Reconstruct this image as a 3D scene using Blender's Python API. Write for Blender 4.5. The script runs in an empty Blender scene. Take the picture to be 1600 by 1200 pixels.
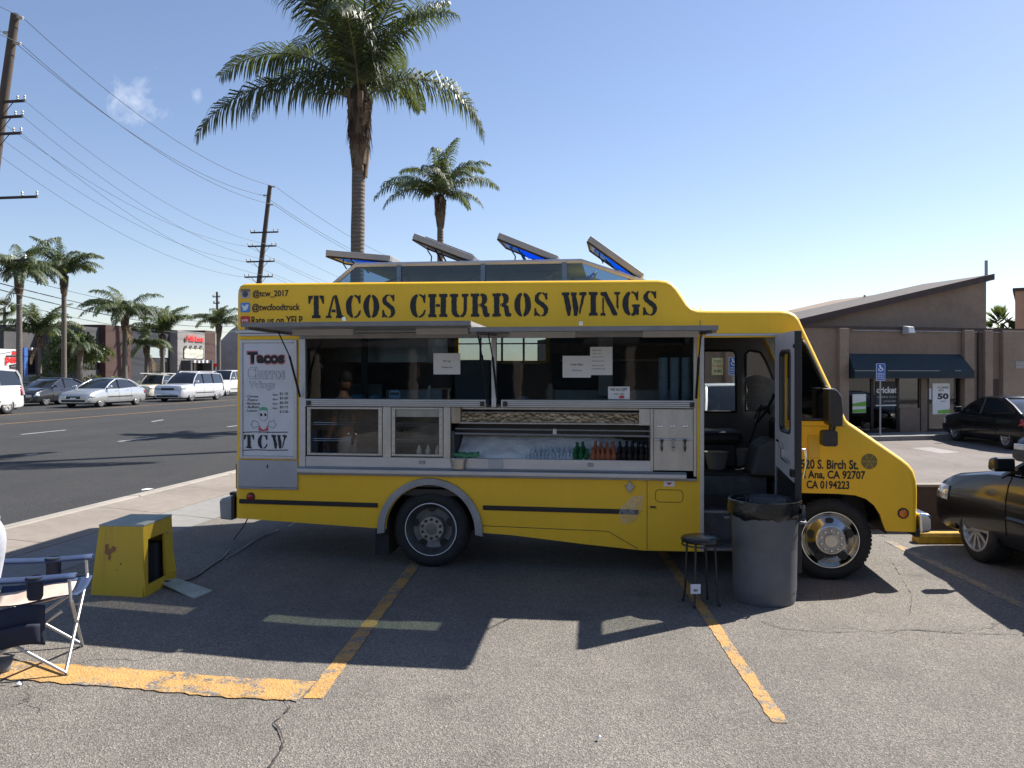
import bpy, bmesh, math, random
from mathutils import Vector, Matrix, noise
from mathutils.geometry import tessellate_polygon

random.seed(7)
R = math.radians
scene = bpy.context.scene
COL = scene.collection

# ------------------------------------------------------------------ camera, sky, sun, exposure
F, H, HOR = 1300.0, 1.85, 582.0          # focal length in photo pixels, eye height, horizon row
cam_data = bpy.data.cameras.new('camera')
cam_data.sensor_width = 36.0
cam_data.lens = 36.0 * F / 1600.0
cam_data.shift_y = -(600.0 - HOR) / 1600.0
cam_data.clip_start = 0.05
cam_data.clip_end = 6000
camera = bpy.data.objects.new('camera', cam_data)
camera.location = (0, 0, H)
camera.rotation_euler = (R(90), 0, 0)
COL.objects.link(camera)
scene.camera = camera

SUN = Vector((.848, .524, 1.0)).normalized()      # direction towards the sun
SUN_EL = math.asin(SUN.z)
SUN_AZ = math.atan2(SUN.x, SUN.y)
sun_data = bpy.data.lights.new('sun', 'SUN')
sun_data.energy = 4.8
sun_data.angle = R(.53)
sun_data.color = (1.0, .95, .87)
sun = bpy.data.objects.new('sun', sun_data)
sun.rotation_euler = (-SUN).to_track_quat('-Z', 'Y').to_euler()
COL.objects.link(sun)

world = bpy.data.worlds.new('World')
scene.world = world
world.use_nodes = True
wt = world.node_tree
wt.nodes.clear()
w_out = wt.nodes.new('ShaderNodeOutputWorld')
w_bg = wt.nodes.new('ShaderNodeBackground')
w_sky = wt.nodes.new('ShaderNodeTexSky')
w_sky.sky_type = 'NISHITA'
w_sky.sun_disc = False
w_sky.sun_elevation = SUN_EL
w_sky.sun_rotation = SUN_AZ
w_sky.altitude = 0
w_sky.air_density = 1.0
w_sky.dust_density = 0.35
w_sky.ozone_density = 2.6
w_bg.inputs['Strength'].default_value = 0.082
# two small wisps of cloud high on the left
w_tc = wt.nodes.new('ShaderNodeTexCoord')
def cloud_mask(u, v, ru, rv, seed):
    c = Vector(((u - 800) / F, 1.0, -(v - HOR) / F)).normalized()
    sub = wt.nodes.new('ShaderNodeVectorMath'); sub.operation = 'SUBTRACT'
    sub.inputs[1].default_value = c
    wt.links.new(w_tc.outputs['Generated'], sub.inputs[0])
    sc = wt.nodes.new('ShaderNodeVectorMath'); sc.operation = 'MULTIPLY'
    sc.inputs[1].default_value = (F / ru, F / ru, F / rv)
    wt.links.new(sub.outputs[0], sc.inputs[0])
    ln = wt.nodes.new('ShaderNodeVectorMath'); ln.operation = 'LENGTH'
    wt.links.new(sc.outputs[0], ln.inputs[0])
    nz = wt.nodes.new('ShaderNodeTexNoise'); nz.inputs['Scale'].default_value = 34
    nz.inputs['Detail'].default_value = 7; nz.inputs['Roughness'].default_value = .62
    nz.inputs['Distortion'].default_value = .6
    ad = wt.nodes.new('ShaderNodeVectorMath'); ad.inputs[1].default_value = (seed, 0, 0)
    wt.links.new(w_tc.outputs['Generated'], ad.inputs[0])
    wt.links.new(ad.outputs[0], nz.inputs['Vector'])
    m1 = wt.nodes.new('ShaderNodeMath'); m1.operation = 'MULTIPLY_ADD'
    wt.links.new(nz.outputs['Fac'], m1.inputs[0]); m1.inputs[1].default_value = 2.6
    m1.inputs[2].default_value = -.62
    m2 = wt.nodes.new('ShaderNodeMath'); m2.operation = 'SUBTRACT'; m2.use_clamp = True
    wt.links.new(m1.outputs[0], m2.inputs[0]); wt.links.new(ln.outputs['Value'], m2.inputs[1])
    return m2
cm1 = cloud_mask(212, 158, 52, 46, 0.0)
cm2 = cloud_mask(308, 152, 15, 19, 0.31)
cm = wt.nodes.new('ShaderNodeMath'); cm.operation = 'MAXIMUM'
wt.links.new(cm1.outputs[0], cm.inputs[0]); wt.links.new(cm2.outputs[0], cm.inputs[1])
cms = wt.nodes.new('ShaderNodeMath'); cms.operation = 'MULTIPLY'; cms.inputs[1].default_value = .55
wt.links.new(cm.outputs[0], cms.inputs[0])
w_mix = wt.nodes.new('ShaderNodeMix'); w_mix.data_type = 'RGBA'
wt.links.new(cms.outputs[0], w_mix.inputs['Factor'])
w_tint = wt.nodes.new('ShaderNodeMix'); w_tint.data_type = 'RGBA'; w_tint.blend_type = 'MULTIPLY'
w_tint.inputs['Factor'].default_value = 1.0; w_tint.inputs['B'].default_value = (1.01, .925, .945, 1)
wt.links.new(w_sky.outputs[0], w_tint.inputs['A']); wt.links.new(w_tint.outputs['Result'], w_mix.inputs['A'])
w_mix.inputs['B'].default_value = (6.6, 6.9, 7.6, 1)
wt.links.new(w_mix.outputs['Result'], w_bg.inputs['Color'])
wt.links.new(w_bg.outputs[0], w_out.inputs[0])

scene.view_settings.view_transform = 'Standard'
scene.view_settings.look = 'None'
scene.view_settings.gamma = 1
scene.view_settings.use_curve_mapping = False
scene.view_settings.exposure = 1.0
scene.render.engine = 'CYCLES'

# ------------------------------------------------------------------ helpers
RD = (.1538, 1.0)                          # direction of the street
RDL = math.hypot(*RD)
def wv(x, y): return x - RD[0] * y         # sideways coordinate across the street
W_LOT, W_APRON, W_KERB = -2.4, -5.1, -6.5
Z_ROAD, Z_KERB, Z_BACK = .13, .25, -.30
def ground_z(x, y):
    w = wv(x, y)
    if w > W_LOT: return 0.0
    if w > W_APRON: return .10 * (W_LOT - w) / (W_LOT - W_APRON)
    if w > W_KERB: return .10 + .15 * (W_APRON - w) / (W_APRON - W_KERB)
    return Z_ROAD
def gp(u, v, z=0.0):
    Y = F * (H - z) / (v - HOR)
    return Vector(((u - 800) / F * Y, Y, z))
def at(u, v, Y):
    return Vector(((u - 800) / F * Y, Y, H - (v - HOR) / F * Y))
def street(w, y, z=0.0):
    return Vector((w + RD[0] * y, y, z))

class MB:
    def __init__(s):
        s.v = []; s.f = []
    def add(s, vs, fs):
        o = len(s.v); s.v += [tuple(p) for p in vs]; s.f += [tuple(i + o for i in f) for f in fs]
        return s
    def box(s, x0, x1, y0, y1, z0, z1):
        return s.add([(x0,y0,z0),(x1,y0,z0),(x1,y1,z0),(x0,y1,z0),(x0,y0,z1),(x1,y0,z1),(x1,y1,z1),(x0,y1,z1)],
                     [(0,3,2,1),(4,5,6,7),(0,1,5,4),(1,2,6,5),(2,3,7,6),(3,0,4,7)])
    def hexa(s, b, t):                     # 4 bottom points, 4 top points
        return s.add(list(b) + list(t), [(0,3,2,1),(4,5,6,7),(0,1,5,4),(1,2,6,5),(2,3,7,6),(3,0,4,7)])
    def poly(s, pts):
        return s.add(pts, [tuple(range(len(pts)))])
    def prism(s, outline, y0, y1, holes=(), fn=None):
        """outline in (a, b); extruded from y0 to y1; fn(a, y, b) -> point"""
        fn = fn or (lambda a, y, b: (a, y, b))
        loops = [list(outline)] + [list(h) for h in holes]
        tri = tessellate_polygon([[Vector((p[0], p[1], 0)) for p in l] for l in loops])
        flat = [p for l in loops for p in l]
        n = len(flat)
        vs = [fn(p[0], y0, p[1]) for p in flat] + [fn(p[0], y1, p[1]) for p in flat]
        fs = [tuple(t) for t in tri] + [tuple(i + n for i in reversed(t)) for t in tri]
        o = 0
        for l in loops:
            m = len(l)
            for i in range(m):
                j = (i + 1) % m
                fs.append((o + i, o + j, o + j + n, o + i + n))
            o += m
        return s.add(vs, fs)
    def tube(s, pts, r, n=8, cap=True):
        pts = [Vector(p) for p in pts]
        rs = r if isinstance(r, (list, tuple)) else [r] * len(pts)
        rings = []; up = None
        for i, p in enumerate(pts):
            a = pts[max(i - 1, 0)]; b = pts[min(i + 1, len(pts) - 1)]
            t = (b - a)
            if t.length < 1e-9: t = Vector((0, 0, 1))
            t.normalize()
            if up is None:
                up = Vector((0, 0, 1)) if abs(t.z) < .9 else Vector((1, 0, 0))
            x = t.cross(up)
            if x.length < 1e-6: x = t.orthogonal()
            x.normalize(); y = x.cross(t).normalized(); up = y
            rings.append([p + (x * math.cos(q) + y * math.sin(q)) * rs[i] for q in [2 * math.pi * k / n for k in range(n)]])
        vs = [q for g in rings for q in g]; fs = []
        for i in range(len(pts) - 1):
            for k in range(n):
                l = (k + 1) % n
                fs.append((i*n + k, i*n + l, (i+1)*n + l, (i+1)*n + k))
        if cap:
            fs.append(tuple(reversed(range(n)))); fs.append(tuple(range((len(pts)-1)*n, len(pts)*n)))
        return s.add(vs, fs)
    def lathe(s, prof, n=24, fn=None, closed=False, caps=True):
        """prof: (r, h) pairs; fn(x, y, h) -> point"""
        fn = fn or (lambda x, y, h: (x, y, h))
        vs = []; fs = []
        for r, h in prof:
            for k in range(n):
                a = 2 * math.pi * k / n
                vs.append(fn(r * math.cos(a), r * math.sin(a), h))
        m = len(prof)
        for i in range(m if closed else m - 1):
            j = (i + 1) % m
            for k in range(n):
                l = (k + 1) % n
                fs.append((i*n + k, i*n + l, j*n + l, j*n + k))
        if not closed and caps:
            if prof[0][0] > 1e-5: fs.append(tuple(reversed(range(n))))
            if prof[-1][0] > 1e-5: fs.append(tuple(range((m-1)*n, m*n)))
        return s.add(vs, fs)
    def mesh(s, name, mat=None, smooth=None, fix=True):
        me = bpy.data.meshes.new(name)
        me.from_pydata(s.v, [], s.f)
        if fix:
            bm = bmesh.new(); bm.from_mesh(me)
            bmesh.ops.remove_doubles(bm, verts=bm.verts, dist=1e-5)
            bmesh.ops.recalc_face_normals(bm, faces=bm.faces)
            bm.to_mesh(me); bm.free()
        if mat: me.materials.append(mat)
        if smooth is not None:
            me.polygons.foreach_set('use_smooth', [True] * len(me.polygons))
            me.set_sharp_from_angle(angle=R(smooth))
        me.update()
        return me
    def build(s, name, mat, parent=None, smooth=None, bevel=0, seg=2, fix=True):
        o = bpy.data.objects.new(name, s.mesh(name, mat, smooth, fix))
        COL.objects.link(o)
        if parent is not None: o.parent = parent
        if bevel:
            b = o.modifiers.new('bevel', 'BEVEL'); b.width = bevel; b.segments = seg
            b.limit_method = 'ANGLE'; b.angle_limit = R(40)
            b.harden_normals = False
        return o

def tag(o, label, cat, group=None, kind=None):
    if label: o['label'] = label
    if cat: o['category'] = cat
    if group: o['group'] = group
    if kind: o['kind'] = kind
    return o
def struct(o): o['kind'] = 'structure'; return o
def thing(name, label, cat, loc=(0,0,0), rz=0, group=None):
    o = bpy.data.objects.new(name, None); o.empty_display_size = .1
    o.location = loc; o.rotation_euler = (0, 0, rz); COL.objects.link(o)
    return tag(o, label, cat, group)
def copy_tree(o, parent=None):
    c = o.copy(); COL.objects.link(c); c.parent = parent
    for ch in list(o.children): copy_tree(ch, c)
    return c

# ------------------------------------------------------------------ materials
def nd(t, kind, **kw):
    n = t.nodes.new(kind)
    for k, v in kw.items():
        if k in n.inputs: n.inputs[k].default_value = v
        else: setattr(n, k, v)
    return n
def new_mat(name):
    m = bpy.data.materials.new(name); m.use_nodes = True
    t = m.node_tree; p = t.nodes['Principled BSDF']
    return m, t, p
def ramp(t, src, stops):
    r = nd(t, 'ShaderNodeValToRGB')
    el = r.color_ramp.elements
    while len(el) < len(stops): el.new(.5)
    for e, (q, c) in zip(el, stops):
        e.position = q; e.color = c if len(c) == 4 else (*c, 1)
    t.links.new(src, r.inputs['Fac'])
    return r.outputs['Color']
def mixc(t, fac, a, b, mode='MIX'):
    m = nd(t, 'ShaderNodeMix', data_type='RGBA', blend_type=mode)
    for sock, v in (('Factor', fac), ('A', a), ('B', b)):
        if hasattr(v, 'is_linked'): t.links.new(v, m.inputs[sock])
        elif isinstance(v, (int, float)): m.inputs[sock].default_value = v
        else: m.inputs[sock].default_value = v if len(v) == 4 else (*v, 1)
    return m.outputs['Result']
def nz(t, scale, detail=4, rough=.55, vec=None, dist=0):
    n = nd(t, 'ShaderNodeTexNoise', Scale=scale, Detail=detail, Roughness=rough, Distortion=dist)
    if vec is not None: t.links.new(vec, n.inputs['Vector'])
    return n.outputs['Fac']
def objco(t, scale=(1,1,1)):
    c = nd(t, 'ShaderNodeTexCoord')
    if scale == (1,1,1): return c.outputs['Object']
    m = nd(t, 'ShaderNodeMapping'); m.inputs['Scale'].default_value = scale
    t.links.new(c.outputs['Object'], m.inputs['Vector'])
    return m.outputs['Vector']
def bump(t, p, h, strength=.3, dist=.01):
    b = nd(t, 'ShaderNodeBump', Strength=strength, Distance=dist)
    t.links.new(h, b.inputs['Height']); t.links.new(b.outputs[0], p.inputs['Normal'])

def mat(name, c, r=.5, m=0, var=.18, sc=5, bmp=0, bsc=60, coat=0, stretch=(1,1,1), spec=.5):
    """plain material: colour with large and fine variation, roughness variation, optional fine relief"""
    M_, t, p = new_mat(name)
    v = objco(t, stretch)
    n1 = nz(t, sc, 5, .6, v)
    n2 = nz(t, sc * 9, 3, .6, v)
    dark = tuple(x * (1 - var) for x in c); light = tuple(min(1, x * (1 + var * .7)) for x in c)
    col = ramp(t, n1, [(.3, dark), (.7, light)])
    fine = ramp(t, n2, [(.35, (1 - var * .5,) * 3), (.65, (1, 1, 1))])
    t.links.new(mixc(t, 1.0, col, fine, 'MULTIPLY'), p.inputs['Base Color'])
    rr = nd(t, 'ShaderNodeMapRange'); rr.inputs['To Min'].default_value = max(.02, r - .12 * (r > .12)); rr.inputs['To Max'].default_value = min(1, r + .12)
    t.links.new(n2, rr.inputs['Value']); t.links.new(rr.outputs[0], p.inputs['Roughness'])
    p.inputs['Metallic'].default_value = m
    p.inputs['Coat Weight'].default_value = coat
    p.inputs['Coat Roughness'].default_value = .06
    p.inputs['Specular IOR Level'].default_value = spec
    if bmp: bump(t, p, nz(t, bsc, 4, .6, v), bmp, .01)
    return M_

def glass_mat(name, tint, refl=.06, rough=.02):
    m = bpy.data.materials.new(name); m.use_nodes = True; t = m.node_tree; t.nodes.clear()
    out = nd(t, 'ShaderNodeOutputMaterial')
    tr = nd(t, 'ShaderNodeBsdfTransparent', Color=(*tint, 1))
    gl = nd(t, 'ShaderNodeBsdfGlossy', Roughness=rough, Color=(.95, .97, 1, 1))
    lw = nd(t, 'ShaderNodeLayerWeight', Blend=.5)
    pw = nd(t, 'ShaderNodeMath', operation='POWER'); pw.inputs[1].default_value = 5.0; t.links.new(lw.outputs['Facing'], pw.inputs[0])
    fr = nd(t, 'ShaderNodeMath', operation='MULTIPLY_ADD'); fr.inputs[1].default_value = .95; fr.inputs[2].default_value = .04; t.links.new(pw.outputs[0], fr.inputs[0])
    v = objco(t)
    sm = nz(t, 3.5, 4, .6, v)
    bp = nd(t, 'ShaderNodeBump', Strength=.04, Distance=.01)
    t.links.new(sm, bp.inputs['Height']); t.links.new(bp.outputs[0], gl.inputs['Normal'])
    ad = nd(t, 'ShaderNodeMath', operation='ADD', use_clamp=True); ad.inputs[1].default_value = refl
    t.links.new(fr.outputs[0], ad.inputs[0])
    mx = nd(t, 'ShaderNodeMixShader')
    t.links.new(ad.outputs[0], mx.inputs[0]); t.links.new(tr.outputs[0], mx.inputs[1]); t.links.new(gl.outputs[0], mx.inputs[2])
    t.links.new(mx.outputs[0], out.inputs[0])
    return m

def leaf_mat(name, c1, c2, sc=2.5, trans=.35, rough=.45):
    m, t, p = new_mat(name)
    v = objco(t)
    oi = nd(t, 'ShaderNodeObjectInfo')
    n1 = nz(t, sc, 3, .6, v)
    ad = nd(t, 'ShaderNodeMath', operation='MULTIPLY_ADD'); ad.inputs[1].default_value = .35; 
    t.links.new(oi.outputs['Random'], ad.inputs[0]); t.links.new(n1, ad.inputs[2])
    col = ramp(t, ad.outputs[0], [(.4, c1), (.85, c2)])
    t.links.new(col, p.inputs['Base Color'])
    p.inputs['Roughness'].default_value = rough
    tl = nd(t, 'ShaderNodeBsdfTranslucent')
    t.links.new(mixc(t, .5, col, (.35, .42, .06)), tl.inputs['Color'])
    mx = nd(t, 'ShaderNodeMixShader'); mx.inputs[0].default_value = trans
    t.links.new(p.outputs[0], mx.inputs[1]); t.links.new(tl.outputs[0], mx.inputs[2])
    t.links.new(mx.outputs[0], t.nodes['Material Output'].inputs[0])
    return m

def asphalt_color(t, v, base, light, stain=.5, agg=70, aggamt=.55):
    big = nz(t, .35, 6, .62, v)
    mid = nz(t, 2.2, 6, .65, v)
    c = ramp(t, big, [(.3, tuple(x * .84 for x in base)), (.7, tuple(x * 1.1 for x in base))])
    c = mixc(t, stain, c, ramp(t, mid, [(.32, (.72, .72, .73)), (.55, (1, 1, 1)), (.8, (1.0, .98, .95))]), 'MULTIPLY')
    # oil drips and old patches, tyre-worn bands
    spots = nd(t, 'ShaderNodeTexVoronoi', Scale=1.15); wsp = nd(t, 'ShaderNodeVectorMath', operation='ADD'); nsp = nd(t, 'ShaderNodeTexNoise', Scale=3.0, Detail=5); t.links.new(v, nsp.inputs['Vector'])
    ssp = nd(t, 'ShaderNodeVectorMath', operation='SCALE'); ssp.inputs['Scale'].default_value = .35; t.links.new(nsp.outputs['Color'], ssp.inputs[0]); t.links.new(v, wsp.inputs[0]); t.links.new(ssp.outputs[0], wsp.inputs[1]); t.links.new(wsp.outputs[0], spots.inputs['Vector'])
    c = mixc(t, .55 * stain * 2 if stain < .5 else .55, c, ramp(t, spots.outputs['Distance'], [(.05, (.55, .55, .56)), (.13, (.86, .86, .86)), (.24, (1, 1, 1))]), 'MULTIPLY')
    mpv = nd(t, 'ShaderNodeMapping'); mpv.inputs['Scale'].default_value = (1.3, .12, 1); t.links.new(v, mpv.inputs['Vector'])
    c = mixc(t, .5, c, ramp(t, nz(t, 1.2, 5, .6, mpv.outputs['Vector']), [(.35, (.82, .82, .83)), (.6, (1.04, 1.03, 1.02))]), 'MULTIPLY')
    vo = nd(t, 'ShaderNodeTexVoronoi', Scale=agg); t.links.new(v, vo.inputs['Vector'])
    sp = ramp(t, vo.outputs['Color'], [(.25, (.35, .35, .36)), (.5, (.85, .85, .85)), (.72, (1.25, 1.22, 1.18)), (.95, (2.1, 2.05, 1.95))])
    c = mixc(t, aggamt, c, sp, 'MULTIPLY')
    vo2 = nd(t, 'ShaderNodeTexVoronoi', Scale=agg * 2.3); t.links.new(v, vo2.inputs['Vector'])
    sp2 = ramp(t, vo2.outputs['Color'], [(.3, (.55,) * 3), (.7, (1.2,) * 3)])
    c = mixc(t, aggamt * .8, c, sp2, 'MULTIPLY')
    # crack network, far apart
    wob = nd(t, 'ShaderNodeVectorMath', operation='ADD')
    nc = nd(t, 'ShaderNodeTexNoise', Scale=1.6, Detail=6); t.links.new(v, nc.inputs['Vector'])
    ns = nd(t, 'ShaderNodeVectorMath', operation='SCALE'); ns.inputs['Scale'].default_value = 1.1
    t.links.new(nc.outputs['Color'], ns.inputs[0]); t.links.new(v, wob.inputs[0]); t.links.new(ns.outputs[0], wob.inputs[1])
    vc = nd(t, 'ShaderNodeTexVoronoi', Scale=.42, feature='DISTANCE_TO_EDGE'); t.links.new(wob.outputs[0], vc.inputs['Vector'])
    gate = ramp(t, nz(t, .5, 2, .5, v), [(.5, (0, 0, 0)), (.6, (1, 1, 1))])
    line = ramp(t, vc.outputs['Distance'], [(.0, (1, 1, 1)), (.0035, (0, 0, 0))])
    crack = mixc(t, 1.0, gate, line, 'MULTIPLY')
    c = mixc(t, crack, c, (.03, .03, .03))
    return c, vo.outputs['Distance'], crack

def asphalt_mat(name, base, **kw):
    m, t, p = new_mat(name)
    v = objco(t)
    c, h, crack = asphalt_color(t, v, base, base, **kw)
    t.links.new(c, p.inputs['Base Color'])
    p.inputs['Roughness'].default_value = .88
    p.inputs['Specular IOR Level'].default_value = .25
    bump(t, p, h, .55, .012)
    return m

def paint_mat(name, paint, base, wear=.5, agg=70):
    """road paint worn through to the asphalt below"""
    m, t, p = new_mat(name)
    v = objco(t)
    c, h, crack = asphalt_color(t, v, base, base, agg=agg)
    w1 = nz(t, 5.5, 9, .72, v); w2 = nz(t, 38, 5, .7, v)
    s = nd(t, 'ShaderNodeMath', operation='MULTIPLY_ADD'); s.inputs[1].default_value = .45
    t.links.new(w2, s.inputs[0]); t.links.new(w1, s.inputs[2])
    keep = ramp(t, s.outputs[0], [(wear - .05 + .18, (0, 0, 0)), (wear + .05 + .18, (1, 1, 1))])
    pc = ramp(t, nz(t, 9, 6, .65, v), [(.3, tuple(x * .72 for x in paint)), (.7, paint)])
    pc = mixc(t, .35, pc, c, 'MIX')
    t.links.new(mixc(t, keep, c, pc), p.inputs['Base Color'])
    p.inputs['Roughness'].default_value = .8
    bump(t, p, h, .45, .01)
    return m

def concrete_mat(name, base, bsc=90):
    m, t, p = new_mat(name)
    v = objco(t)
    c = ramp(t, nz(t, .8, 7, .65, v), [(.3, tuple(x * .78 for x in base)), (.7, tuple(x * 1.08 for x in base))])
    c = mixc(t, .7, c, ramp(t, nz(t, 7, 6, .7, v), [(.3, (.78, .76, .73)), (.62, (1, 1, 1))]), 'MULTIPLY')
    c = mixc(t, .6, c, ramp(t, nz(t, 140, 2, .5, v), [(.3, (.8,) * 3), (.7, (1.08,) * 3)]), 'MULTIPLY')
    t.links.new(c, p.inputs['Base Color']); p.inputs['Roughness'].default_value = .9
    bump(t, p, nz(t, bsc, 4, .6, v), .25, .008)
    return m

def paint_body(name, c, dirt=(.12, .09, .05), rough=.3, dirt_amt=.3, coat=.4):
    """vehicle paint: fading, vertical streaks, specks of dirt"""
    m, t, p = new_mat(name)
    v = objco(t)
    base = ramp(t, nz(t, 1.3, 5, .6, v), [(.3, tuple(x * .92 for x in c)), (.7, c)])
    st = nz(t, 3, 6, .7, objco(t, (5, 5, .45)))
    k = ramp(t, st, [(.52, (0, 0, 0)), (.8, (dirt_amt,) * 3)])
    base = mixc(t, k, base, dirt)
    sp = nz(t, 55, 5, .75, v)
    k2 = ramp(t, sp, [(.66, (0, 0, 0)), (.78, (dirt_amt * 1.2,) * 3)])
    base = mixc(t, k2, base, dirt)
    t.links.new(base, p.inputs['Base Color'])
    rr = nd(t, 'ShaderNodeMapRange'); rr.inputs['To Min'].default_value = rough - .06; rr.inputs['To Max'].default_value = rough + .2
    t.links.new(nz(t, 6, 5, .6, v), rr.inputs['Value']); t.links.new(rr.outputs[0], p.inputs['Roughness'])
    p.inputs['Coat Weight'].default_value = coat; p.inputs['Coat Roughness'].default_value = .12
    bump(t, p, nz(t, 1.6, 2, .5, v), .10, .03)
    return m

ASPH = (.222, .204, .182)
M = {}
M['asphalt'] = asphalt_mat('lot_asphalt', ASPH, agg=115, aggamt=.52)
M['road'] = asphalt_mat('street_asphalt', (.050, .050, .0505), agg=60, aggamt=.35, stain=.3)
M['backlot'] = asphalt_mat('back_lot_surface', (.215, .188, .172), agg=60, aggamt=.2, stain=.4)
M['yellow_line'] = paint_mat('worn_yellow_line', (.72, .36, .05), ASPH, .50, 75)
M['yellow_bar'] = paint_mat('worn_yellow_bar', (.72, .38, .07), ASPH, .49, 75)
M['faint_line'] = paint_mat('faded_yellow_line', (.52, .33, .12), ASPH, .56, 75)
M['white_line'] = paint_mat('worn_white_line', (.75, .74, .72), (.085, .085, .088), .40, 60)
M['street_yellow'] = paint_mat('street_yellow', (.55, .30, .08), (.085, .085, .088), .42, 60)
M['concrete'] = concrete_mat('sidewalk_concrete', (.262, .228, .196))
M['apron'] = concrete_mat('apron_concrete', (.25, .245, .235))
M['kerb'] = concrete_mat('kerb_concrete', (.36, .33, .29))
M['dark_gap'] = mat('joint_dirt', (.05, .045, .04), .9)
M['yellow'] = paint_body('truck_yellow', (.96, .55, .014), dirt_amt=.10, rough=.45, coat=.08)
M['yellow2'] = paint_body('pedestal_yellow', (.62, .42, .03), dirt=(.35, .10, .06), dirt_amt=.45, rough=.5, coat=.1)
M['alu'] = mat('brushed_aluminium', (.50, .50, .51), .42, .8, .10, 3, stretch=(1, 1, 3))
M['alu_dull'] = mat('dull_aluminium', (.36, .36, .36), .55, .55, .18, 5, bmp=.04)
M['steel'] = mat('stainless_steel', (.46, .45, .43), .36, .9, .15, 3, stretch=(3, 3, 1))
M['light_grey'] = mat('light_grey_paint', (.52, .52, .55), .5, 0, .1, 4)
M['edge_grey'] = mat('awning_edge_grey', (.22, .22, .22), .55, .3, .15, 5)
M['grey_panel'] = mat('grey_painted_panel', (.42, .42, .43), .5, .1, .1, 4)
M['white_panel'] = mat('white_board', (.66, .67, .70), .45, 0, .07, 3)
M['black'] = mat('black_vinyl', (.012, .012, .013), .45, 0, .2, 8)
M['black_print'] = mat('black_lettering', (.018, .018, .018), .6, 0, .25, 20)
M['rubber'] = mat('tyre_rubber', (.022, .022, .022), .8, 0, .3, 20, bmp=.2, bsc=70)
M['black_plastic'] = mat('black_plastic', (.02, .02, .021), .42, 0, .2, 9, bmp=.03)
M['chrome'] = mat('chrome', (.75, .75, .76), .12, 1, .06, 4)
M['wheel_steel'] = mat('wheel_steel', (.42, .41, .40), .42, .8, .35, 7)
M['front_rim'] = mat('front_rim_steel', (.50, .49, .47), .2, 1, .15, 7)
M['rear_rim'] = mat('rear_rim_steel', (.20, .20, .205), .45, .7, .3, 9)
M['wheel_paint'] = mat('wheel_dark_paint', (.10, .10, .105), .5, .4, .3, 9)
M['rust'] = mat('rusty_steel', (.12, .075, .05), .8, .3, .4, 9, bmp=.2)
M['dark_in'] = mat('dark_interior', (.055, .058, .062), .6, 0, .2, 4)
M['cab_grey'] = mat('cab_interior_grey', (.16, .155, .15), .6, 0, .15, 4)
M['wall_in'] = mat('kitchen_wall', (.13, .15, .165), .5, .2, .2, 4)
M['seat_black'] = mat('seat_vinyl', (.018, .018, .02), .5, 0, .25, 7, bmp=.08)
M['glass'] = glass_mat('kitchen_glass', (.46, .56, .62), .025)
M['glass_clear'] = glass_mat('clear_glass', (.80, .82, .80), .0)
M['glass_dark'] = glass_mat('tinted_cab_glass', (.12, .13, .14), .03)
M['glass_blue'] = glass_mat('roof_glass', (.38, .48, .58), .0)
M['glass_green'] = glass_mat('green_strip_glass', (.45, .52, .47), .0)
M['glass_pale'] = glass_mat('pale_strip_glass', (.50, .50, .49), .0)
M['blue_film'] = mat('blue_hatch_film', (.03, .22, .75), .35, 0, .1, 4)
M['paper'] = mat('white_paper', (.72, .74, .78), .7, 0, .05, 5)
M['red_lens'] = mat('red_lens', (.35, .02, .02), .2, 0, .2, 20)
M['amber_lens'] = mat('amber_lens', (.72, .20, .02), .2, 0, .2, 20)
M['red'] = mat('red_print', (.62, .05, .06), .5)
M['pink'] = mat('pink_outline', (.55, .18, .2), .5)
M['green_print'] = mat('green_print', (.10, .42, .27), .5)
M['blue_print'] = mat('blue_print', (.06, .28, .60), .5)
M['white'] = mat('white_paint', (.80, .80, .80), .45, 0, .06, 5)
M['ice'] = mat('crushed_ice', (.92, .94, .96), .35, 0, .06, 20, bmp=.8, bsc=28)
M['bin_grey'] = mat('bin_grey_plastic', (.105, .11, .125), .5, 0, .15, 6, bmp=.03)
M['bag'] = mat('black_bin_liner', (.012, .012, .013), .22, 0, .3, 9, bmp=.5, bsc=22)
M['navy'] = mat('navy_canvas', (.022, .045, .115), .8, 0, .25, 9, bmp=.1, bsc=220)
M['navy_dark'] = mat('dark_navy_canvas', (.012, .018, .04), .8, 0, .25, 9, bmp=.1, bsc=220)
M['tan'] = mat('tan_canvas', (.60, .48, .40), .85, 0, .12, 7, bmp=.1, bsc=220)
M['palmtrunk'] = None
# ------------------------------------------------------------------ ground, street, pavements
g = MB(); g.poly([(-2500,-400,-.34),(2500,-400,-.34),(2500,3000,-.34),(-2500,3000,-.34)])
struct(g.build('ground', mat('dry_ground', (.22, .19, .15), .95, 0, .25, .05)))

g = MB()
ws = [W_APRON, -4.4, -3.7, -3.0, W_LOT]
ys = [-15, 0, 5, 9.8, 22]
for i in range(len(ws) - 1):
    for j in range(len(ys) - 1):
        q = [street(ws[i], ys[j]), street(ws[i+1], ys[j]), street(ws[i+1], ys[j+1]), street(ws[i], ys[j+1])]
        for p, w in zip(q, (ws[i], ws[i+1], ws[i+1], ws[i])): p.z = ground_z(*street(w, 0)[:2]) if w > W_APRON else .10
        g.poly(q)
g.poly([street(W_LOT, -15), (60,-15,0), (60,9.8,0), street(W_LOT, 9.8)])
g.poly([street(W_LOT, 9.8), (1.2,9.8,0), (1.2,22,0), street(W_LOT, 22)])
g.poly([(1.2,9.8,0),(1.2,22,0),(1.2,22,-.34),(1.2,9.8,-.34)])
lot = struct(g.build('parking_lot', M['asphalt'], fix=False))
g = MB(); g.poly([(1.2,9.93,Z_BACK),(90,9.93,Z_BACK),(90,70,Z_BACK),(1.2,70,Z_BACK)])
struct(g.build('back_parking_lot', M['backlot']))

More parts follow.
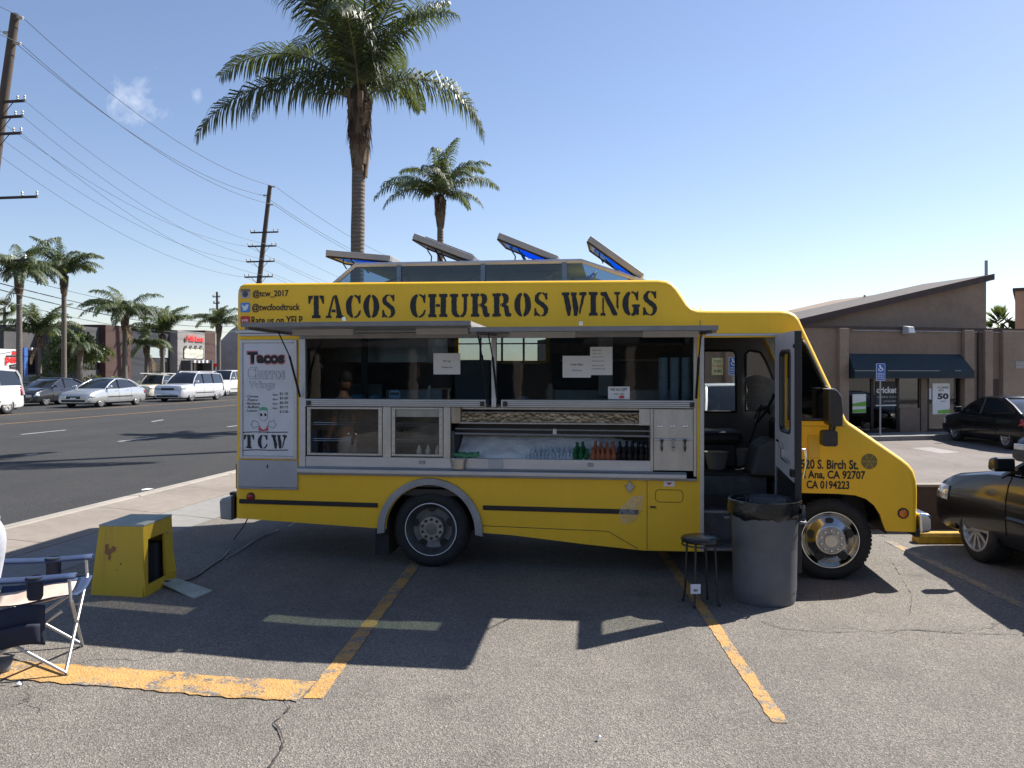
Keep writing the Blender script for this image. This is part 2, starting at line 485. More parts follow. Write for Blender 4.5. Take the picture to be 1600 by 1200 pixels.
g = MB(); g.poly([street(W_KERB - .02,-60,Z_ROAD), street(W_KERB - .02,1200,Z_ROAD), street(-35.1,1200,Z_ROAD), street(-35.1,-60,Z_ROAD)])
road = struct(g.build('road', M['road']))

def strip(name, pts, width, m, parent=None, zoff=.004, jit=.006, step=.045, zf=None):
    """a painted stripe draped on the ground along pts [(x, y)]"""
    g = MB(); zf = zf or ground_z
    P = [Vector((p[0], p[1])) for p in pts]; L = []; 
    for a, b in zip(P[:-1], P[1:]):
        n = max(1, int((b - a).length / step))
        L += [a.lerp(b, k / n) for k in range(n)]
    L.append(P[-1]); vs = []
    for i, p in enumerate(L):
        d = (L[min(i+1, len(L)-1)] - L[max(i-1, 0)]).normalized(); nrm = Vector((-d.y, d.x))
        w = width[0] + (width[1] - width[0]) * i / (len(L) - 1) if isinstance(width, tuple) else width
        for sgn in (-1, 1):
            q = p + nrm * sgn * (w / 2 + random.uniform(-jit, jit))
            vs.append((q.x, q.y, zf(q.x, q.y) + zoff))
    fs = [(2*i, 2*i+1, 2*i+3, 2*i+2) for i in range(len(L) - 1)]
    g.add(vs, fs)
    return g.build(name, m, parent)

sxy = lambda u, v: tuple(gp(u, v)[:2])
a0, a1 = Vector((-.86, 9.3)), Vector(sxy(489, 1092))
tag(strip('parking_line', [a0, a1], .105, M['yellow_line']), 'yellow bay line running from the rear truck wheel to the painted bar', 'parking line')
tag(strip('parking_line', [(1.56, 9.3), sxy(1093, 945), sxy(1219, 1130)], .088, M['yellow_line']), 'yellow bay line coming out beside the stool and grey bin', 'parking line')
tag(strip('parking_line', [sxy(1388, 846), sxy(1600, 948), (3.93, 3.0)], .10, M['faint_line']), 'faded yellow bay line beside the near black car', 'parking line')
bar = [sxy(480, 1081), sxy(250, 1069), sxy(20, 1061), sxy(-140, 1057)]
tag(strip('parking_bar', bar, (.30, .27), M['yellow_bar'], zoff=.0065, jit=.012), 'wide cracked yellow bar under the camping chair', 'parking line')
strip('crack', [sxy(*p) for p in [(445,1094),(452,1108),(440,1122),(427,1131),(438,1143),(443,1158),(440,1172),(431,1188),(418,1204),(410,1225)]], .008, M['dark_gap'], lot, .010, .006, .03)
strip('crack', [sxy(*p) for p in [(120,1051),(170,1053),(235,1054),(300,1062),(330,1066)]], .003, M['dark_gap'], lot, .012, .003, .03)
strip('crack', [sxy(*p) for p in [(300,1085),(360,1089),(445,1094)]], .003, M['dark_gap'], lot, .012, .002, .03)
strip('crack', [sxy(*p) for p in [(1190,972),(1225,983),(1300,989),(1420,984),(1500,990),(1610,992),(1700,990)]], .007, M['dark_gap'], lot, .006, .005, .05)
strip('crack', [sxy(*p) for p in [(1395,880),(1410,905),(1425,930),(1422,960)]], .003, M['dark_gap'], lot, .006, .004, .04)

# kerb and pavement slabs along the near side
for k in range(26):
    y0 = -6 + k * 2.4 * 1.0
    g = MB(); e = .008
    b = [street(-6.66, y0 + e), street(-6.48, y0 + e), street(-6.48, y0 + 2.4 - e), street(-6.66, y0 + 2.4 - e)]
    g.hexa([Vector((p.x, p.y, -.05)) for p in b], [Vector((p.x, p.y, Z_KERB + .004)) for p in b])
    if k == 0:
        kerb = struct(bpy.data.objects.new('kerb', None)); COL.objects.link(kerb)
        pave = struct(bpy.data.objects.new('sidewalk', None)); COL.objects.link(pave)
    g.build('kerbstone', M['kerb'], kerb, bevel=.02)
cuts = [-6.475, -5.72, W_APRON - .0]
for k in range(30):
    y0 = 2.75 - 9 + k * 1.8
    for c in range(2):
        g = MB(); e = .006
        wa, wb = cuts[c] + e, cuts[c+1] - e
        za, zb = [.10 + .15 * (W_APRON - w) / (W_APRON - W_KERB) + random.uniform(-.002, .002) for w in (wa, wb)]
        b = [street(wa, y0 + e), street(wb, y0 + e), street(wb, y0 + 1.8 - e), street(wa, y0 + 1.8 - e)]
        g.hexa([Vector((p.x, p.y, -.1)) for p in b], [Vector((p.x, p.y, z)) for p, z in zip(b, (za, zb, zb, za))])
        g.build('slab', M['concrete'] if c == 0 else M['apron'], pave)
g = MB()
g.poly([street(-6.48,-15,.06), street(W_APRON+.01,-15,.06), street(W_APRON+.01,60,.06), street(-6.48,60,.06)])
g.build('slab_bed', M['dark_gap'], pave)
g = MB()
g.poly([street(-6.66,56.3,.24), street(-5.1,47.7,.2), street(-5.1,900,.2), street(-6.66,900,.24)])
g.build('far_slab', M['concrete'], pave)

# street markings
zr = lambda x, y: Z_ROAD
rp = lambda u, v: tuple(gp(u, v, Z_ROAD)[:2])
def lane(name, w, y0, y1, width, m, label):
    o = strip(name, [street(w, y0)[:2], street(w, y1)[:2]], width, m, None, .004, .004, 2.0, zr)
    return tag(o, label, 'road marking')
lane('centre_line', wv(*rp(0, 663)), 4, 400, .12, M['street_yellow'], 'near yellow line of the turning lane on the street')
lane('centre_line', wv(*rp(0, 649)), 4, 400, .12, M['street_yellow'], 'far yellow line of the turning lane, by the cars')
for (u0, v0, u1, v1, lab) in [(33,679,103,672,'white lane dash nearest the left edge of the photo'), (185,690,245,683,'white lane dash closest to the near kerb'),
                         (237,659,255,656,'short far white lane dash beside the palm shadow'), (355,667,372,665,'white lane dash just behind the truck tail'), (40,711,58,709,'faint white lane dash on the dark line of shadow')]:
    o = strip('lane_dash', [rp(u0, v0), rp(u1, v1)], .10, M['white_line'], None, .004, .004, .4, zr)
    tag(o, lab, 'road marking', 'white lane dashes on the street')

# far side: kerb, pavement, planting strip
g = MB(); 
b = [street(-35.3,-20), street(-35.05,-20), street(-35.05,400), street(-35.3,400)]
g.hexa([Vector((p.x,p.y,0)) for p in b], [Vector((p.x,p.y,.29)) for p in b])
struct(g.build('far_kerb', M['kerb']))
g = MB(); g.poly([street(-38.6,-20,.285), street(-35.3,-20,.285), street(-35.3,400,.285), street(-38.6,400,.285)])
struct(g.build('far_sidewalk', M['concrete']))
g = MB(); g.poly([street(-140,-20,.26), street(-38.6,-20,.26), street(-38.6,400,.26), street(-140,400,.26)])
struct(g.build('far_lot', M['backlot']))
# hills
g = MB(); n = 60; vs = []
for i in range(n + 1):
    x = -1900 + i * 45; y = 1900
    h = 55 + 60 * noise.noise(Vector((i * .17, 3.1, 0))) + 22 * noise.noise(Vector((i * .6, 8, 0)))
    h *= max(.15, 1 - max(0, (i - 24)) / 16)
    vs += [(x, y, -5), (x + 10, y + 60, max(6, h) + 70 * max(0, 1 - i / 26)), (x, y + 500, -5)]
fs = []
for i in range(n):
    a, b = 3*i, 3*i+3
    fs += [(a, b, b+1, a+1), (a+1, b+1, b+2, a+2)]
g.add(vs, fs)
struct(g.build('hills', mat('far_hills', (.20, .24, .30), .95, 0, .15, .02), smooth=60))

# low brown wall on the right, wheel stop
g = MB(); g.box(1.22, 16, 9.80, 9.95, -.34, .50)
wl = thing('low_wall', 'low brown wall with pale coping behind the near black car', 'wall')
g.build('wall_face', concrete_mat('brown_wall', (.075, .052, .042)), wl)
for k in range(6):
    x0 = 1.22 + k * 2.45
    g = MB(); g.box(x0 + .004, min(16, x0 + 2.446), 9.785, 9.965, .502, .532)
    g.build('coping', concrete_mat('coping', (.30, .26, .22)) if k == 0 else bpy.data.materials['coping'], wl, bevel=.006)
def wheel_stop(x, y, L, label):
    g = MB(); prof = [(-.085,0),(.085,0),(.07,.07),(.045,.115),(-.045,.115),(-.07,.07)]
    vs = []
    for xx, k in ((0,.75),(.05,1),(L-.05,1),(L,.75)):
        vs += [(xx, p[0], .002 + p[1]*k) for p in prof]
    fs = [tuple(range(6)), tuple(reversed(range(18,24)))]
    for i in range(3):
        for k in range(6): fs.append((i*6+k, i*6+(k+1)%6, (i+1)*6+(k+1)%6, (i+1)*6+k))
    g.add(vs, fs)
    o = g.build('wheel_stop', mat('wheel_stop_yellow', (.62,.36,.03), .8, 0, .3, 9, bmp=.25), bevel=.012)
    o.location = (x, y, 0); return tag(o, label, 'wheel stop')
wheel_stop(4.38, 9.05, 1.8, 'yellow concrete wheel stop between the truck nose and black car')
# ------------------------------------------------------------------ the food truck
TO = (-.774, 7.86); TD = (.9912, -.1322); TN = (.1322, .9912); TW = 2.15
def T(u, v, off=0.0):
    """photo pixel -> (along, height) on the truck's side plane, off metres inside it"""
    k = (u - 800) / F
    s = (k * (TO[1] + TN[1] * off) - TO[0] - TN[0] * off) / (TD[0] - k * TD[1])
    return s, H - (v - HOR) / F * (TO[1] + TD[1] * s + TN[1] * off)
def Ts(u, off=0.0): return T(u, 600, off)[0]
truck = thing('food_truck', 'yellow step van taco truck with raised serving hatches and open cab door', 'food truck',
              (TO[0], TO[1], 0), math.atan2(TD[1], TD[0]))
def arc(cx, cz, r, a0, a1, n):
    return [(cx + r * math.cos(R(a0 + (a1 - a0) * i / n)), cz + r * math.sin(R(a0 + (a1 - a0) * i / n))) for i in range(n + 1)]

TR = [(-1.953,.428),(-1.945,1.2),(-1.935,2.60),(-1.930,2.655),(-1.912,2.695),(-1.87,2.718),(-1.8,2.722),(-.5,2.715),(1.0,2.706),(2.12,2.698),(2.20,2.690),(2.255,2.665),(2.30,2.615),
      (2.345,2.545),(2.39,2.475),(2.43,2.437),(2.48,2.418),(2.56,2.412),(3.20,2.406),(3.28,2.398),(3.335,2.372),(3.372,2.325),(3.395,2.272),
      (3.775,1.430),(3.80,1.405),(3.85,1.372),(4.24,1.095),(4.30,1.045),(4.343,.985),(4.366,.90),(4.372,.80),(4.366,.452)]
rr_ = .055
nrm = []
for i, p in enumerate(TR):
    a = Vector(TR[max(i-1, 0)]); b = Vector(TR[min(i+1, len(TR)-1)])
    d = (b - a).normalized(); nrm.append(Vector((-d.y, d.x)))
def ring(k, y_in):
    th = math.pi / 2 * k
    return [((p[0] - rr_ * n.x * (1 - math.sin(th))), y_in, (p[1] - rr_ * n.y * (1 - math.sin(th)))) for p, n in zip(TR, nrm)]
WS = (22, 23)                                   # windscreen segment of the outline
g = MB(); NQ = 5; rows = []
for k in range(NQ + 1):
    rows.append(ring(k / NQ, rr_ - rr_ * math.cos(math.pi / 2 * k / NQ)))
mid = [.14, .42, TW - .42, TW - .14]
rows2 = [[(p[0], TW - y, z) for (x0, y, z), p in zip(rw, [(q[0],) for q in rw])] for rw in reversed(rows)]
allrows = rows + [[(p[0], m_, p[1]) for p in TR] for m_ in mid] + rows2
nT = len(TR)
vs = [p for rw in allrows for p in rw]; fs = []
for i in range(len(allrows) - 1):
    for j in range(nT - 1):
        if NQ + 1 <= i <= NQ + 3 and j == WS[0]: continue          # windscreen opening
        if i == NQ + 2 and TR[j][0] > -.6 and TR[j+1][0] < 1.1: continue      # light well under the roof lantern
        fs.append((i*nT + j, i*nT + j + 1, (i+1)*nT + j + 1, (i+1)*nT + j))
g.add(vs, fs)
shell = g.build('body_shell', M['yellow'], truck, smooth=35, fix=False)

inner = [(x, z) for x, y, z in ring(0, 0)]
outline = list(inner) + [(4.10,.455)] + [(4.075,.52),(4.05,.60),(4.00,.68),(3.93,.735),(3.84,.765),(3.70,.775),(3.25,.778),(3.25,.26),(3.183,.26),
          (3.183,2.166),(2.533,2.166),(2.533,.229),(1.99,.225),(1.45,.268),(.781,.334),(.432,.352)] + arc(0,.355,.432,0,180,22)[1:] + [(-.5,.365)]
hole_serv = [(-1.292,.885),(2.470,.885),(2.470,2.205),(-1.292,2.205)]
hole_win = [(3.275,1.432),(3.675,1.432),(3.668,1.49),(3.60,1.69),(3.50,1.92),(3.425,2.085),(3.385,2.14),(3.33,2.16),(3.275,2.16)]
g = MB(); g.prism(outline, 0, .03, [hole_serv, hole_win])
side = g.build('side_panel', M['yellow'], truck)
# far side wall with cab windows and a kitchen window
ofar = list(inner) + [(4.10,.455),(4.05,.60),(3.93,.735),(3.70,.775),(3.25,.778),(3.25,.26),(.432,.352)] + arc(0,.355,.432,0,180,14)[1:] + [(-.5,.365)]
fw1 = [(2.60,1.40),(3.09,1.40),(3.09,2.06),(3.05,2.10),(2.64,2.10),(2.60,2.06)]
fw2 = [(3.20,1.42),(3.64,1.42),(3.42,1.98),(3.36,2.08),(3.24,2.10),(3.20,2.06)]
fw3 = [(-.15,1.99),(.90,1.99),(.90,2.30),(-.15,2.30)]
g = MB(); g.prism(ofar, TW - .03, TW, [fw1, fw2, fw3])
g.build('far_side_panel', M['yellow'], truck)
def frame_loop(name, loop, y, w, m, parent, r=.012):
    g = MB(); pts = [(p[0], y, p[1]) for p in loop] + [(loop[0][0], y, loop[0][1]), (loop[1][0], y, loop[1][1])]
    g.tube(pts, r, 6, cap=False); return g.build(name, m, parent, smooth=60)
for lp in (fw1, fw2, hole_win):
    frame_loop('window_seal', lp, .005 if lp is hole_win else TW - .04, .02, M['black_plastic'], truck, .016)
g = MB(); g.prism(hole_win, .012, .018); g.build('quarter_window', M['glass_dark'], truck)
for lp in (fw1, fw2, fw3):
    g = MB(); g.prism(lp, TW - .02, TW - .015); g.build('far_window', M['glass_clear'], truck)
g = MB()
for s_ in (.12, .38, .64): g.box(s_ - .012, s_ + .012, TW - .05, TW - .022, 1.99, 2.30)
g.box(-.15,.90,TW-.05,TW-.022,2.185,2.20); g.build('window_bars', M['alu_dull'], truck)
g = MB(); g.box(2.72,2.74,TW-.05,TW-.022,1.40,2.10); g.build('window_divider', M['black_plastic'], truck)
# windscreen
a, b = TR[22], TR[23]
g = MB(); g.add([(a[0], .14, a[1]), (b[0], .14, b[1]), (b[0], TW-.14, b[1]), (a[0], TW-.14, a[1])], [(0,1,2,3)])
g.build('windscreen', M['glass_clear'], truck)
frame3 = MB(); frame3.tube([(a[0]+.005,.14,a[1]),(b[0]+.005,.14,b[1]),(b[0]+.005,TW-.14,b[1]),(a[0]+.005,TW-.14,a[1]),(a[0]+.005,.14,a[1])], .014, 6)
frame3.tube([(a[0]+.005,TW/2,a[1]),(b[0]+.005,TW/2,b[1])], .014, 6)
frame3.build('windscreen_seal', M['black_plastic'], truck)
# seams, drip rails
g = MB()
g.box(2.545, 3.19, -.012, .012, 2.178, 2.200)
g.box(2.497, 2.533, -.014, .034, .235, 2.178)
g.build('door_frame', M['alu'], truck, bevel=.003)
g = MB()
for u, v0, v1 in ((1011, 748, 859),(1094, 500, 512)): 
    s0, z0 = T(u, v1); s1, z1 = T(u, v0); q = MB(); q.box(s0 - .002, s0 + .002, -.003, .004, z0, z1); q.build('panel_seam', M['dark_gap'], truck)
s0, z0 = T(960, 835); s1, z1 = T(1003, 858)
g.tube([(.50,-.001,.415),(T(950,834)[0],-.001,.392),(1.94,-.001,.24)], .003, 4)
g.build('panel_seam', M['dark_gap'], truck)
g = MB()
for s_ in (2.60, 2.80, 3.00, 3.20): pass
g.box(3.29,3.75,-.002,.002,1.372,1.376)
g.build('cab_seam', mat('seam_dark_yellow', (.36,.23,.03), .6), truck)  # seam line in a darker yellow

# black rub stripe, in three runs
for (sa, za, sb, zb) in ((-1.90,.597,-.507,.585),(.507,.585,1.945,.575)):
    g = MB(); g.hexa([(sa,-.012,za-.022),(sb,-.012,zb-.022),(sb,-.0005,zb-.022),(sa,-.0005,za-.022)], [(sa,-.012,za+.022),(sb,-.012,zb+.022),(sb,-.0005,zb+.022),(sa,-.0005,za+.022)])
    g.build('rub_stripe', M['black'], truck, bevel=.004)

# wheel arch flare and dark liners
g = MB(); o_ = arc(0,.345,.508,-3,183,30); i_ = arc(0,.355,.436,183,-3,30)
g.prism(o_ + i_, -.035, -.001); g.build('wheel_arch_flare', M['alu_dull'], truck, bevel=.012)
for (cs, y0, y1) in ((0,.035,.75),(0,TW-.75,TW-.035)):
    g = MB(); A = arc(cs,.355,.445,-8,188,20)
    for p, q in zip(A[:-1], A[1:]): g.poly([(p[0],y0,p[1]),(q[0],y0,q[1]),(q[0],y1,q[1]),(p[0],y1,p[1])])
    yy = y1 if y0 < 1 else y0
    g.poly([(p[0],yy,p[1]) for p in A]); g.build('wheel_well', M['black_plastic'], truck, fix=False)
for (y0, y1) in ((.035,.62),(TW-.62,TW-.035)):
    g = MB(); A = [(3.24,.2),(3.24,.80),(3.95,.80),(4.09,.62),(4.12,.42)]
    for p, q in zip(A[:-1], A[1:]): g.poly([(p[0],y0,p[1]),(q[0],y0,q[1]),(q[0],y1,q[1]),(p[0],y1,p[1])])
    yy = y1 if y0 < 1 else y0
    g.poly([(p[0],yy,p[1]) for p in A]); g.build('wheel_well', M['black_plastic'], truck, fix=False)

# wheels
def truck_wheel(s, y, near, front):
    sg = 1 if near else -1
    w = bpy.data.objects.new('wheel', None); COL.objects.link(w); w.parent = truck
    fn = lambda x, yy, h: (s + x, y + sg * h, .362 + yy)
    t = MB(); t.lathe([(.245,.02),(.262,-.004),(.30,-.012),(.335,.0),(.356,.025),(.362,.05),(.362,.17),(.356,.20),(.335,.22),(.30,.23),(.245,.21)], 48, fn, closed=True)
    ty = t.build('tyre', M['rubber'], w, smooth=50)
    tr = MB()
    for k in range(60):
        a = 2 * math.pi * k / 60
        ca, sa = math.cos(a), math.sin(a); ct, st = -sa, ca
        P = lambda rad, tt, h: fn(rad * ca + tt * ct, rad * sa + tt * st, h)
        for (h0, h1) in ((.022,.075),(.085,.135),(.145,.20)):
            tr.hexa([P(.355,-.012,h0),P(.355,.012,h0),P(.355,.012,h1),P(.355,-.012,h1)], [P(.3638,-.011,h0+.004),P(.3638,.011,h0+.004),P(.3638,.011,h1-.004),P(.3638,-.011,h1-.004)])
    tr.build('tread', M['rubber'], w)
    rim = MB()
    if front: prof = [(.246,.012),(.250,.0),(.243,-.006),(.232,.004),(.222,.022),(.21,.03),(.19,.015),(.15,-.01),(.135,-.025),(.12,-.028),(.06,-.028),(.055,-.045),(.0,-.05)]
    else: prof = [(.246,.012),(.250,.0),(.243,-.006),(.235,.004),(.226,.03),(.205,.055),(.19,.09),(.12,.10),(.115,.04),(.10,.03),(.06,.03),(.055,.018),(.0,.015)]
    rim.lathe(prof, 40, fn, caps=False); rim.build('rim', M['front_rim'] if front else M['rear_rim'], w, smooth=40)
    lp = MB(); lp.lathe([(.252,.004),(.250,-.008),(.244,-.008),(.242,.002)], 48, fn, closed=True); lp.build('rim_edge', M['white'] if not front else M['chrome'], w, smooth=60)
    hc = MB(); hz = -.032 if front else .026
    hc.lathe([(.118,hz+.05),(.115,hz),(.058,hz),(.058,hz-.006),(.0,hz-.008)], 32, fn, caps=False); hc.build('hub', M['wheel_steel'], w, smooth=40)
    lug = MB()
    for k in range(10):
        a = 2 * math.pi * (k + .5) / 10
        cx, cz = .09 * math.cos(a), .09 * math.sin(a)
        lug.lathe([(.014,hz-.001),(.014,hz-.016),(.009,hz-.020),(.0,hz-.021)], 6, lambda x, yy, h, cx=cx, cz=cz: fn(cx + x, cz + yy, h))
    lug.build('lug_nut', M['rust'] if not front else M['chrome'], w)['kind'] = 'stuff'
    for k in range(5):
        a = 2 * math.pi * k / 5 + .35
        cx, cz = .175 * math.cos(a), .175 * math.sin(a)
        hh = MB(); hz2 = .086 if not front else -.006
        hh.lathe([(.036,hz2+.01),(.034,hz2-.006),(.0,hz2-.006)], 14, lambda x, yy, h, cx=cx, cz=cz, a=a: fn(cx + x*(.62*abs(math.cos(a))+abs(math.sin(a))), cz + yy*(.62*abs(math.sin(a))+abs(math.cos(a))), h))
        hh.build('hand_hole', M['black'], w)
for s_, fr in ((0, False), (3.633, True)):
    truck_wheel(s_, .02 if fr else .03, True, fr); truck_wheel(s_, TW - .03, False, fr)
# chassis
g = MB(); g.box(-1.85,3.9,.55,.67,.50,.66); g.box(-1.85,3.9,TW-.67,TW-.55,.50,.66)
g.tube([(0,.25,.36),(0,TW-.25,.36)], .06, 10); g.lathe([(.0,-.17),(.13,-.12),(.16,0),(.13,.12),(0,.17)], 14, lambda x, y, h: (x, TW/2+h, .36+y))
g.tube([(3.633,.25,.36),(3.633,TW-.25,.36)], .05, 8); g.tube([(.1,TW/2,.38),(2.6,TW/2,.48)], .045, 8)
g.box(.9,1.8,.70,1.5,.30,.62); g.box(-1.9,2.5,.04,TW-.04,.68,.74); g.box(-1.7,-.8,.35,.5,.42,.68)
g.build('chassis', M['black_plastic'], truck)
g = MB(); g.prism([(-.42,.52),(-.55,.52),(-.55,.10),(-.42,.10)], .06, .5); g.build('mud_flap', M['rubber'], truck)
# bumpers, rear lamp
g = MB(); g.prism([(-1.985,.62),(-2.10,.615),(-2.125,.59),(-2.115,.41),(-1.985,.40)], .03, TW-.03); g.build('rear_bumper', M['alu_dull'], truck, bevel=.015)
g = MB(); g.box(-1.985,-1.955,-.0,TW,.42,.64); g.box(-2.03,-1.956,.06,.14,.64,.67); g.build('bumper_mount', M['black_plastic'], truck)
g = MB(); g.box(-1.99,-1.955,.10,.17,.70,.95); g.build('rear_grab_rail', M['black_plastic'], truck, bevel=.01)
g = MB(); g.prism([(4.385,.44),(4.47,.45),(4.49,.50),(4.485,.585),(4.46,.615),(4.375,.62)], .0, TW); g.build('front_bumper', M['chrome'], truck, bevel=.02)
g = MB(); g.box(4.36,4.40,.05,TW-.05,.40,.48); g.build('bumper_bracket', M['black_plastic'], truck)
g = MB(); g.box(4.376,4.386,.55,TW-.55,.66,.93); g.build('grille', M['black_plastic'], truck)
for y_ in (.30, TW-.30):
    g = MB(); g.lathe([(.10,0),(.10,.02),(.06,.035),(0,.04)], 20, lambda x, y, h, y_=y_: (4.374+h, y_+x, .82+y)); g.build('headlight', M['chrome'], truck, smooth=40)
def disc(name, u, v, r, m, y=-.004, ring_m=None):
    s, z = T(u, v); fn = lambda x, yy, h: (s+x, -h, z+yy)
    if ring_m:
        q = MB(); q.lathe([(r*1.4,0),(r*1.35,.010),(r*1.05,.010)], 24, fn); q.build(name + '_ring', ring_m, truck)
    q = MB(); q.lathe([(r*1.05,.002),(r,.014),(r*.6,.02),(0,.022)], 24, fn); return q.build(name, m, truck, smooth=40)
disc('marker_lamp', 392, 776, .030, M['red_lens'], ring_m=M['black_plastic'])
disc('marker_lamp', 1411, 802, .034, M['amber_lens'], ring_m=M['black_plastic'])
# bottle opener, trash door, hatch outline
s, z = T(984, 761)
g = MB(); g.prism([(s-.012,z+.05),(s+.012,z+.05),(s+.018,z+.02),(s+.045,z+.015),(s+.03,z-.015),(s+.012,z-.03),(s+.015,z-.05),(s-.015,z-.05),(s-.012,z-.03),(s-.03,z-.015),(s-.045,z+.015),(s-.018,z+.02)], -.02, -.001)
g.build('bottle_opener', M['wheel_steel'], truck, bevel=.004)
def rrect(s0, s1, z0, z1, r, n=5):
    out = []
    for cx, cz, a in ((s1-r, z1-r, 0), (s0+r, z1-r, 90), (s0+r, z0+r, 180), (s1-r, z0+r, 270)): out += arc(cx, cz, r, a, a+90, n)
    return out
(s0, z1), (s1, z0) = T(1024, 765), T(1067, 785)
frame_loop('trash_hatch_seam', rrect(s0, s1, z0, z1, .035), -.001, 0, bpy.data.materials['seam_dark_yellow'], truck, .004)
s, z = T(1016, 792); g = MB(); g.box(s,s+.05,-.012,-.001,z-.007,z+.007); g.box(s,s+.012,-.02,-.012,z-.009,z+.009); g.build('latch', M['black_plastic'], truck)
# ---- lettering helpers
def text_mesh(body, size=1.0, bold=0.0, shear=0.0, res=3):
    cu = bpy.data.curves.new('txt', 'FONT'); cu.body = body; cu.size = size; cu.offset = bold; cu.shear = shear; cu.resolution_u = res
    o = bpy.data.objects.new('txt', cu); COL.objects.link(o)
    dg = bpy.context.evaluated_depsgraph_get()
    me = bpy.data.meshes.new_from_object(o.evaluated_get(dg))
    bpy.data.objects.remove(o); bpy.data.curves.remove(cu)
    return me
def text(name, body, m, parent, fn, box, bold=.02, shear=0, res=3):
    """fit the words into box (x0, x1, z0, z1) of a plane, fn(x, z) -> point; z0..z1 is the height of the tall letters"""
    me = text_mesh(body, 1.0, bold, shear, res)
    xs = [v.co.x for v in me.vertices]; zs = [v.co.y for v in me.vertices]
    x0, x1, z0, z1 = box; ax, bx, az, bz = min(xs), max(xs), min(zs), max(zs)
    for v in me.vertices:
        v.co = Vector(fn(x0 + (v.co.x - ax) / (bx - ax) * (x1 - x0), z0 + (v.co.y - az) / (bz - az) * (z1 - z0)))
    me.materials.clear(); me.materials.append(m); me.name = name
    o = bpy.data.objects.new(name, me); COL.objects.link(o); o.parent = parent
    return o
def side_text(name, body, u0, u1, v0, v1, m, parent=None, y=-.004, bold=.02, shear=0):
    (s0, z1), (s1, z0) = T(u0, v0), T(u1, v1)
    zc = (T(u0, v1)[1] + T(u1, v1)[1]) / 2; zt = (T(u0, v0)[1] + T(u1, v0)[1]) / 2
    return text(name, body, m, parent or truck, lambda x, z: (x, y, z), (s0, s1, zc, zt), bold, shear)

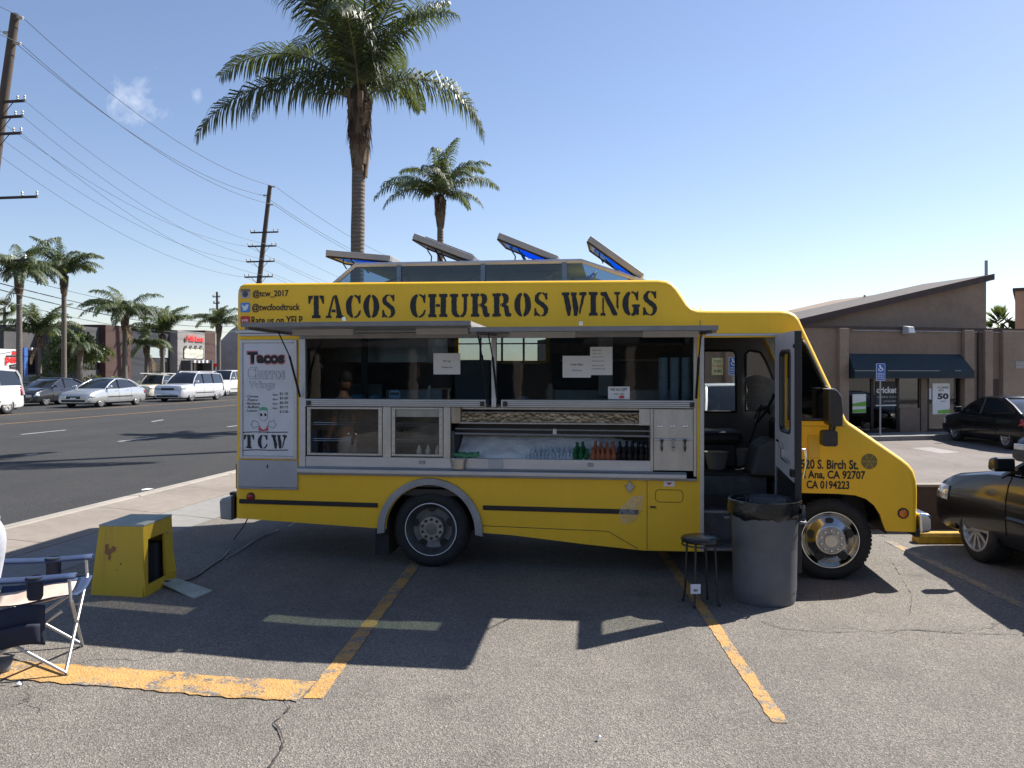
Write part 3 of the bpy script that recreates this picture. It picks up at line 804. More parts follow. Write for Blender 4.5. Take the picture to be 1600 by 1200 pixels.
def ell(cx, cz, rx, rz, a0, a1, n=14):
    return [(cx + rx * math.cos(R(a0 + (a1-a0)*i/n)), cz + rz * math.sin(R(a0 + (a1-a0)*i/n))) for i in range(n+1)]
def cres(cx, cz, rx, rz, ix, iz, a0, a1):
    return ell(cx, cz, rx, rz, a0, a1) + ell(cx, cz, ix, iz, a1, a0)
GL = {   # stencil slab letters, one list of polygons each, height 1
 'T': (.86, [[(.30,.14),(.20,.12),(.20,0),(.68,0),(.68,.12),(.58,.14),(.58,1),(.30,1)], [(.0,1),(.25,1),(.25,.88),(.17,.86),(.09,.64),(.0,.64)], [(.63,1),(.88,1),(.88,.64),(.79,.64),(.71,.86),(.63,.88)]]),
 'A': (.98, [[(.0,0),(.30,0),(.30,.10),(.22,.12),(.46,.92),(.40,1.0),(.36,.90),(.10,.12),(.0,.10)], [(.46,1),(.62,1),(.90,.12),(.98,.10),(.98,0),(.56,0),(.56,.10),(.62,.12)], [(.30,.26),(.54,.26),(.51,.38),(.34,.38)]]),
 'C': (.84, [cres(.44,.5,.44,.52,.13,.42,100,260), [(.47,.94),(.47,1.02),(.60,.99),(.72,.93),(.76,1.0),(.82,1.0),(.82,.62),(.74,.62),(.66,.82),(.56,.92)], [(.47,.06),(.47,-.02),(.64,.02),(.78,.14),(.84,.32),(.76,.34),(.68,.18),(.56,.08)]]),
 'O': (.88, [cres(.43,.5,.43,.52,.12,.42,97,263), cres(.45,.5,.43,.52,.12,.42,-83,83)]),
 'S': (.76, [[(.40,1.02),(.22,1.0),(.07,.88),(.04,.72),(.10,.58),(.30,.46),(.48,.34),(.53,.22),(.48,.08),(.40,.04),(.40,-.02),(.60,.02),(.73,.16),(.75,.32),(.68,.46),(.50,.58),(.30,.70),(.26,.80),(.30,.92),(.40,.96)],
              [(.45,1.02),(.45,.95),(.56,.86),(.62,.70),(.70,.70),(.70,1.0),(.64,1.0),(.60,.96)], [(.35,-.02),(.35,.04),(.20,.14),(.11,.34),(.03,.34),(.03,0),(.09,0),(.14,.04)]]),
 'H': (1.02, [[(.0,0),(.44,0),(.44,.12),(.36,.14),(.36,.86),(.44,.88),(.44,1),(.0,1),(.0,.88),(.08,.86),(.08,.14),(.0,.12)], [(.58,0),(1.02,0),(1.02,.12),(.94,.14),(.94,.86),(1.02,.88),(1.02,1),(.58,1),(.58,.88),(.66,.86),(.66,.14),(.58,.12)], [(.40,.44),(.62,.44),(.62,.56),(.40,.56)]]),
 'U': (.98, [[(.0,1),(.44,1),(.44,.88),(.36,.86),(.36,.30),(.40,.14),(.50,.08),(.50,-.02),(.28,0),(.13,.10),(.08,.28),(.08,.86),(.0,.88)], [(.62,1),(.98,1),(.98,.88),(.90,.86),(.90,.30),(.84,.12),(.72,.01),(.55,-.02),(.55,.07),(.66,.13),(.72,.26),(.72,.86),(.62,.88)]]),
 'R': (1.0, [[(.0,0),(.44,0),(.44,.12),(.36,.14),(.36,.86),(.44,.88),(.44,1),(.0,1),(.0,.88),(.08,.86),(.08,.14),(.0,.12)], [(.49,1),(.66,1),(.82,.92),(.86,.76),(.82,.60),(.70,.52),(.84,.44),(.88,.16),(.98,.14),(.98,.02),(.80,-.02),(.66,.04),(.62,.20),(.58,.40),(.49,.44),(.49,.56),(.56,.60),(.58,.74),(.56,.86),(.49,.90)], [(.40,.44),(.45,.44),(.45,.55),(.40,.55)]]),
 'W': (1.30, [[(.0,1),(.40,1),(.40,.88),(.34,.86),(.50,.34),(.44,0),(.30,0),(.08,.86),(.0,.88)], [(.48,1),(.78,1),(.78,.88),(.74,.86),(.88,.34),(.82,0),(.64,0),(.52,.86),(.48,.88)], [(.92,1),(1.30,1),(1.30,.88),(1.22,.86),(.96,.06),(.90,.14),(1.06,.86),(.92,.88)]]),
 'I': (.48, [[(.0,0),(.46,0),(.46,.12),(.37,.14),(.37,.86),(.46,.88),(.46,1),(.0,1),(.0,.88),(.09,.86),(.09,.14),(.0,.12)]]),
 'N': (1.02, [[(.0,0),(.26,0),(.26,.10),(.18,.12),(.18,.72),(.10,.82),(.10,.12),(.0,.10)], [(.0,1),(.30,1),(.88,.10),(.88,0),(.66,0),(.18,.80),(.0,.88)], [(.72,1),(1.02,1),(1.02,.90),(.94,.88),(.94,.24),(.84,.36),(.84,.88),(.72,.90)]]),
 'G': (.92, [cres(.44,.5,.44,.52,.13,.42,100,260), [(.47,.94),(.47,1.02),(.60,.99),(.72,.93),(.76,1.0),(.82,1.0),(.82,.64),(.74,.64),(.66,.82),(.56,.92)], [(.47,-.02),(.47,.06),(.56,.12),(.58,.34),(.50,.36),(.50,.46),(.92,.46),(.92,.36),(.86,.34),(.86,.02),(.78,.02),(.72,.06),(.62,.0)]]),
}
def rough(poly, amt):
    out = []
    for a, b in zip(poly, poly[1:] + poly[:1]):
        d = math.hypot(b[0]-a[0], b[1]-a[1]); n = max(1, int(d / .075))
        for i in range(n):
            out.append((a[0]+(b[0]-a[0])*i/n + random.uniform(-amt, amt), a[1]+(b[1]-a[1])*i/n + random.uniform(-amt, amt)))
    return out
def stencil(name, word, x0, x1, z0, z1, m, parent, y=-.004, gap=.13, amt=.011):
    wid = sum(GL[c][0] for c in word) + gap * (len(word) - 1)
    k = (x1 - x0) / wid; cx = 0; g = MB()
    for c in word:
        for poly in GL[c][1]:
            P = rough(poly, amt)
            Q = [(x0 + (cx + p[0]) * k, z0 + p[1] * (z1 - z0)) for p in P]
            tri = tessellate_polygon([[Vector((p[0], p[1], 0)) for p in Q]])
            g.add([(p[0], y, p[1]) for p in Q], [tuple(t) for t in tri])
        cx += GL[c][0] + gap
    return g.build(name, m, parent, fix=False)
zt, zb = 2.590, 2.372
for word, ua, ub in (('TACOS', 482, 618), ('CHURROS', 641, 857), ('WINGS', 878, 1027)):
    stencil('lettering', word, Ts(ua), Ts(ub), zb, zt, M['black_print'], truck)
side_text('handle_text', '@tcw_2017', 395, 451, 453, 466, M['black_print'], bold=.02)
side_text('handle_text', '@twcfoodtruck', 394, 469, 474, 488, M['black_print'], bold=.02)
side_text('handle_text', 'Rate us on YELP', 393, 473, 494, 507, M['black_print'], bold=.02)
def icon(v0, v1, m, name, draw):
    (s0, z1), (s1, z0) = T(376, v0), T(391, v1)
    g = MB(); g.prism(rrect(s0, s1, z0, z1, .016), -.004, -.0005); o = g.build(name, m, truck)
    draw((s0+s1)/2, (z0+z1)/2, s1-s0, o)
def cam_icon(s, z, w, o):
    g = MB(); g.prism(rrect(s-w*.48, s+w*.48, z+w*.18, z+w*.46, .008), -.006, -.0045); g.build('camera_band', mat('camera_brown', (.22,.17,.15), .5), o)
    g = MB(); g.prism(ell(s,z-.005,w*.30,w*.30,0,350,20), -.007, -.0047); g.build('camera_lens', mat('lens_grey', (.08,.09,.10), .4), o)
    g = MB(); g.prism(ell(s,z-.005,w*.17,w*.17,0,350,16), -.009, -.0072); g.build('lens_centre', mat('lens_blue', (.03,.04,.06), .2), o)
def bird_icon(s, z, w, o):
    pts = [(-.34,-.24),(-.10,-.18),(-.30,-.08),(-.20,-.06),(-.36,.06),(-.27,.07),(-.38,.20),(-.33,.30),(-.15,.14),(.02,.10),(.04,.24),(.16,.32),(.28,.26),(.40,.30),(.34,.20),(.38,.14),(.30,.12),(.26,-.08),(.10,-.26),(-.14,-.32)]
    g = MB(); g.prism([(s+a*w, z+b*w) for a, b in pts], -.006, -.0045); g.build('bird_mark', M['white'], o)
def rate_icon(s, z, w, o):
    text('icon_text', 'yelp', M['white'], o, lambda x, zz: (x, -.006, zz), (s-w*.36, s+w*.30, z-w*.14, z+w*.2), .02)
icon(452, 466, mat('icon_tan', (.52,.47,.42), .5), 'camera_icon', cam_icon)
icon(473, 488, mat('icon_blue', (.07,.27,.62), .5), 'bird_icon', bird_icon)
icon(494, 508, mat('icon_red', (.60,.03,.03), .5), 'rating_icon', rate_icon)
side_text('address_text', '1520 S. Birch St.', 1246, 1341, 718, 733, M['black_print'], bold=.028)
side_text('address_text', 'Santa Ana, CA 92707', 1229, 1352, 735, 750, M['black_print'], bold=.028)
side_text('address_text', 'CA 0194223', 1260, 1327, 751, 764, M['black_print'], bold=.028)
# round slotted grille on the nose
s, z = T(1358, 721)
g = MB(); rad = .066
fnv = lambda a, r: (s + r*math.cos(a), -.006, z + r*math.sin(a))
for k in range(6):
    for r0 in (.014, .028, .042, .055):
        a0, a1 = 2*math.pi*k/6 + .10, 2*math.pi*(k+1)/6 - .10
        m_ = 6; A = [a0 + (a1-a0)*i/m_ for i in range(m_+1)]
        vs = [fnv(a, r0) for a in A] + [fnv(a, r0+.008) for a in A]
        g.add(vs, [(i, i+1, m_+2+i, m_+1+i) for i in range(m_)])
g.build('vent_slots', mat('vent_dark_olive', (.10,.085,.03), .6), truck, fix=False)
g = MB(); g.lathe([(rad+.004,0),(rad+.002,.005),(0,.005)], 32, lambda x, y, h: (s+x, -h, z+y)); g.build('vent_disc', mat('vent_olive', (.42,.30,.05), .5), truck)
# access flap on the cab side
(s0, z1), (s1, z0) = T(1262, 680), T(1280, 716)
g = MB(); g.box(s0, s1, -.015, -.001, z0, z1); g.build('filler_flap', paint_body('flap_yellow', (.72,.44,.02), dirt_amt=.1), truck, bevel=.006)
# trash sticker
(s0, z1), (s1, z0) = T(1037, 748), T(1054, 760)
g = MB(); g.box(s0, s1, -.003, -.0005, z0, z1); st = g.build('trash_sticker', M['white'], truck)
text('sticker_text', 'TRASH', M['black_print'], st, lambda x, zz: (x, -.005, zz), (s0+.008, s1-.008, z0+.05, z1-.008), .04)
g = MB(); g.prism([(s0+.02,z0+.034),(s1-.02,z0+.034),((s0+s1)/2,z0+.01)], -.005, -.0035); g.build('sticker_arrow', M['red'], st)
# plastic bag hung on the side
g = MB(); pts = []
(s0, z0) = T(986, 796)
for i in range(9):
    for j in range(8):
        tt = i / 8; a = j / 7 - .5
        wd = .05 + .05 * math.sin(tt * 3.1)
        pts.append((s0 + .06 - .11*tt + a*wd*2 + random.uniform(-.01,.01), -.012 - .03*math.sin(tt*3)*(1-4*a*a) + random.uniform(-.008,.006), z0 + .13 - .26*tt + random.uniform(-.008,.008)))
g.add(pts, [(i*8+j, i*8+j+1, (i+1)*8+j+1, (i+1)*8+j) for i in range(8) for j in range(7)])
bgm, t_, p_ = new_mat('clear_plastic_bag'); p_.inputs['Base Color'].default_value = (.7,.7,.68,1); p_.inputs['Roughness'].default_value = .25; 
t_.links.new(ramp(t_, nz(t_, 30, 4, .6, objco(t_)), [(.35,(.06,)*3),(.75,(.5,)*3)]), p_.inputs['Alpha'])
bag = g.build('plastic_bag', bgm, None, smooth=180, fix=False)
bag.location = truck.location; bag.rotation_euler = truck.rotation_euler
tag(bag, 'crumpled clear plastic bag hanging at the end of the black stripe', 'plastic bag')
# ---- serving side: frames, glass, cases
def fbox(name, s0, s1, z0, z1, y0, y1, m, parent=truck, bevel=.004):
    g = MB(); g.box(s0, s1, y0, y1, z0, z1); return g.build(name, m, parent, bevel=bevel)
ZM0, ZM1, ZT = 1.525, 1.598, 2.20
SP = .612                                             # post between the two upper windows
fbox('top_rail', -1.285, 2.465, 2.175, 2.225, -.02, .06, M['alu_dull'])
fbox('gutter_rail', -1.93, 2.52, 2.232, 2.262, -.03, -.001, M['alu'])
fbox('window_post', SP-.022, SP+.022, ZM0, 2.175, -.022, .035, M['alu'])
fbox('window_post', -1.290, -1.225, .905, 2.175, -.012, .05, M['alu'])
fbox('window_post', 2.44, 2.468, .905, 2.175, -.008, .05, M['steel'])
for s0, s1 in ((-1.223, SP-.075), (SP+.07, 2.455)):
    g = MB(); g.box(s0, s1, -.035, .03, ZM0, ZM1)
    o = g.build('counter_rail', M['alu'], truck, bevel=.006)
    q = MB()
    for zz in (ZM0+.018, ZM0+.036, ZM0+.054): q.box(s0+.01, s1-.01, -.038, -.034, zz-.0025, zz+.0025)
    q.build('rail_groove', M['wheel_paint'], o)
    for sx in (s0+.02, s1-.05):
        fbox('rail_clip', sx, sx+.04, ZM0+.01, ZM0+.055, -.055, -.036, M['black_plastic'])
for s0, s1 in ((-1.225, SP-.022), (SP+.022, 2.44)):
    g = MB(); g.poly([(s0,.015,ZM1),(s1,.015,ZM1),(s1,.015,2.175),(s0,.015,2.175)]); g.build('service_window', M['glass'], truck)
# lower case frames
def case(s0, s1, z0, z1, nshelf, brown):
    c = bpy.data.objects.new('display_case', None); COL.objects.link(c); c.parent = truck
    w = .035
    for a, b, p, q in ((s0, s0+w, z0, z1), (s1-w, s1, z0, z1), (s0+w, s1-w, z0, z0+.022), (s0+w, s1-w, z1-.022, z1)):
        fbox('case_frame', a, b, p, q, -.006, .03, M['steel'], c, .003)
    g = MB()
    for sx in (s0+w/2, s1-w/2):
        for k in range(7):
            zz = z0 + .03 + (z1-z0-.06)*k/6
            g.lathe([(.007,0),(.005,.004),(0,.005)], 8, lambda x, y, h: (sx+x, -.006-h, zz+y))
    g.build('rivet', M['wheel_steel'], c)['kind'] = 'stuff'
    g = MB(); g.poly([(s0+w,.012,z0+.022),(s1-w,.012,z0+.022),(s1-w,.012,z1-.022),(s0+w,.012,z1-.022)]); g.build('case_glass', M['glass_clear'], c)
    for k in range(nshelf):
        zz = z0 + (z1-z0)*(k+1)/(nshelf+1)
        g = MB(); g.tube([(s0+w,.03,zz),(s1-w,.03,zz)], .006, 6); g.tube([(s0+w,.03,zz-.018),(s1-w,.03,zz-.018)], .004, 6)
        for q in range(9): g.tube([(s0+w+(s1-s0-2*w)*q/8,.03,zz),(s0+w+(s1-s0-2*w)*q/8,.36,zz)], .003, 5)
        g.build('shelf', M['chrome'], c)
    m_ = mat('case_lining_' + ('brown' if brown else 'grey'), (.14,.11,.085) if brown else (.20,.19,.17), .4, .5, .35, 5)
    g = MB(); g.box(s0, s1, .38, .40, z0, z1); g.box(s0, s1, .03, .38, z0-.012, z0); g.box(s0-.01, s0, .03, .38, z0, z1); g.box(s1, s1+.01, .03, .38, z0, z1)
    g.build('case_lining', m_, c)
    return c
case(T(480,0)[0], T(597,0)[0], 1.055, 1.520, 2, True)
case(T(612,0)[0], T(692,0)[0], 1.055, 1.520, 2, False)
fbox('case_drawer', Ts(617), Ts(687), 1.425, 1.50, .02, .06, M['steel'])
for sx in (Ts(529), Ts(541)):
    g = MB(); g.lathe([(.010,0),(.013,.012),(0,.02)], 10, lambda x, y, h: (sx+x, .30-h, 1.24+y)); g.build('case_knob', M['chrome'], truck, smooth=60)
fbox('case_post', Ts(598), Ts(611), 1.04, ZM0, -.004, .05, M['steel'])
fbox('case_post', Ts(693), Ts(704), 1.04, ZM0, -.004, .05, M['steel'])
fbox('sill_face', -1.225, Ts(1020), .945, 1.045, -.004, .03, M['alu'])
g = MB(); g.prism([(-.075,.892),(-.002,.888),(-.002,.946),(-.05,.944),(-.075,.930)], -1.285, Ts(1072), fn=lambda a, y, b: (y, a, b)); g.build('sill_shelf', M['alu'], truck, bevel=.004)
fbox('sill_band', -1.285, 2.468, .868, .890, -.028, -.001, M['alu_dull'])
for u in (655, 918): fbox('sill_latch', Ts(u), Ts(u+9), .985, 1.015, -.02, -.004, M['alu_dull'])
fbox('sill_cover', Ts(763), Ts(786), .955, 1.04, -.012, -.004, M['grey_panel'])
# grill tray with quilted steel
gx0, gx1 = Ts(705), Ts(1016)
qm, t_, p_ = new_mat('quilted_steel')
v_ = objco(t_, (15, 1, 21))
rot = nd(t_, 'ShaderNodeMapping'); rot.inputs['Rotation'].default_value = (0, R(38), 0); t_.links.new(v_, rot.inputs['Vector'])
ck = nd(t_, 'ShaderNodeTexVoronoi', Scale=1.6, feature='F1'); t_.links.new(rot.outputs[0], ck.inputs['Vector'])
t_.links.new(ramp(t_, nz(t_, 9, 5, .6, objco(t_)), [(.35,(.30,.22,.13)),(.7,(.66,.54,.38))]), p_.inputs['Base Color'])
p_.inputs['Metallic'].default_value = .25; p_.inputs['Roughness'].default_value = .35
bump(t_, p_, ck.outputs['Distance'], .9, .05)
g = MB(); g.add([(gx0+.06,.02,1.385),(gx1-.06,.02,1.385),(gx1-.06,.075,1.468),(gx0+.06,.075,1.468)], [(0,1,2,3)])
g.add([(gx0+.06,.02,1.385),(gx1-.06,.02,1.385),(gx1-.06,.02,1.372),(gx0+.06,.02,1.372)], [(0,1,2,3)]); g.build('quilted_tray', qm, truck)
g = MB(); g.add([(gx0+.06,.05,1.50),(gx1-.06,.05,1.50),(gx1-.06,.30,1.54),(gx0+.06,.30,1.54)], [(0,1,2,3)]); g.build('quilted_hood', qm, truck)
fbox('tray_lip', gx0+.06, gx1-.06, 1.470, 1.480, .05, .08, M['steel'])
fbox('tray_lip', gx0+.06, gx1-.06, 1.368, 1.384, .0, .018, M['steel'])
fbox('tray_end', gx0, gx0+.09, 1.37, ZM0, -.002, .3, mat('greasy_steel', (.36,.31,.24), .45, .9, .35, 8))
fbox('tray_end', gx1-.10, gx1-.0, 1.365, ZM0-.004, -.002, .3, M['steel'])
g = MB(); g.tube([(gx0+.04,.0,1.322),(gx1,.0,1.315)], .008, 8); g.tube([(gx0+.04,-.012,1.277),(gx1,-.012,1.268)], .011, 8); g.build('lift_bar', M['steel'], truck)
fbox('lift_bracket', Ts(864), Ts(870), 1.27, 1.33, -.02, .01, M['alu'])
fbox('bin_back_panel', gx0, gx1, 1.24, 1.37, .28, .30, M['black_plastic'])
# ice bin
g = MB(); N1, N2 = 60, 10; vs = []
for i in range(N1+1):
    for j in range(N2+1):
        x = gx0 + .04 + (gx1-gx0-.06)*i/N1; t = j/N2
        h = noise.noise(Vector((x*9, t*3, 0)))*.022 + noise.noise(Vector((x*30, t*9, 4)))*.012
        edge = max(0, (x - (gx1-.5))/.5)
        vs.append((x, .03+.40*t, 1.02 + .24*t*(1-.35*edge) + h - .03*edge))
g.add(vs, [(i*(N2+1)+j, (i+1)*(N2+1)+j, (i+1)*(N2+1)+j+1, i*(N2+1)+j+1) for i in range(N1) for j in range(N2)])
ice = g.build('crushed_ice', M['ice'], None, smooth=60, fix=False); ice.location = truck.location; ice.rotation_euler = truck.rotation_euler
tag(ice, 'bed of crushed ice in the open drinks bin', 'ice', kind='stuff')
fbox('bin_liner', gx0, gx0+.03, 1.0, 1.30, .0, .5, M['dark_in']); fbox('bin_liner', gx1-.012, gx1, 1.0, 1.37, .0, .5, M['dark_in'])
# drinks dispenser panel
d0, d1 = Ts(1020), Ts(1086)
disp = fbox('dispenser_panel', d0+.005, 2.438, .955, 1.518, .006, .02, M['steel'])
fbox('dispenser_ledge', d0+.01, 2.44, 1.232, 1.248, -.014, .005, M['alu'], disp)
fbox('dispenser_edge', d0-.022, d0+.004, .945, ZM0-.004, -.012, .04, M['steel'], disp)
for k, u in enumerate((1034, 1052, 1070)):
    sx, zz = T(u, 695)
    g = MB(); g.prism([(sx-.018,zz+.05),(sx+.018,zz+.05),(sx+.004,zz+.005),(sx+.012,zz-.02),(sx+.004,zz-.06),(sx-.004,zz-.06),(sx-.012,zz-.02),(sx-.004,zz+.005)], -.04, .004)
    g.build('tap', M['black_plastic'] if k != 1 else M['wheel_steel'], disp, bevel=.004)
    g = MB(); g.tube([(sx,-.02,zz-.005),(sx,-.045,zz-.02)], .009, 8); g.build('tap_nozzle', M['chrome'], disp)
    g = MB(); s2, z2 = T(u-3+2*k, 666); g.lathe([(.02,0),(.02,.004),(.012,.006),(0,.006)], 12, lambda x, y, h: (s2+x, .005-h, z2+y*.55)); g.build('tap_plate', M['chrome'], disp)
# dark backing and counters inside
fbox('counter', -1.22, 2.45, 1.50, 1.523, .05, .42, M['steel'])
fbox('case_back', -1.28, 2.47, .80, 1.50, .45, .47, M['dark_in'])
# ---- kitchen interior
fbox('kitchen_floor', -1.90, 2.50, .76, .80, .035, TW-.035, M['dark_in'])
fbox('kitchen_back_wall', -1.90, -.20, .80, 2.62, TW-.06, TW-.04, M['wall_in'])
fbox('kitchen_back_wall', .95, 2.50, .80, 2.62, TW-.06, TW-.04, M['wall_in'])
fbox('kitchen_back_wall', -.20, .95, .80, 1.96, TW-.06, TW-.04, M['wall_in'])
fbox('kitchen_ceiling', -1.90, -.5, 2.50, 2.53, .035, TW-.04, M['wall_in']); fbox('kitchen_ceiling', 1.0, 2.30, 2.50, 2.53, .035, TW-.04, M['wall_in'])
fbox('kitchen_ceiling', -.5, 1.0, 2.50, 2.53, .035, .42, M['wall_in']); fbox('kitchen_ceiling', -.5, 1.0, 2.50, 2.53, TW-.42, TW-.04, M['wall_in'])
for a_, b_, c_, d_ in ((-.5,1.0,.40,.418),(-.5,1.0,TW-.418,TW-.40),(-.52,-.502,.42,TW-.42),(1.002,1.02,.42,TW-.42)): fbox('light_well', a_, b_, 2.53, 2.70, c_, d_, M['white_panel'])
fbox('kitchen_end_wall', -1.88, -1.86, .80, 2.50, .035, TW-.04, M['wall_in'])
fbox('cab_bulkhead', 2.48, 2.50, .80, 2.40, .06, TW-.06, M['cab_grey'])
g = MB(); g.prism([(.95,1.95),(.95,2.28),(1.35,2.45),(2.0,2.45),(2.0,1.95)], -1.5, -.25, fn=lambda a, y, b: (y, a, b)); g.build('extractor_hood', M['steel'], truck, bevel=.01)
fbox('fryer', -1.3, -.9, .80, 1.72, 1.45, 2.05, M['steel']); fbox('griddle', -.85, -.2, .80, 1.66, 1.45, 2.05, M['steel'])
fbox('fridge', .08, .45, .80, 1.98, .75, 1.25, M['wall_in'], bevel=.015); fbox('fridge_door', .05, .075, .82, 1.96, .75, 1.25, M['glass_dark'])
fbox('prep_counter', 1.0, 2.4, .80, 1.66, 1.5, 2.05, M['steel']); fbox('shelf_unit', 1.1, 2.3, 1.98, 2.0, 1.75, 2.05, M['steel'])
fbox('pillar', -.90, -.84, 1.52, 2.5, .7, .76, M['black_plastic'])
fbox('ceiling_duct', 1.55, 1.70, 1.60, 2.5, 1.2, 1.35, M['steel'])
# ---- menu board, small panels
(m0, mz1), (m1, mz0) = T(376, 531), T(465, 717)
mz1 = (T(376,531)[1]+T(465,531)[1])/2; mz0 = (T(376,717)[1]+T(465,717)[1])/2
board = fbox('menu_board', m0+.03, m1-.03, mz0+.03, mz1-.03, -.012, -.001, M['white_panel'])
for a, b, p, q in ((m0,m0+.03,mz0,mz1),(m1-.03,m1,mz0,mz1),(m0+.03,m1-.03,mz0,mz0+.03),(m0+.03,m1-.03,mz1-.03,mz1)):
    fbox('board_frame', a, b, p, q, -.022, -.001, M['alu'], board, .004)
fbox('upper_trim', -1.90, -1.30, 2.205, 2.229, -.016, -.001, M['alu'])
fbox('locker_door', Ts(373), Ts(466), T(420,761)[1], T(420,719)[1], -.016, -.001, M['grey_panel'], truck, .005)
fbox('locker_lip', Ts(373), Ts(466), T(420,764)[1], T(420,761)[1]-.002, -.022, -.001, M['alu_dull'], truck, .003)
sx, zz = T(419, 728); fbox('locker_lock', sx-.006, sx+.006, zz-.018, zz+.014, -.022, -.0165, M['black_plastic'])
bt = lambda body, u0, u1, v0, v1, m, bold=.02, sh=0: side_text('board_text', body, u0, u1, v0, v1, m, board, -.0145, bold, sh)
def scrawl(name, pts, r, m, y=-.0145):
    g = MB(); g.tube([(T(u, v)[0], y, T(u, v)[1]) for u, v in pts], r, 4); return g.build(name, m, board)
o = side_text('board_text', 'Tacos', 386, 447, 548, 570, M['pink'], board, -.0138, .085, 0)
bt('Tacos', 388, 445, 550, 568, M['black_print'], .055)
grey_ink = mat('grey_marker', (.30,.31,.34), .6)
def outline_text(body, u0, u1, v0, v1, m, bold):
    side_text('board_text', body, u0, u1, v0, v1, m, board, -.0140, bold)
    side_text('board_text', body, u0+1.2, u1-1.2, v0+1, v1-1, M['white_panel'], board, -.0150, bold - .035)
outline_text('Churros', 388, 446, 573, 593, grey_ink, .04)
outline_text('Wings', 390, 430, 595, 610, grey_ink, .04)
for k, (a, b) in enumerate((('Carnes','$1.50'),('Pastor','$3.00'),('Barbacoa','$6.00'),('Buffalo','$9.75'),('Lemon','$12.00'))):
    bt('- ' + a, 384, 384 + 12 + len(a)*1.4, 617+k*5.6, 621+k*5.6, M['black_print'], .01); bt(b, 438, 451, 613+k*7, 617.5+k*7, M['black_print'], .01)
for k in range(4): bt('6pc', 427, 435, 615+k*7, 619+k*7, M['black_print'], .01)
# small alien figure on the board
def flat(name, pts, m, y=-.0145):
    g = MB(); P = [T(u, v) for u, v in pts]; g.prism(P, y, y+.0012); return g.build(name, m, board)
E2 = lambda cu, cv, ru, rv, a0=0, a1=345, n=18: [(cu+ru*math.cos(R(a0+(a1-a0)*i/n)), cv-rv*math.sin(R(a0+(a1-a0)*i/n))) for i in range(n+1)]
flat('cartoon_head', E2(412.5, 647, 7.2, 11), grey_ink, -.0140)
flat('cartoon_head', E2(412.5, 647, 6.5, 10.2), M['white_panel'], -.0155)
flat('cartoon_cap', E2(412.5, 641, 6.8, 5.4, 0, 180), M['green_print'], -.0165)
for du in (-3.2, 3.2): flat('cartoon_eye', [(412.5+du+a*1, 648+b) for a, b in ((-2,-2),(0,-2.4),(2,-1),(1.6,2),(-.4,2.4),(-1.8,.6))], M['black_print'], -.0165)
for pts in ([(404,659),(396,657),(393,664),(397,669),(403,666)], [(421,659),(429,657),(432,664),(428,669),(422,666)], [(404,660),(407,672),(406,677)], [(421,660),(418,672),(419,677)]):
    scrawl('cartoon_outline', pts, .0025, grey_ink)
flat('cartoon_top', [(406,664),(408.5,669),(411,671),(414,671),(416.5,669),(419,664),(420.5,672),(418,673),(412.5,673.5),(407,673),(404.5,672)], M['red'])
for v_ in (675, 703): scrawl('board_rule', [(380, v_+.4), (400, v_-.4), (425, v_+.3), (451, v_)], .004, M['black_print'])
GL['t'] = GL['T']
(s0, _), (s1, _) = T(382, 690), T(449, 690)
stencil('board_text', 'TCW', s0, s1, T(415, 700.5)[1], T(415, 679.5)[1], M['black_print'], board, -.0145, .32, .02)
# ---- awning hatches
def awning(s0, s1, zh, zo, slot0, slot1, gm):
    a = bpy.data.objects.new('awning', None); COL.objects.link(a); a.parent = truck
    D = 1.15; yh = -.03
    zz = lambda y: zh + (zo - zh) * (yh - y) / D
    def slab(x0, x1, ya, yb, th=.030, dz=0, m=M['alu_dull'], name='awning_panel'):
        g = MB(); g.hexa([(x0,yb,zz(yb)+dz),(x1,yb,zz(yb)+dz),(x1,ya,zz(ya)+dz),(x0,ya,zz(ya)+dz)], [(x0,yb,zz(yb)+dz+th),(x1,yb,zz(yb)+dz+th),(x1,ya,zz(ya)+dz+th),(x0,ya,zz(ya)+dz+th)])
        return g.build(name, m, a)
    ya, yb = -.24, -.46
    slab(s0, s1, yh, ya); slab(s0, slot0, ya, yb); slab(slot1, s1, ya, yb); slab(s0, s1, yb, yh - D)
    slab(slot0, slot1, ya, yb, .006, .012, gm, 'awning_skylight')
    slab(s0-.006, s1+.006, yh-D+.001, yh-D-.03, .036, -.004, M['edge_grey'], 'awning_edge')
    for x in (s0, s1-.035): slab(x, x+.035, -.06, yh-D+.03, .022, -.0225, M['edge_grey'], 'awning_edge')
    slab(s0+.25, s0+.80, -.70, -.76, .05, -.051, M['grey_panel'], 'light_housing')
    slab(s1-.55, s1-.10, -.70, -.76, .05, -.051, M['grey_panel'], 'light_housing')
    for x in (s0+.035, s1-.06):
        g = MB(); g.tube([(x,-.045,ZM1+.02),(x,-.30,zz(-.30)-.22)], .011, 8); g.tube([(x,-.30,zz(-.30)-.22),(x,-.56,zz(-.56)-.005)], .006, 8)
        g.build('gas_strut', M['black_plastic'], a)
    g = MB(); x = (s0+s1)/2-.1
    g.box(x,x+.03,yh-D-.02,yh-D+.02,zz(yh-D)+.043,zz(yh-D)+.07); g.build('awning_catch', M['chrome'], a)
awning(-1.30, .607, 2.222, 2.228, -.85, .26, M['glass_pale'])
awning(.611, 2.52, 2.212, 2.178, .85, 2.2, M['glass_green'])
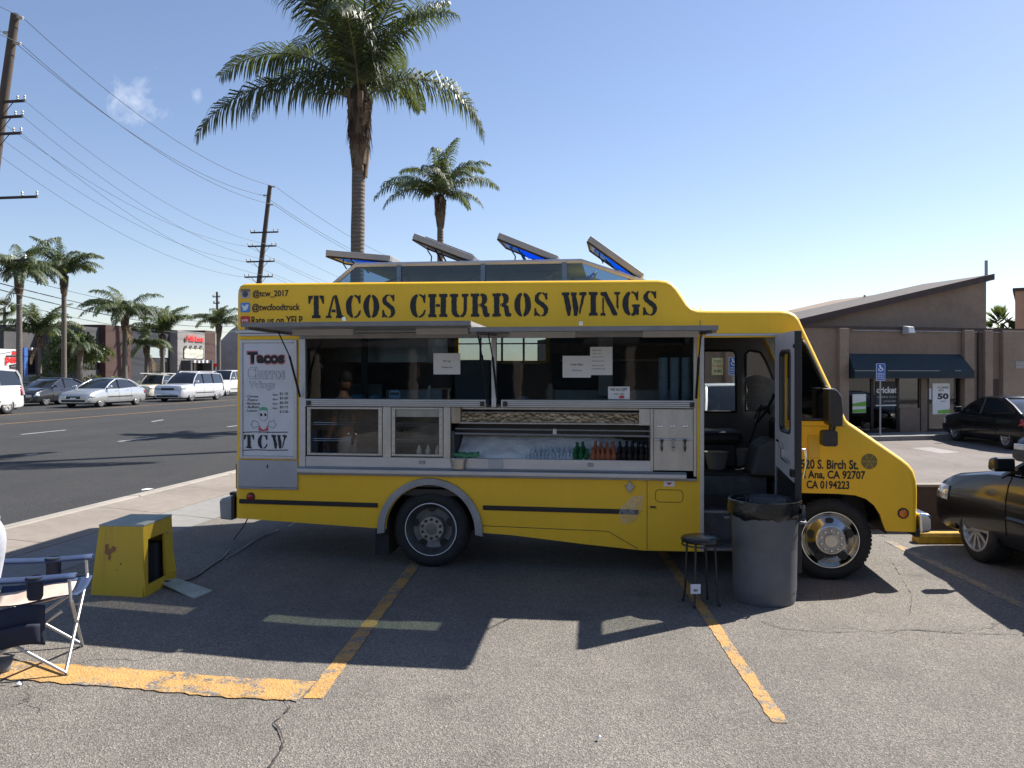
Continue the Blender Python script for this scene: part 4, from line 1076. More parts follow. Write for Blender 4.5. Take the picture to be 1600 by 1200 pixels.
# ---- roof lantern with vents
oo = .38
lanb0, lanb1 = Ts(517, oo), Ts(1010, oo); lant0, lant1 = Ts(556, oo), Ts(908, oo); zb_, zt_ = 2.70, T(730, 411, oo)[1]
lan = bpy.data.objects.new('roof_lantern', None); COL.objects.link(lan); lan.parent = truck
for y in (oo, TW-oo):
    posts = [Ts(u, oo) for u in (624, 755, 882)]
    xs = [lanb0] + posts + [lanb1]
    zat = lambda x: zb_ + (zt_-zb_)*min(1, max(0, (x-lanb0)/(lant0-lanb0), 0) if x < lant0 else (1 if x <= lant1 else (lanb1-x)/(lanb1-lant1)))
    for a, b in zip(xs[:-1], xs[1:]):
        br = [a] + [q for q in (lant0, lant1) if a < q < b] + [b]
        pts = [(q, zat(q)) for q in br] + [(b, zb_), (a, zb_)]
        out = [p for i, p in enumerate(pts) if p not in pts[:i]]
        g = MB(); g.prism(out, y-.003, y+.003); g.build('lantern_glass', M['glass_blue'], lan)
    for q in posts:
        g = MB(); g.box(q-.022, q+.022, y-.02, y+.02, zb_, zat(q)-.01); g.build('lantern_post', mat('lantern_blue_grey', (.16,.23,.32), .45, .5), lan)
    g = MB(); g.tube([(lanb0,y,zb_+.012),(lant0,y,zt_),(lant1,y,zt_),(lanb1,y,zb_+.012)], .024, 6); g.build('lantern_rail', M['light_grey'], lan)
    g = MB(); g.box(lanb0-.02,lanb1+.05,y-.03,y+.03,zb_,zb_+.022); g.build('lantern_base', M['alu_dull'], lan)
ivory = mat('lantern_cream', (.50,.47,.42), .6)
g = MB(); g.box(lant0,lant1,oo+.02,TW-oo-.02,zt_-.012,zt_+.006); g.build('lantern_roof', M['alu_dull'], lan)
g = MB()
for x in (lanb0+.5, 0.2, 1.0, lanb1-.6): g.tube([(x,oo+.03,zb_+.03),(x+.1,TW/2,zt_-.02),(x,TW-oo-.03,zb_+.03)], .012, 6)
g.build('lantern_brace', M['alu_dull'], lan)
bfm, t_, p_ = new_mat('blue_vent_panel')
tl = nd(t_, 'ShaderNodeBsdfTranslucent', Color=(.05,.50,1.0,1)); p_.inputs['Base Color'].default_value = (.03,.25,.8,1); p_.inputs['Roughness'].default_value = .3
mx = nd(t_, 'ShaderNodeMixShader'); t_.links.new(ramp(t_, nz(t_, 6, 3, .5, objco(t_)), [(.3,(.80,)*3),(.7,(.92,)*3)]), mx.inputs[0]); t_.links.new(p_.outputs[0], mx.inputs[1]); t_.links.new(tl.outputs[0], mx.inputs[2]); t_.links.new(mx.outputs[0], t_.nodes['Material Output'].inputs[0])
M['vent_paint'] = mat('vent_grey', (.33,.335,.34), .5, 0, .15, 6)
def vent(u0, v0, u1, v1, blue, curb=True):
    """lid raised at its rear end; (u0,v0) rear upper edge, (u1,v1) front lower edge"""
    yv0, yv1 = .40, 1.02
    a = Vector((T(u0, v0, yv0)[0], T(u0, v0, yv0)[1])); b = Vector((T(u1, v1, yv0)[0], T(u1, v1, yv0)[1]))
    d = (b - a).normalized(); n = Vector((-d.y, d.x)); th = .06
    vt = bpy.data.objects.new('roof_vent', None); COL.objects.link(vt); vt.parent = truck
    L = (b - a).length
    P = lambda t, y, h: (a.x + d.x*t + n.x*h, y, a.y + d.y*t + n.y*h)
    def bx(t0, t1, y0, y1, h0, h1, m, nm):
        g = MB(); g.hexa([P(t0,y0,h0),P(t1,y0,h0),P(t1,y1,h0),P(t0,y1,h0)], [P(t0,y0,h1),P(t1,y0,h1),P(t1,y1,h1),P(t0,y1,h1)]); return g.build(nm, m, vt, bevel=.008)
    w = .05
    bx(0, L, yv0, yv0+w, -th, 0, M['vent_paint'], 'vent_frame'); bx(0, L, yv1-w, yv1, -th, 0, M['vent_paint'], 'vent_frame')
    bx(0, w, yv0+w, yv1-w, -th, 0, M['vent_paint'], 'vent_frame'); bx(L-w, L, yv0+w, yv1-w, -th, 0, M['vent_paint'], 'vent_frame')
    bx(.10, L-.04, yv0+.06, yv1-.03, .001, .014, M['wheel_paint'], 'vent_rim') if not blue else None
    bx(w, L-w, yv0+w, yv1-w, -.022, -.012, bfm if blue else M['grey_panel'], 'vent_panel')
    if False: bx(w, L*.34, yv0+w, yv1-w, -.034, -.024, M['alu_dull'], 'vent_shade')
    # seal and stays down to the roof
    g = MB()
    g.tube([P(.01,yv0+.012,-th-.008),P(L-.01,yv0+.012,-th-.008)], .010, 5)
    g.tube([P(.01,yv0+.012,-th-.008),P(.01,yv1-.012,-th-.008),P(L-.01,yv1-.012,-th-.008)], .010, 5)
    zbase = zt_ + .01
    g.tube([P(L*.32,yv0+.15,-th),(P(L*.45,0,0)[0],yv0+.15,zbase-.03)], .009, 6); g.tube([P(L*.32,yv1-.15,-th),(P(L*.45,0,0)[0],yv1-.15,zbase-.03)], .009, 6)
    q = P(L*.24,yv0+.1,-th); g.tube([q,(q[0]-.01,q[1],q[2]-.05),(q[0]+.03,q[1],q[2]-.11),(q[0]+.02,q[1],zbase-.02)], .007, 5)
    g.build('vent_stay', M['black_plastic'], vt)
    if blue:
        yg = yv0 + .07; q0, q1, q2, q3 = P(L*.30,yg,-th), P(L*.93,yg,-th), P(L*.88,yg,-th), P(L*.52,yg,-th)
        low = lambda x: min(zbase+.004, zb_+.02+(zt_-zb_)*min(1, max(0, (lanb1-x)/(lanb1-lant1)))) if x > lant1 else (zbase+.004 if x > lant0 else zb_+.02+(zt_-zb_)*(x-lanb0)/(lant0-lanb0))
        pts = [q0, q1, (q2[0], yg, min(q2[2], low(q2[0])+.02)), (q3[0], yg, min(q3[2]-.01, low(q3[0])+.03))]
        g = MB(); g.add([(x, y-.004, z) for x, y, z in pts] + [(x, y+.004, z) for x, y, z in pts], [(0,1,2,3),(7,6,5,4),(0,4,5,1),(1,5,6,2),(2,6,7,3),(3,7,4,0)]); g.build('vent_gusset', bfm, vt)
    if not curb: return
    g = MB(); x0 = P(L*.12,0,0)[0]; x1 = b.x - .01
    g.box(x0, x1, yv0+.03, yv0+.05, zbase-.035, zbase+.012); g.box(x0, x1, yv1-.05, yv1-.03, zbase-.035, zbase+.012); g.box(x0, x0+.02, yv0+.05, yv1-.05, zbase-.035, zbase+.012)
    g.build('vent_curb', M['alu_dull'], vt)
vent(509, 390, 610, 399, True, False); vent(647, 364, 742, 400, False); vent(780, 363, 873, 400, True); vent(923, 368, 1007, 428, True, False)
# little aerial on the cab roof
g = MB(); sx = Ts(1090, .4); g.box(sx-.05,sx+.05,.40,.50,2.41,2.44); g.tube([(sx-.03,.45,2.44),(sx-.04,.45,2.475)], .02, 8); g.tube([(sx+.03,.45,2.44),(sx+.03,.45,2.48)], .008, 6); g.build('roof_fitting', M['white'], truck, bevel=.008)
# ---- cab: steps, interior, door, mirrors
fbox('step', 2.545, 3.24, .235, .262, .02, .62, M['wheel_steel'])
fbox('step_riser', 2.545, 3.24, .262, .52, .60, .62, M['wheel_paint'])
fbox('step', 2.545, 3.24, .52, .545, .35, .95, M['wheel_steel'])
fbox('step_riser', 2.545, 3.24, .262, .52, .355, .37, mat('tread_plate', (.17,.17,.18), .5, .6, .25, 12, bmp=.3, bsc=40))
fbox('step_riser', 2.545, 3.24, .545, .80, .95, .965, bpy.data.materials['tread_plate'])
fbox('cab_floor', 2.51, 3.26, .80, .83, .95, TW-.05, M['dark_in'])
fbox('cab_floor', 2.51, 4.2, .79, .82, .98, TW-.05, M['dark_in'])
fbox('cab_ceiling', 2.51, 3.34, 2.36, 2.38, .06, TW-.06, M['cab_grey'])
def liner(loop, holes, y0, y1, m): g = MB(); g.prism(loop, y0, y1, holes); return g.build('cab_lining', m, truck)
liner([(2.51,.83),(3.85,.83),(3.80,1.34),(3.40,2.20),(3.34,2.36),(2.51,2.36)], [fw1, fw2], TW-.045, TW-.034, M['cab_grey'])
g = MB(); g.prism([(3.45,.83),(4.25,.83),(4.2,1.05),(3.85,1.32),(3.55,1.40),(3.45,1.30)], .10, TW-.06); g.build('dashboard', M['black_plastic'], truck, bevel=.02)
g = MB(); g.prism([(3.05,.83),(3.46,.83),(3.46,1.12),(3.25,1.20),(3.12,1.12)], .75, 1.30); g.build('engine_cover', M['cab_grey'], truck, bevel=.04)
# driver seat
seat = bpy.data.objects.new('driver_seat', None); COL.objects.link(seat); seat.parent = truck
fbox('seat_base', 2.66, 3.02, .83, 1.08, 1.50, 1.92, M['black_plastic'], seat, .02)
fbox('seat_cushion', 2.60, 3.08, 1.08, 1.22, 1.44, 1.98, M['seat_black'], seat, .05)
g = MB(); g.prism([(2.52,1.20),(2.66,1.20),(2.60,1.78),(2.54,1.82),(2.51,1.80)], 1.46, 1.96); g.build('seat_back', M['seat_black'], seat, bevel=.05)
g = MB(); A = [(3.34 + .06*math.cos(q)*1.6, 1.70 + .21*math.sin(q)*1.0, 1.47 + .17*math.cos(q)) for q in [2*math.pi*k/24 for k in range(25)]]
g.tube(A, .015, 6, False); g.tube([(3.34,1.49,1.47),(3.34,1.91,1.47)], .012, 6); g.tube([(3.34,1.70,1.47),(3.62,1.70,1.25)], .03, 8); g.build('steering_wheel', M['black_plastic'], truck, smooth=60)
g = MB(); g.tube([(3.1,1.15,1.12),(3.2,1.12,1.45)], .012, 6); g.lathe([(0,.03),(.025,.01),(.02,-.02),(0,-.03)], 10, lambda x, y, h: (3.2+x, 1.12+y, 1.47+h)); g.build('gear_lever', M['black_plastic'], truck)
# foil sun shade against the screen
fm, t_, p_ = new_mat('foil_sunshade'); p_.inputs['Metallic'].default_value = .8; p_.inputs['Base Color'].default_value = (.62,.62,.63,1); p_.inputs['Roughness'].default_value = .38
wv_ = nd(t_, 'ShaderNodeTexNoise', Scale=24, Detail=6, Distortion=1.0); t_.links.new(objco(t_, (1,.5,2)), wv_.inputs['Vector']); bump(t_, p_, wv_.outputs['Fac'], 1.0, .06)
g = MB(); vs = []
for i in range(13):
    for j in range(13):
        tt = i/12; z = 1.40 + .40*j/12 + .03*math.sin(i*.55)
        y = 2.07 - .85*tt**1.6; x = 3.20 + .28*tt**.7 + .018*math.sin(i*1.3+j) + .010*math.sin(j*2.1)
        vs.append((x, y, z))
g.add(vs, [(i*13+j, (i+1)*13+j, (i+1)*13+j+1, i*13+j+1) for i in range(12) for j in range(12)])
o = g.build('sun_shade', fm, None, smooth=180, fix=False); o.location = truck.location; o.rotation_euler = truck.rotation_euler
tag(o, 'crinkled silver foil sun shade inside the truck windscreen', 'sun shade')
g = MB(); vs = []
for i in range(17):
    for j in range(9):
        y = .125 + 1.68*i/16; z = 1.44 + .82*j/8; vs.append((3.395 + (2.272 - z)*(.38/.842) - .045 - .012*math.sin(i*1.7) - .008*math.sin(j*2.1+i), y, z))
g.add(vs, [(i*9+j, (i+1)*9+j, (i+1)*9+j+1, i*9+j+1) for i in range(16) for j in range(8)])
o = g.build('sun_shade', fm, None, smooth=180, fix=False); o.location = truck.location; o.rotation_euler = truck.rotation_euler
tag(o, 'flat foil sun shade spread behind the near half of the truck windscreen', 'sun shade')
g = MB(); g.box(3.25, 3.40, .5, 1.4, 2.24, 2.34); g.build('cab_visor', M['black_plastic'], truck, bevel=.02)
for y_, z_ in ((1.25,.84),(1.6,.84)):
    g = MB(); fn = lambda x, y, h: (2.78 + (y_-1.25)*.9 + x, y_ + y, z_ + h)
    g.lathe([(.09,0),(.125,.17),(.13,.18),(.12,.18),(.085,.01),(0,.01)], 18, fn)
    o = g.build('cab_tub', mat('tub_plastic', (.30,.29,.26), .6), None, smooth=40); o.location = truck.location; o.rotation_euler = truck.rotation_euler
    tag(o, 'pale plastic tub on the cab floor, ' + ('nearer the serving side' if y_ < 1.4 else 'farther in under the seat'), 'tub', 'tubs on the cab floor')
# door, folded open towards the viewer at right angles
dr = bpy.data.objects.new('cab_door', None); COL.objects.link(dr); dr.parent = truck
dr.location = (3.188, -.015, 0); dr.rotation_euler = (0, 0, R(-88))
DW, dz0, dz1 = .70, .235, 2.19       # local: x away from the hinge, y thickness, z up
hole = rrect(.17, .55, 1.35, 2.03, .05)
g = MB(); g.prism([(0,1.02),(DW,.95),(DW,dz1),(0,dz1)], -.028, -.001, [hole]); g.build('door_inner_upper', M['light_grey'], dr)
g = MB(); g.prism([(0,dz0),(DW,dz0),(DW,.948),(0,1.018)], -.026, -.001); g.build('door_inner_lower', mat('door_black_panel', (.02,.021,.024), .35), dr)
g = MB(); g.prism([(0,dz0),(DW+.004,dz0),(DW+.004,dz1),(0,dz1)], .0, .024, [hole]); g.build('door_outer', M['yellow'], dr)
frame = MB(); lp = [(p[0], -.014, p[1]) for p in hole]; frame.tube(lp + lp[:2], .024, 6, False); frame.build('door_window_seal', M['black_plastic'], dr, smooth=60)
g = MB(); g.prism(hole, -.010, -.006); g.build('door_window', M['glass_clear'], dr)
g = MB(); g.box(DW+.006, DW+.03, -.034, .02, dz0, dz1-.004); g.build('door_edge', M['black'], dr, bevel=.004)
g = MB(); g.box(-.018,.006,-.036,.0,dz0,dz1); g.build('door_hinge', M['alu'], dr)
g = MB(); g.box(.10,.22,-.05,-.030,1.245,1.265); g.build('door_pull', M['chrome'], dr)
g = MB(); g.box(.30,.34,-.055,-.030,1.12,1.20); g.tube([(.34,-.05,1.12),(.55,-.05,1.10)], .010, 6); g.tube([(.33,-.045,1.20),(.30,-.06,1.24)], .012, 6); g.build('door_lever', M['chrome'], dr)
g = MB(); g.tube([(.60,.025,1.22),(.60,.075,1.22),(.60,.085,1.10),(.60,.06,.98)], .011, 8); g.lathe([(.03,0),(.03,.012),(0,.02)], 14, lambda x, y, h: (.60+x,.025+h,1.22+y)); g.build('door_handle', M['chrome'], dr, smooth=50)
g = MB(); g.box(.64,.69,-.031,-.0285,2.05,2.08); g.build('door_bumper', M['black_plastic'], dr)
g = MB(); g.box(.61,.69,-.05,-.029,1.00,1.06); g.build('door_latch', M['black_plastic'], dr)
# mirrors on an arm
mr = bpy.data.objects.new('mirror', None); COL.objects.link(mr); mr.parent = truck
yo = -.22
(s0, z1), (s1, z0) = T(1291, 608, yo), T(1312, 665, yo)
s1 += .01
g = MB(); g.prism([(s0,z0+.02),(s0-.005,z1-.02),(s0+.02,z1),(s1-.05,z1-.005),(s1-.012,z1-.06),(s1,z0+.12),(s1-.005,z0),(s0+.03,z0-.005)], yo-.09, yo+.12); g.build('mirror_housing', M['black_plastic'], mr, bevel=.02, seg=3)
(s2, z3), (s3, z2) = T(1283, 672, yo), T(1307, 697, yo)
g = MB(); g.prism(rrect(s2, s3, z2, z3, .025), yo-.05, yo+.06); g.build('convex_mirror', M['black_plastic'], mr, bevel=.015)
g = MB(); g.tube([((s0+s1)/2,yo,z0+.02),((s2+s3)/2+.02,yo,z3-.02)], .028, 8); g.tube([((s0+s1)/2,yo+.02,z0-.01),((s0+s1)/2+.05,.0,1.36)], .016, 8); g.tube([((s0+s1)/2,yo+.02,z1-.03),((s0+s1)/2-.02,.0,z1+.02)], .014, 8)
g.build('mirror_arm', M['black_plastic'], mr)
g = MB(); g.box(s0-.01, s1-.06, yo-.08, yo+.1, z1-.004, z1+.006); g.build('mirror_cap', M['alu_dull'], mr)

# ---- things on and in the truck (placed in truck space)
def T3(s, y, z): return Vector((TO[0] + TD[0]*s + TN[0]*y, TO[1] + TD[1]*s + TN[1]*y, z))
TRZ = math.atan2(TD[1], TD[0])
def onto(o, s, y, z, rz=0): o.location = T3(s, y, z); o.rotation_euler = (0, 0, TRZ + rz); return o
# bottles in the ice
def bottle_mesh(h, r, nk, m, name):
    g = MB(); g.lathe([(r*.9,0),(r,.006),(r,h*.52),(r*.85,h*.62),(nk,h*.78),(nk*.95,h*.93),(nk*1.15,h*.935),(nk*1.15,h),(0,h)], 12); return g.mesh(name, m, 40)
def bottle_glass(name, c, alpha):
    m, t, p = new_mat(name); p.inputs['Base Color'].default_value = (*c, 1); p.inputs['Roughness'].default_value = .08
    p.inputs['Transmission Weight'].default_value = alpha; p.inputs['IOR'].default_value = 1.2; return m
kinds = {'water': (bottle_mesh(.16,.026,.012, bottle_glass('water_bottle', (.62,.72,.80), .6), 'water_bottle'), 'clear water bottle standing in the ice bin', 'clear bottles in the ice'),
         'green': (bottle_mesh(.19,.028,.013, bottle_glass('green_bottle', (.02,.13,.05), .3), 'green_bottle'), 'green soda bottle standing in the ice bin', 'green bottles in the ice'),
         'orange': (bottle_mesh(.19,.028,.013, bottle_glass('orange_bottle', (.34,.12,.06), .25), 'orange_bottle'), 'orange soda bottle standing in the ice bin', 'orange bottles in the ice'),
         'dark': (bottle_mesh(.20,.028,.013, bottle_glass('dark_bottle', (.02,.015,.015), .1), 'dark_bottle'), 'dark cola bottle standing in the ice bin', 'dark bottles in the ice')}
seqb = [('water', 826 + k*5.6, 0) for k in range(13)] + [('green', 898 + k*9, 0) for k in range(3)] + [('orange', 926 + k*8.2, 0) for k in range(5)] + [('dark', 966 + k*9, 0) for k in range(6)]
seqb += [('water', 832 + k*9, 1) for k in range(7)] + [('green', 902 + k*9, 1) for k in range(2)] + [('orange', 930 + k*9, 1) for k in range(4)] + [('dark', 970 + k*9, 1) for k in range(5)]
for kd, u, row in seqb:
    me, lab, grp = kinds[kd]
    o = bpy.data.objects.new(me.name, me); COL.objects.link(o)
    onto(o, Ts(u, .07), .07 + .075*row + random.uniform(-.01,.01), 1.005 + .05*row, random.uniform(0,3)); o.rotation_euler.x = R(random.uniform(-4,4)); o.scale = (1,1,random.uniform(.93,1.03) * (.62 if kd == 'water' else .78))
    tag(o, lab + (', front row' if row == 0 else ', back row'), 'bottle', grp + (' front' if row == 0 else ' back'))
# metal caddy with green packets on the sill
def caddy():
    c = thing('condiment_tub', 'small steel tub on the sill at the left of the ice bin', 'tub'); onto(c, Ts(717), -.035, .947)
    g = MB(); pr = [(.05,.0),(.062,.09),(.066,.092),(.066,.096),(.058,.096),(.046,.008),(0,.008)]
    g.lathe(pr, 20, lambda x, y, h: (x*1.25, y*.7, h)); g.build('tub_bowl', M['steel'], c, smooth=40)
caddy()
g = MB(); random.seed(3)
for k in range(9):
    x = -.06 + .025*k; y = random.uniform(-.02,.02); z = random.uniform(.0,.02)
    g.hexa([(x,y,z),(x+.05,y+.01,z),(x+.05,y+.05,z+.01),(x,y+.04,z)], [(x,y,z+.03),(x+.05,y+.01,z+.025),(x+.05,y+.05,z+.04),(x,y+.04,z+.03)])
o = g.build('sauce_packets', mat('packet_green', (.05,.30,.14), .4, 0, .6, 30)); onto(o, Ts(716), .01, 1.047)
tag(o, 'heap of green and white sauce packets beside the ice', 'packets')
# squeeze bottles in the second case
for k, u in enumerate((655, 669, 684)):
    g = MB(); g.lathe([(.024,0),(.026,.01),(.026,.05),(.020,.055),(.018,.065),(.004,.10),(0,.10)], 14); o = g.build('squeeze_bottle', mat('squeeze_white', (.7,.66,.58), .5) if k == 0 else bpy.data.materials['squeeze_white'], smooth=40)
    onto(o, Ts(u, .12), .12, 1.057); o.rotation_euler.y = 0
    tag(o, ('left', 'middle', 'right')[k] + ' small white squeeze bottle in the second glass case', 'bottle', 'squeeze bottles in the case')
# things on the counter behind the glass
def notice(u0, u1, v0, v1, label, lines, y=.008, m=None):
    (s0, z1), (s1, z0) = T(u0, v0), T(u1, v1)
    g = MB(); g.box(0, s1-s0, -.0015, 0, 0, z1-z0); o = g.build('paper_notice', m or M['paper']); onto(o, s0, y, z0); tag(o, label, 'notice', 'paper notices on the serving windows')
    for (txt, a, b, c, d) in lines:
        w, h = s1-s0, z1-z0; text('print', txt, M['black_print'], o, lambda x, z: (x, -.003, z), (a*w, b*w, c*h, d*h), .01)
    return o
notice(677, 719, 552, 585, 'white paper notice reading Pick up in the left serving window', [('Pick up', .36, .64, .56, .68), ('Window Here', .31, .72, .30, .38)])
notice(879, 923, 556, 590, 'white sheet reading Order here beside the long price list', [('Order Here', .28, .72, .55, .66), ('Thank you', .33, .68, .28, .36)])
notice(922, 957, 542, 586, 'tall white price list taped up in the right serving window', [('Soda 1.50', .1, .5, .86, .90), ('Agua 2.00', .1, .5, .74, .78), ('Jamaica 2.50', .1, .6, .62, .66), ('Horchata 2.50', .1, .6, .48, .52), ('Nachos 6.00', .1, .6, .32, .36), ('Quesadilla 5.00', .1, .66, .2, .24)], y=.0045)
wa = notice(950, 984, 604, 624, 'WE ACCEPT card sign standing low in the right serving window', [('WE ACCEPT', .10, .90, .66, .88), ('VISA  MC', .25, .75, .36, .48)])
g = MB(); w_ = Ts(984)-Ts(950); g.box(w_*.52,w_*.74,-.004,-.0016,.01,.035); g.build('card_logo', M['red'], wa)
g = MB(); (s0, z1), (s1, z0) = T(604, 597), T(624, 623); w_, h_ = s1-s0, z1-z0
g.prism([(0,0),(w_,0),(w_-.01,h_*.9),(w_-.03,h_),(.03,h_),(.01,h_*.9)], 0, .07); o = g.build('napkin_dispenser', mat('pale_blue_plastic', (.32,.50,.72), .4)); onto(o, s0, .06, 1.5235)
g = MB(); g.box(w_*.15,w_*.85,-.004,-.0005,h_*.70,h_*.86); g.build('dispenser_slot', M['wheel_paint'], o); tag(o, 'pale blue napkin dispenser on the counter behind the left glass', 'dispenser')
for u in (560, 588):
    g = MB(); g.lathe([(.055,0),(.062,.01),(.065,.10),(.05,.115),(0,.115)], 18); o = g.build('blue_canister', mat('teal_plastic', (.05,.22,.30), .35) if u == 560 else bpy.data.materials['teal_plastic'], smooth=40)
    onto(o, Ts(u, .15), .15, 1.5235); tag(o, ('left' if u == 560 else 'right') + ' teal canister on the counter beside the napkin dispenser', 'canister', 'teal canisters on the counter')
for k, u in enumerate((1036, 1054, 1072)):
    st_ = thing('cup_stack', ('left', 'middle', 'right')[k] + ' tall stack of clear cups beside the cab post', 'cups', group='cup stacks on the counter'); onto(st_, Ts(u, .14), .14, 1.5235)
    g = MB(); pr = []
    for q in range(26): pr += [(.040,.018*q),(.046,.018*q+.014)]
    pr = [(.0,0)] + pr + [(.0,.018*26)]
    g.lathe(pr, 16); g.build('cups', mat('cup_plastic', (.34,.40,.44), .25, 0, .1) if k == 0 else bpy.data.materials['cup_plastic'], st_, smooth=30)
    g = MB(); g.box(-.055,.055,-.05,.05,-.0005,.05) if False else g.lathe([(.055,.001),(.055,.03),(.048,.034)], 16); g.build('cup_holder', M['grey_panel'], st_)
for u, h_, r_, c_, lab in ((860,.22,.045,(.30,.25,.18),'tall brown sauce jug behind the right serving glass'), (819,.10,.07,(.30,.38,.45),'pale box of straws behind the right serving glass'), (671,.20,.03,(.5,.5,.45),'soap bottle standing left of the pick up notice')):
    g = MB(); g.lathe([(r_,0),(r_,h_*.7),(r_*.5,h_*.85),(r_*.45,h_),(0,h_)], 14); o = g.build('counter_item', mat('item_' + str(u), c_, .4), smooth=40); onto(o, Ts(u, .16), .16, 1.5235); tag(o, lab, 'container'); o.name = 'sauce_jug' if u == 860 else ('straw_box' if u == 819 else 'soap_bottle')
# ------------------------------------------------------------------ things standing on the lot
# yellow utility pedestal with an open side
pb = gp(140, 932, .06); pr_ = gp(225, 932, .06)
ped = thing('utility_pedestal', 'yellow tapered utility pedestal with its side cover off', 'pedestal', (pb.x, pb.y, ground_z(pb.x, pb.y)), R(-3))
w0, d0_, h0 = .435, .56, .545; ti, tb = .062, .035
bot = [(0,0),(w0,0),(w0,d0_),(0,d0_)]; top = [(ti,.03),(w0-.012,.03),(w0-.012,d0_-tb),(ti,d0_-tb)]
def lerp2(a, b, t): return (a[0]+(b[0]-a[0])*t, a[1]+(b[1]-a[1])*t)
def wall_pts(i, j, ta, tb_, za, zb_):
    P = lambda i_, t, z: None
    a0, a1 = Vector((*bot[i], -.05)), Vector((*top[i], h0)); b0, b1 = Vector((*bot[j], -.05)), Vector((*top[j], h0))
    f = lambda t, z: a0.lerp(a1, z).lerp(b0.lerp(b1, z), t)
    return f
g = MB()
for i, j in ((0,1),(2,3),(3,0)):
    f = wall_pts(i, j, 0, 1, 0, 1); g.poly([f(0,0), f(1,0), f(1,1), f(0,1)])
f = wall_pts(1, 2, 0, 1, 0, 1)          # right face with an opening
t0, t1, z0, z1 = .16, .72, .20, .80
g.poly([f(0,0), f(1,0), f(1,z0), f(0,z0)]); g.poly([f(0,z1), f(1,z1), f(1,1), f(0,1)]); g.poly([f(0,z0), f(t0,z0), f(t0,z1), f(0,z1)]); g.poly([f(t1,z0), f(1,z0), f(1,z1), f(t1,z1)])
o = g.build('pedestal_shell', M['yellow2'], ped)
sm = o.modifiers.new('solid', 'SOLIDIFY'); sm.thickness = .02; sm.offset = -1
g = MB(); g.prism([lerp2(p, (w0/2, d0_/2), -.02) for p in top], h0-.004, h0+.012, fn=lambda a, y, b: (a, b, y)); g.build('pedestal_top', concrete_mat('pedestal_top_concrete', (.42,.46,.40)), ped, bevel=.006)
g = MB(); g.box(.12,.16,.06,.5,0,.5); g.box(.2,.36,.36,.48,0,.34); g.build('pedestal_inside', M['dark_in'], ped)
g = MB(); g.lathe([(.012,0),(.010,.01),(0,.012)], 10, lambda x, y, h: f(.80,.78) + Vector((h, x, y))); g.build('screw', M['wheel_steel'], ped)
fF = wall_pts(0, 1, 0, 1, 0, 1); stn = mat('rust_stain', (.36,.16,.07), .8, 0, .5, 20)
for cx_, cz_, rx_, rz_ in ((.27,.66,.10,.07),(.37,.69,.06,.05),(.22,.73,.045,.05),(.30,.58,.04,.05),(.55,.50,.025,.02),(.47,.42,.012,.02)):
    g = MB(); g.poly([fF(cx_+rx_*random.uniform(.55,1)*math.cos(k*.42), cz_+rz_*random.uniform(.5,1)*math.sin(k*.42)) + Vector((0,-.003-.0006*cx_,0)) for k in range(15)]); g.build('paint_stain', stn, ped, fix=False)
# its loose cover plate
gA = [gp(245,909,.03), gp(277,904,.09), gp(332,922,.03), gp(303,935,.02)]
for p, z in zip(gA, (.075, .10, .05, .035)): p.z = z
gA = [gp(245,908,.10), gp(277,903,.12), gp(332,922,.055), gp(303,934,.05)]
g = MB(); g.hexa([p - Vector((0,0,.012)) for p in gA], gA)
tag(g.build('cover_plate', mat('plate_green_grey', (.42,.45,.38), .7, 0, .25, 9, bmp=.1), bevel=.003), 'loose pale green cover plate leaning beside the yellow pedestal', 'cover plate')
# power cord
def cable(name, pts, r, m, lab, cat):
    P = [Vector(p) for p in pts]; Q = []
    for i in range(len(P) - 1):
        p0, p1, p2, p3 = P[max(i-1,0)], P[i], P[i+1], P[min(i+2,len(P)-1)]
        for k in range(8):
            t = k / 8; Q.append(.5*((2*p1)+(p2-p0)*t+(2*p0-5*p1+4*p2-p3)*t*t+(3*p1-p0-3*p2+p3)*t**3))
    Q.append(P[-1]); g = MB(); g.tube(Q, r, 6); return tag(g.build(name, m, smooth=60), lab, cat)
def gq(u, v, h=.008):
    p = gp(u, v, .05)
    for _ in range(4): p = gp(u, v, ground_z(p.x, p.y) + h)
    return p
cable('extension_lead', [T3(-1.90,.15,.62), T3(-1.86,.1,.42), gq(366,842), gq(352,868), gq(328,886), gq(305,902), gq(280,909,.03), Vector((pb.x+.40,pb.y+.30,.12))], .007, M['black_plastic'], 'thin black power cord from the truck tail to the yellow pedestal', 'cord')
cable('extension_lead', [T3(-1.2,.5,.5), gq(452,822), gq(430,830), gq(402,842), gq(375,860), gq(352,872)], .007, mat('white_cord', (.45,.45,.43), .5), 'pale cord trailing on the ground under the truck tail', 'cord')

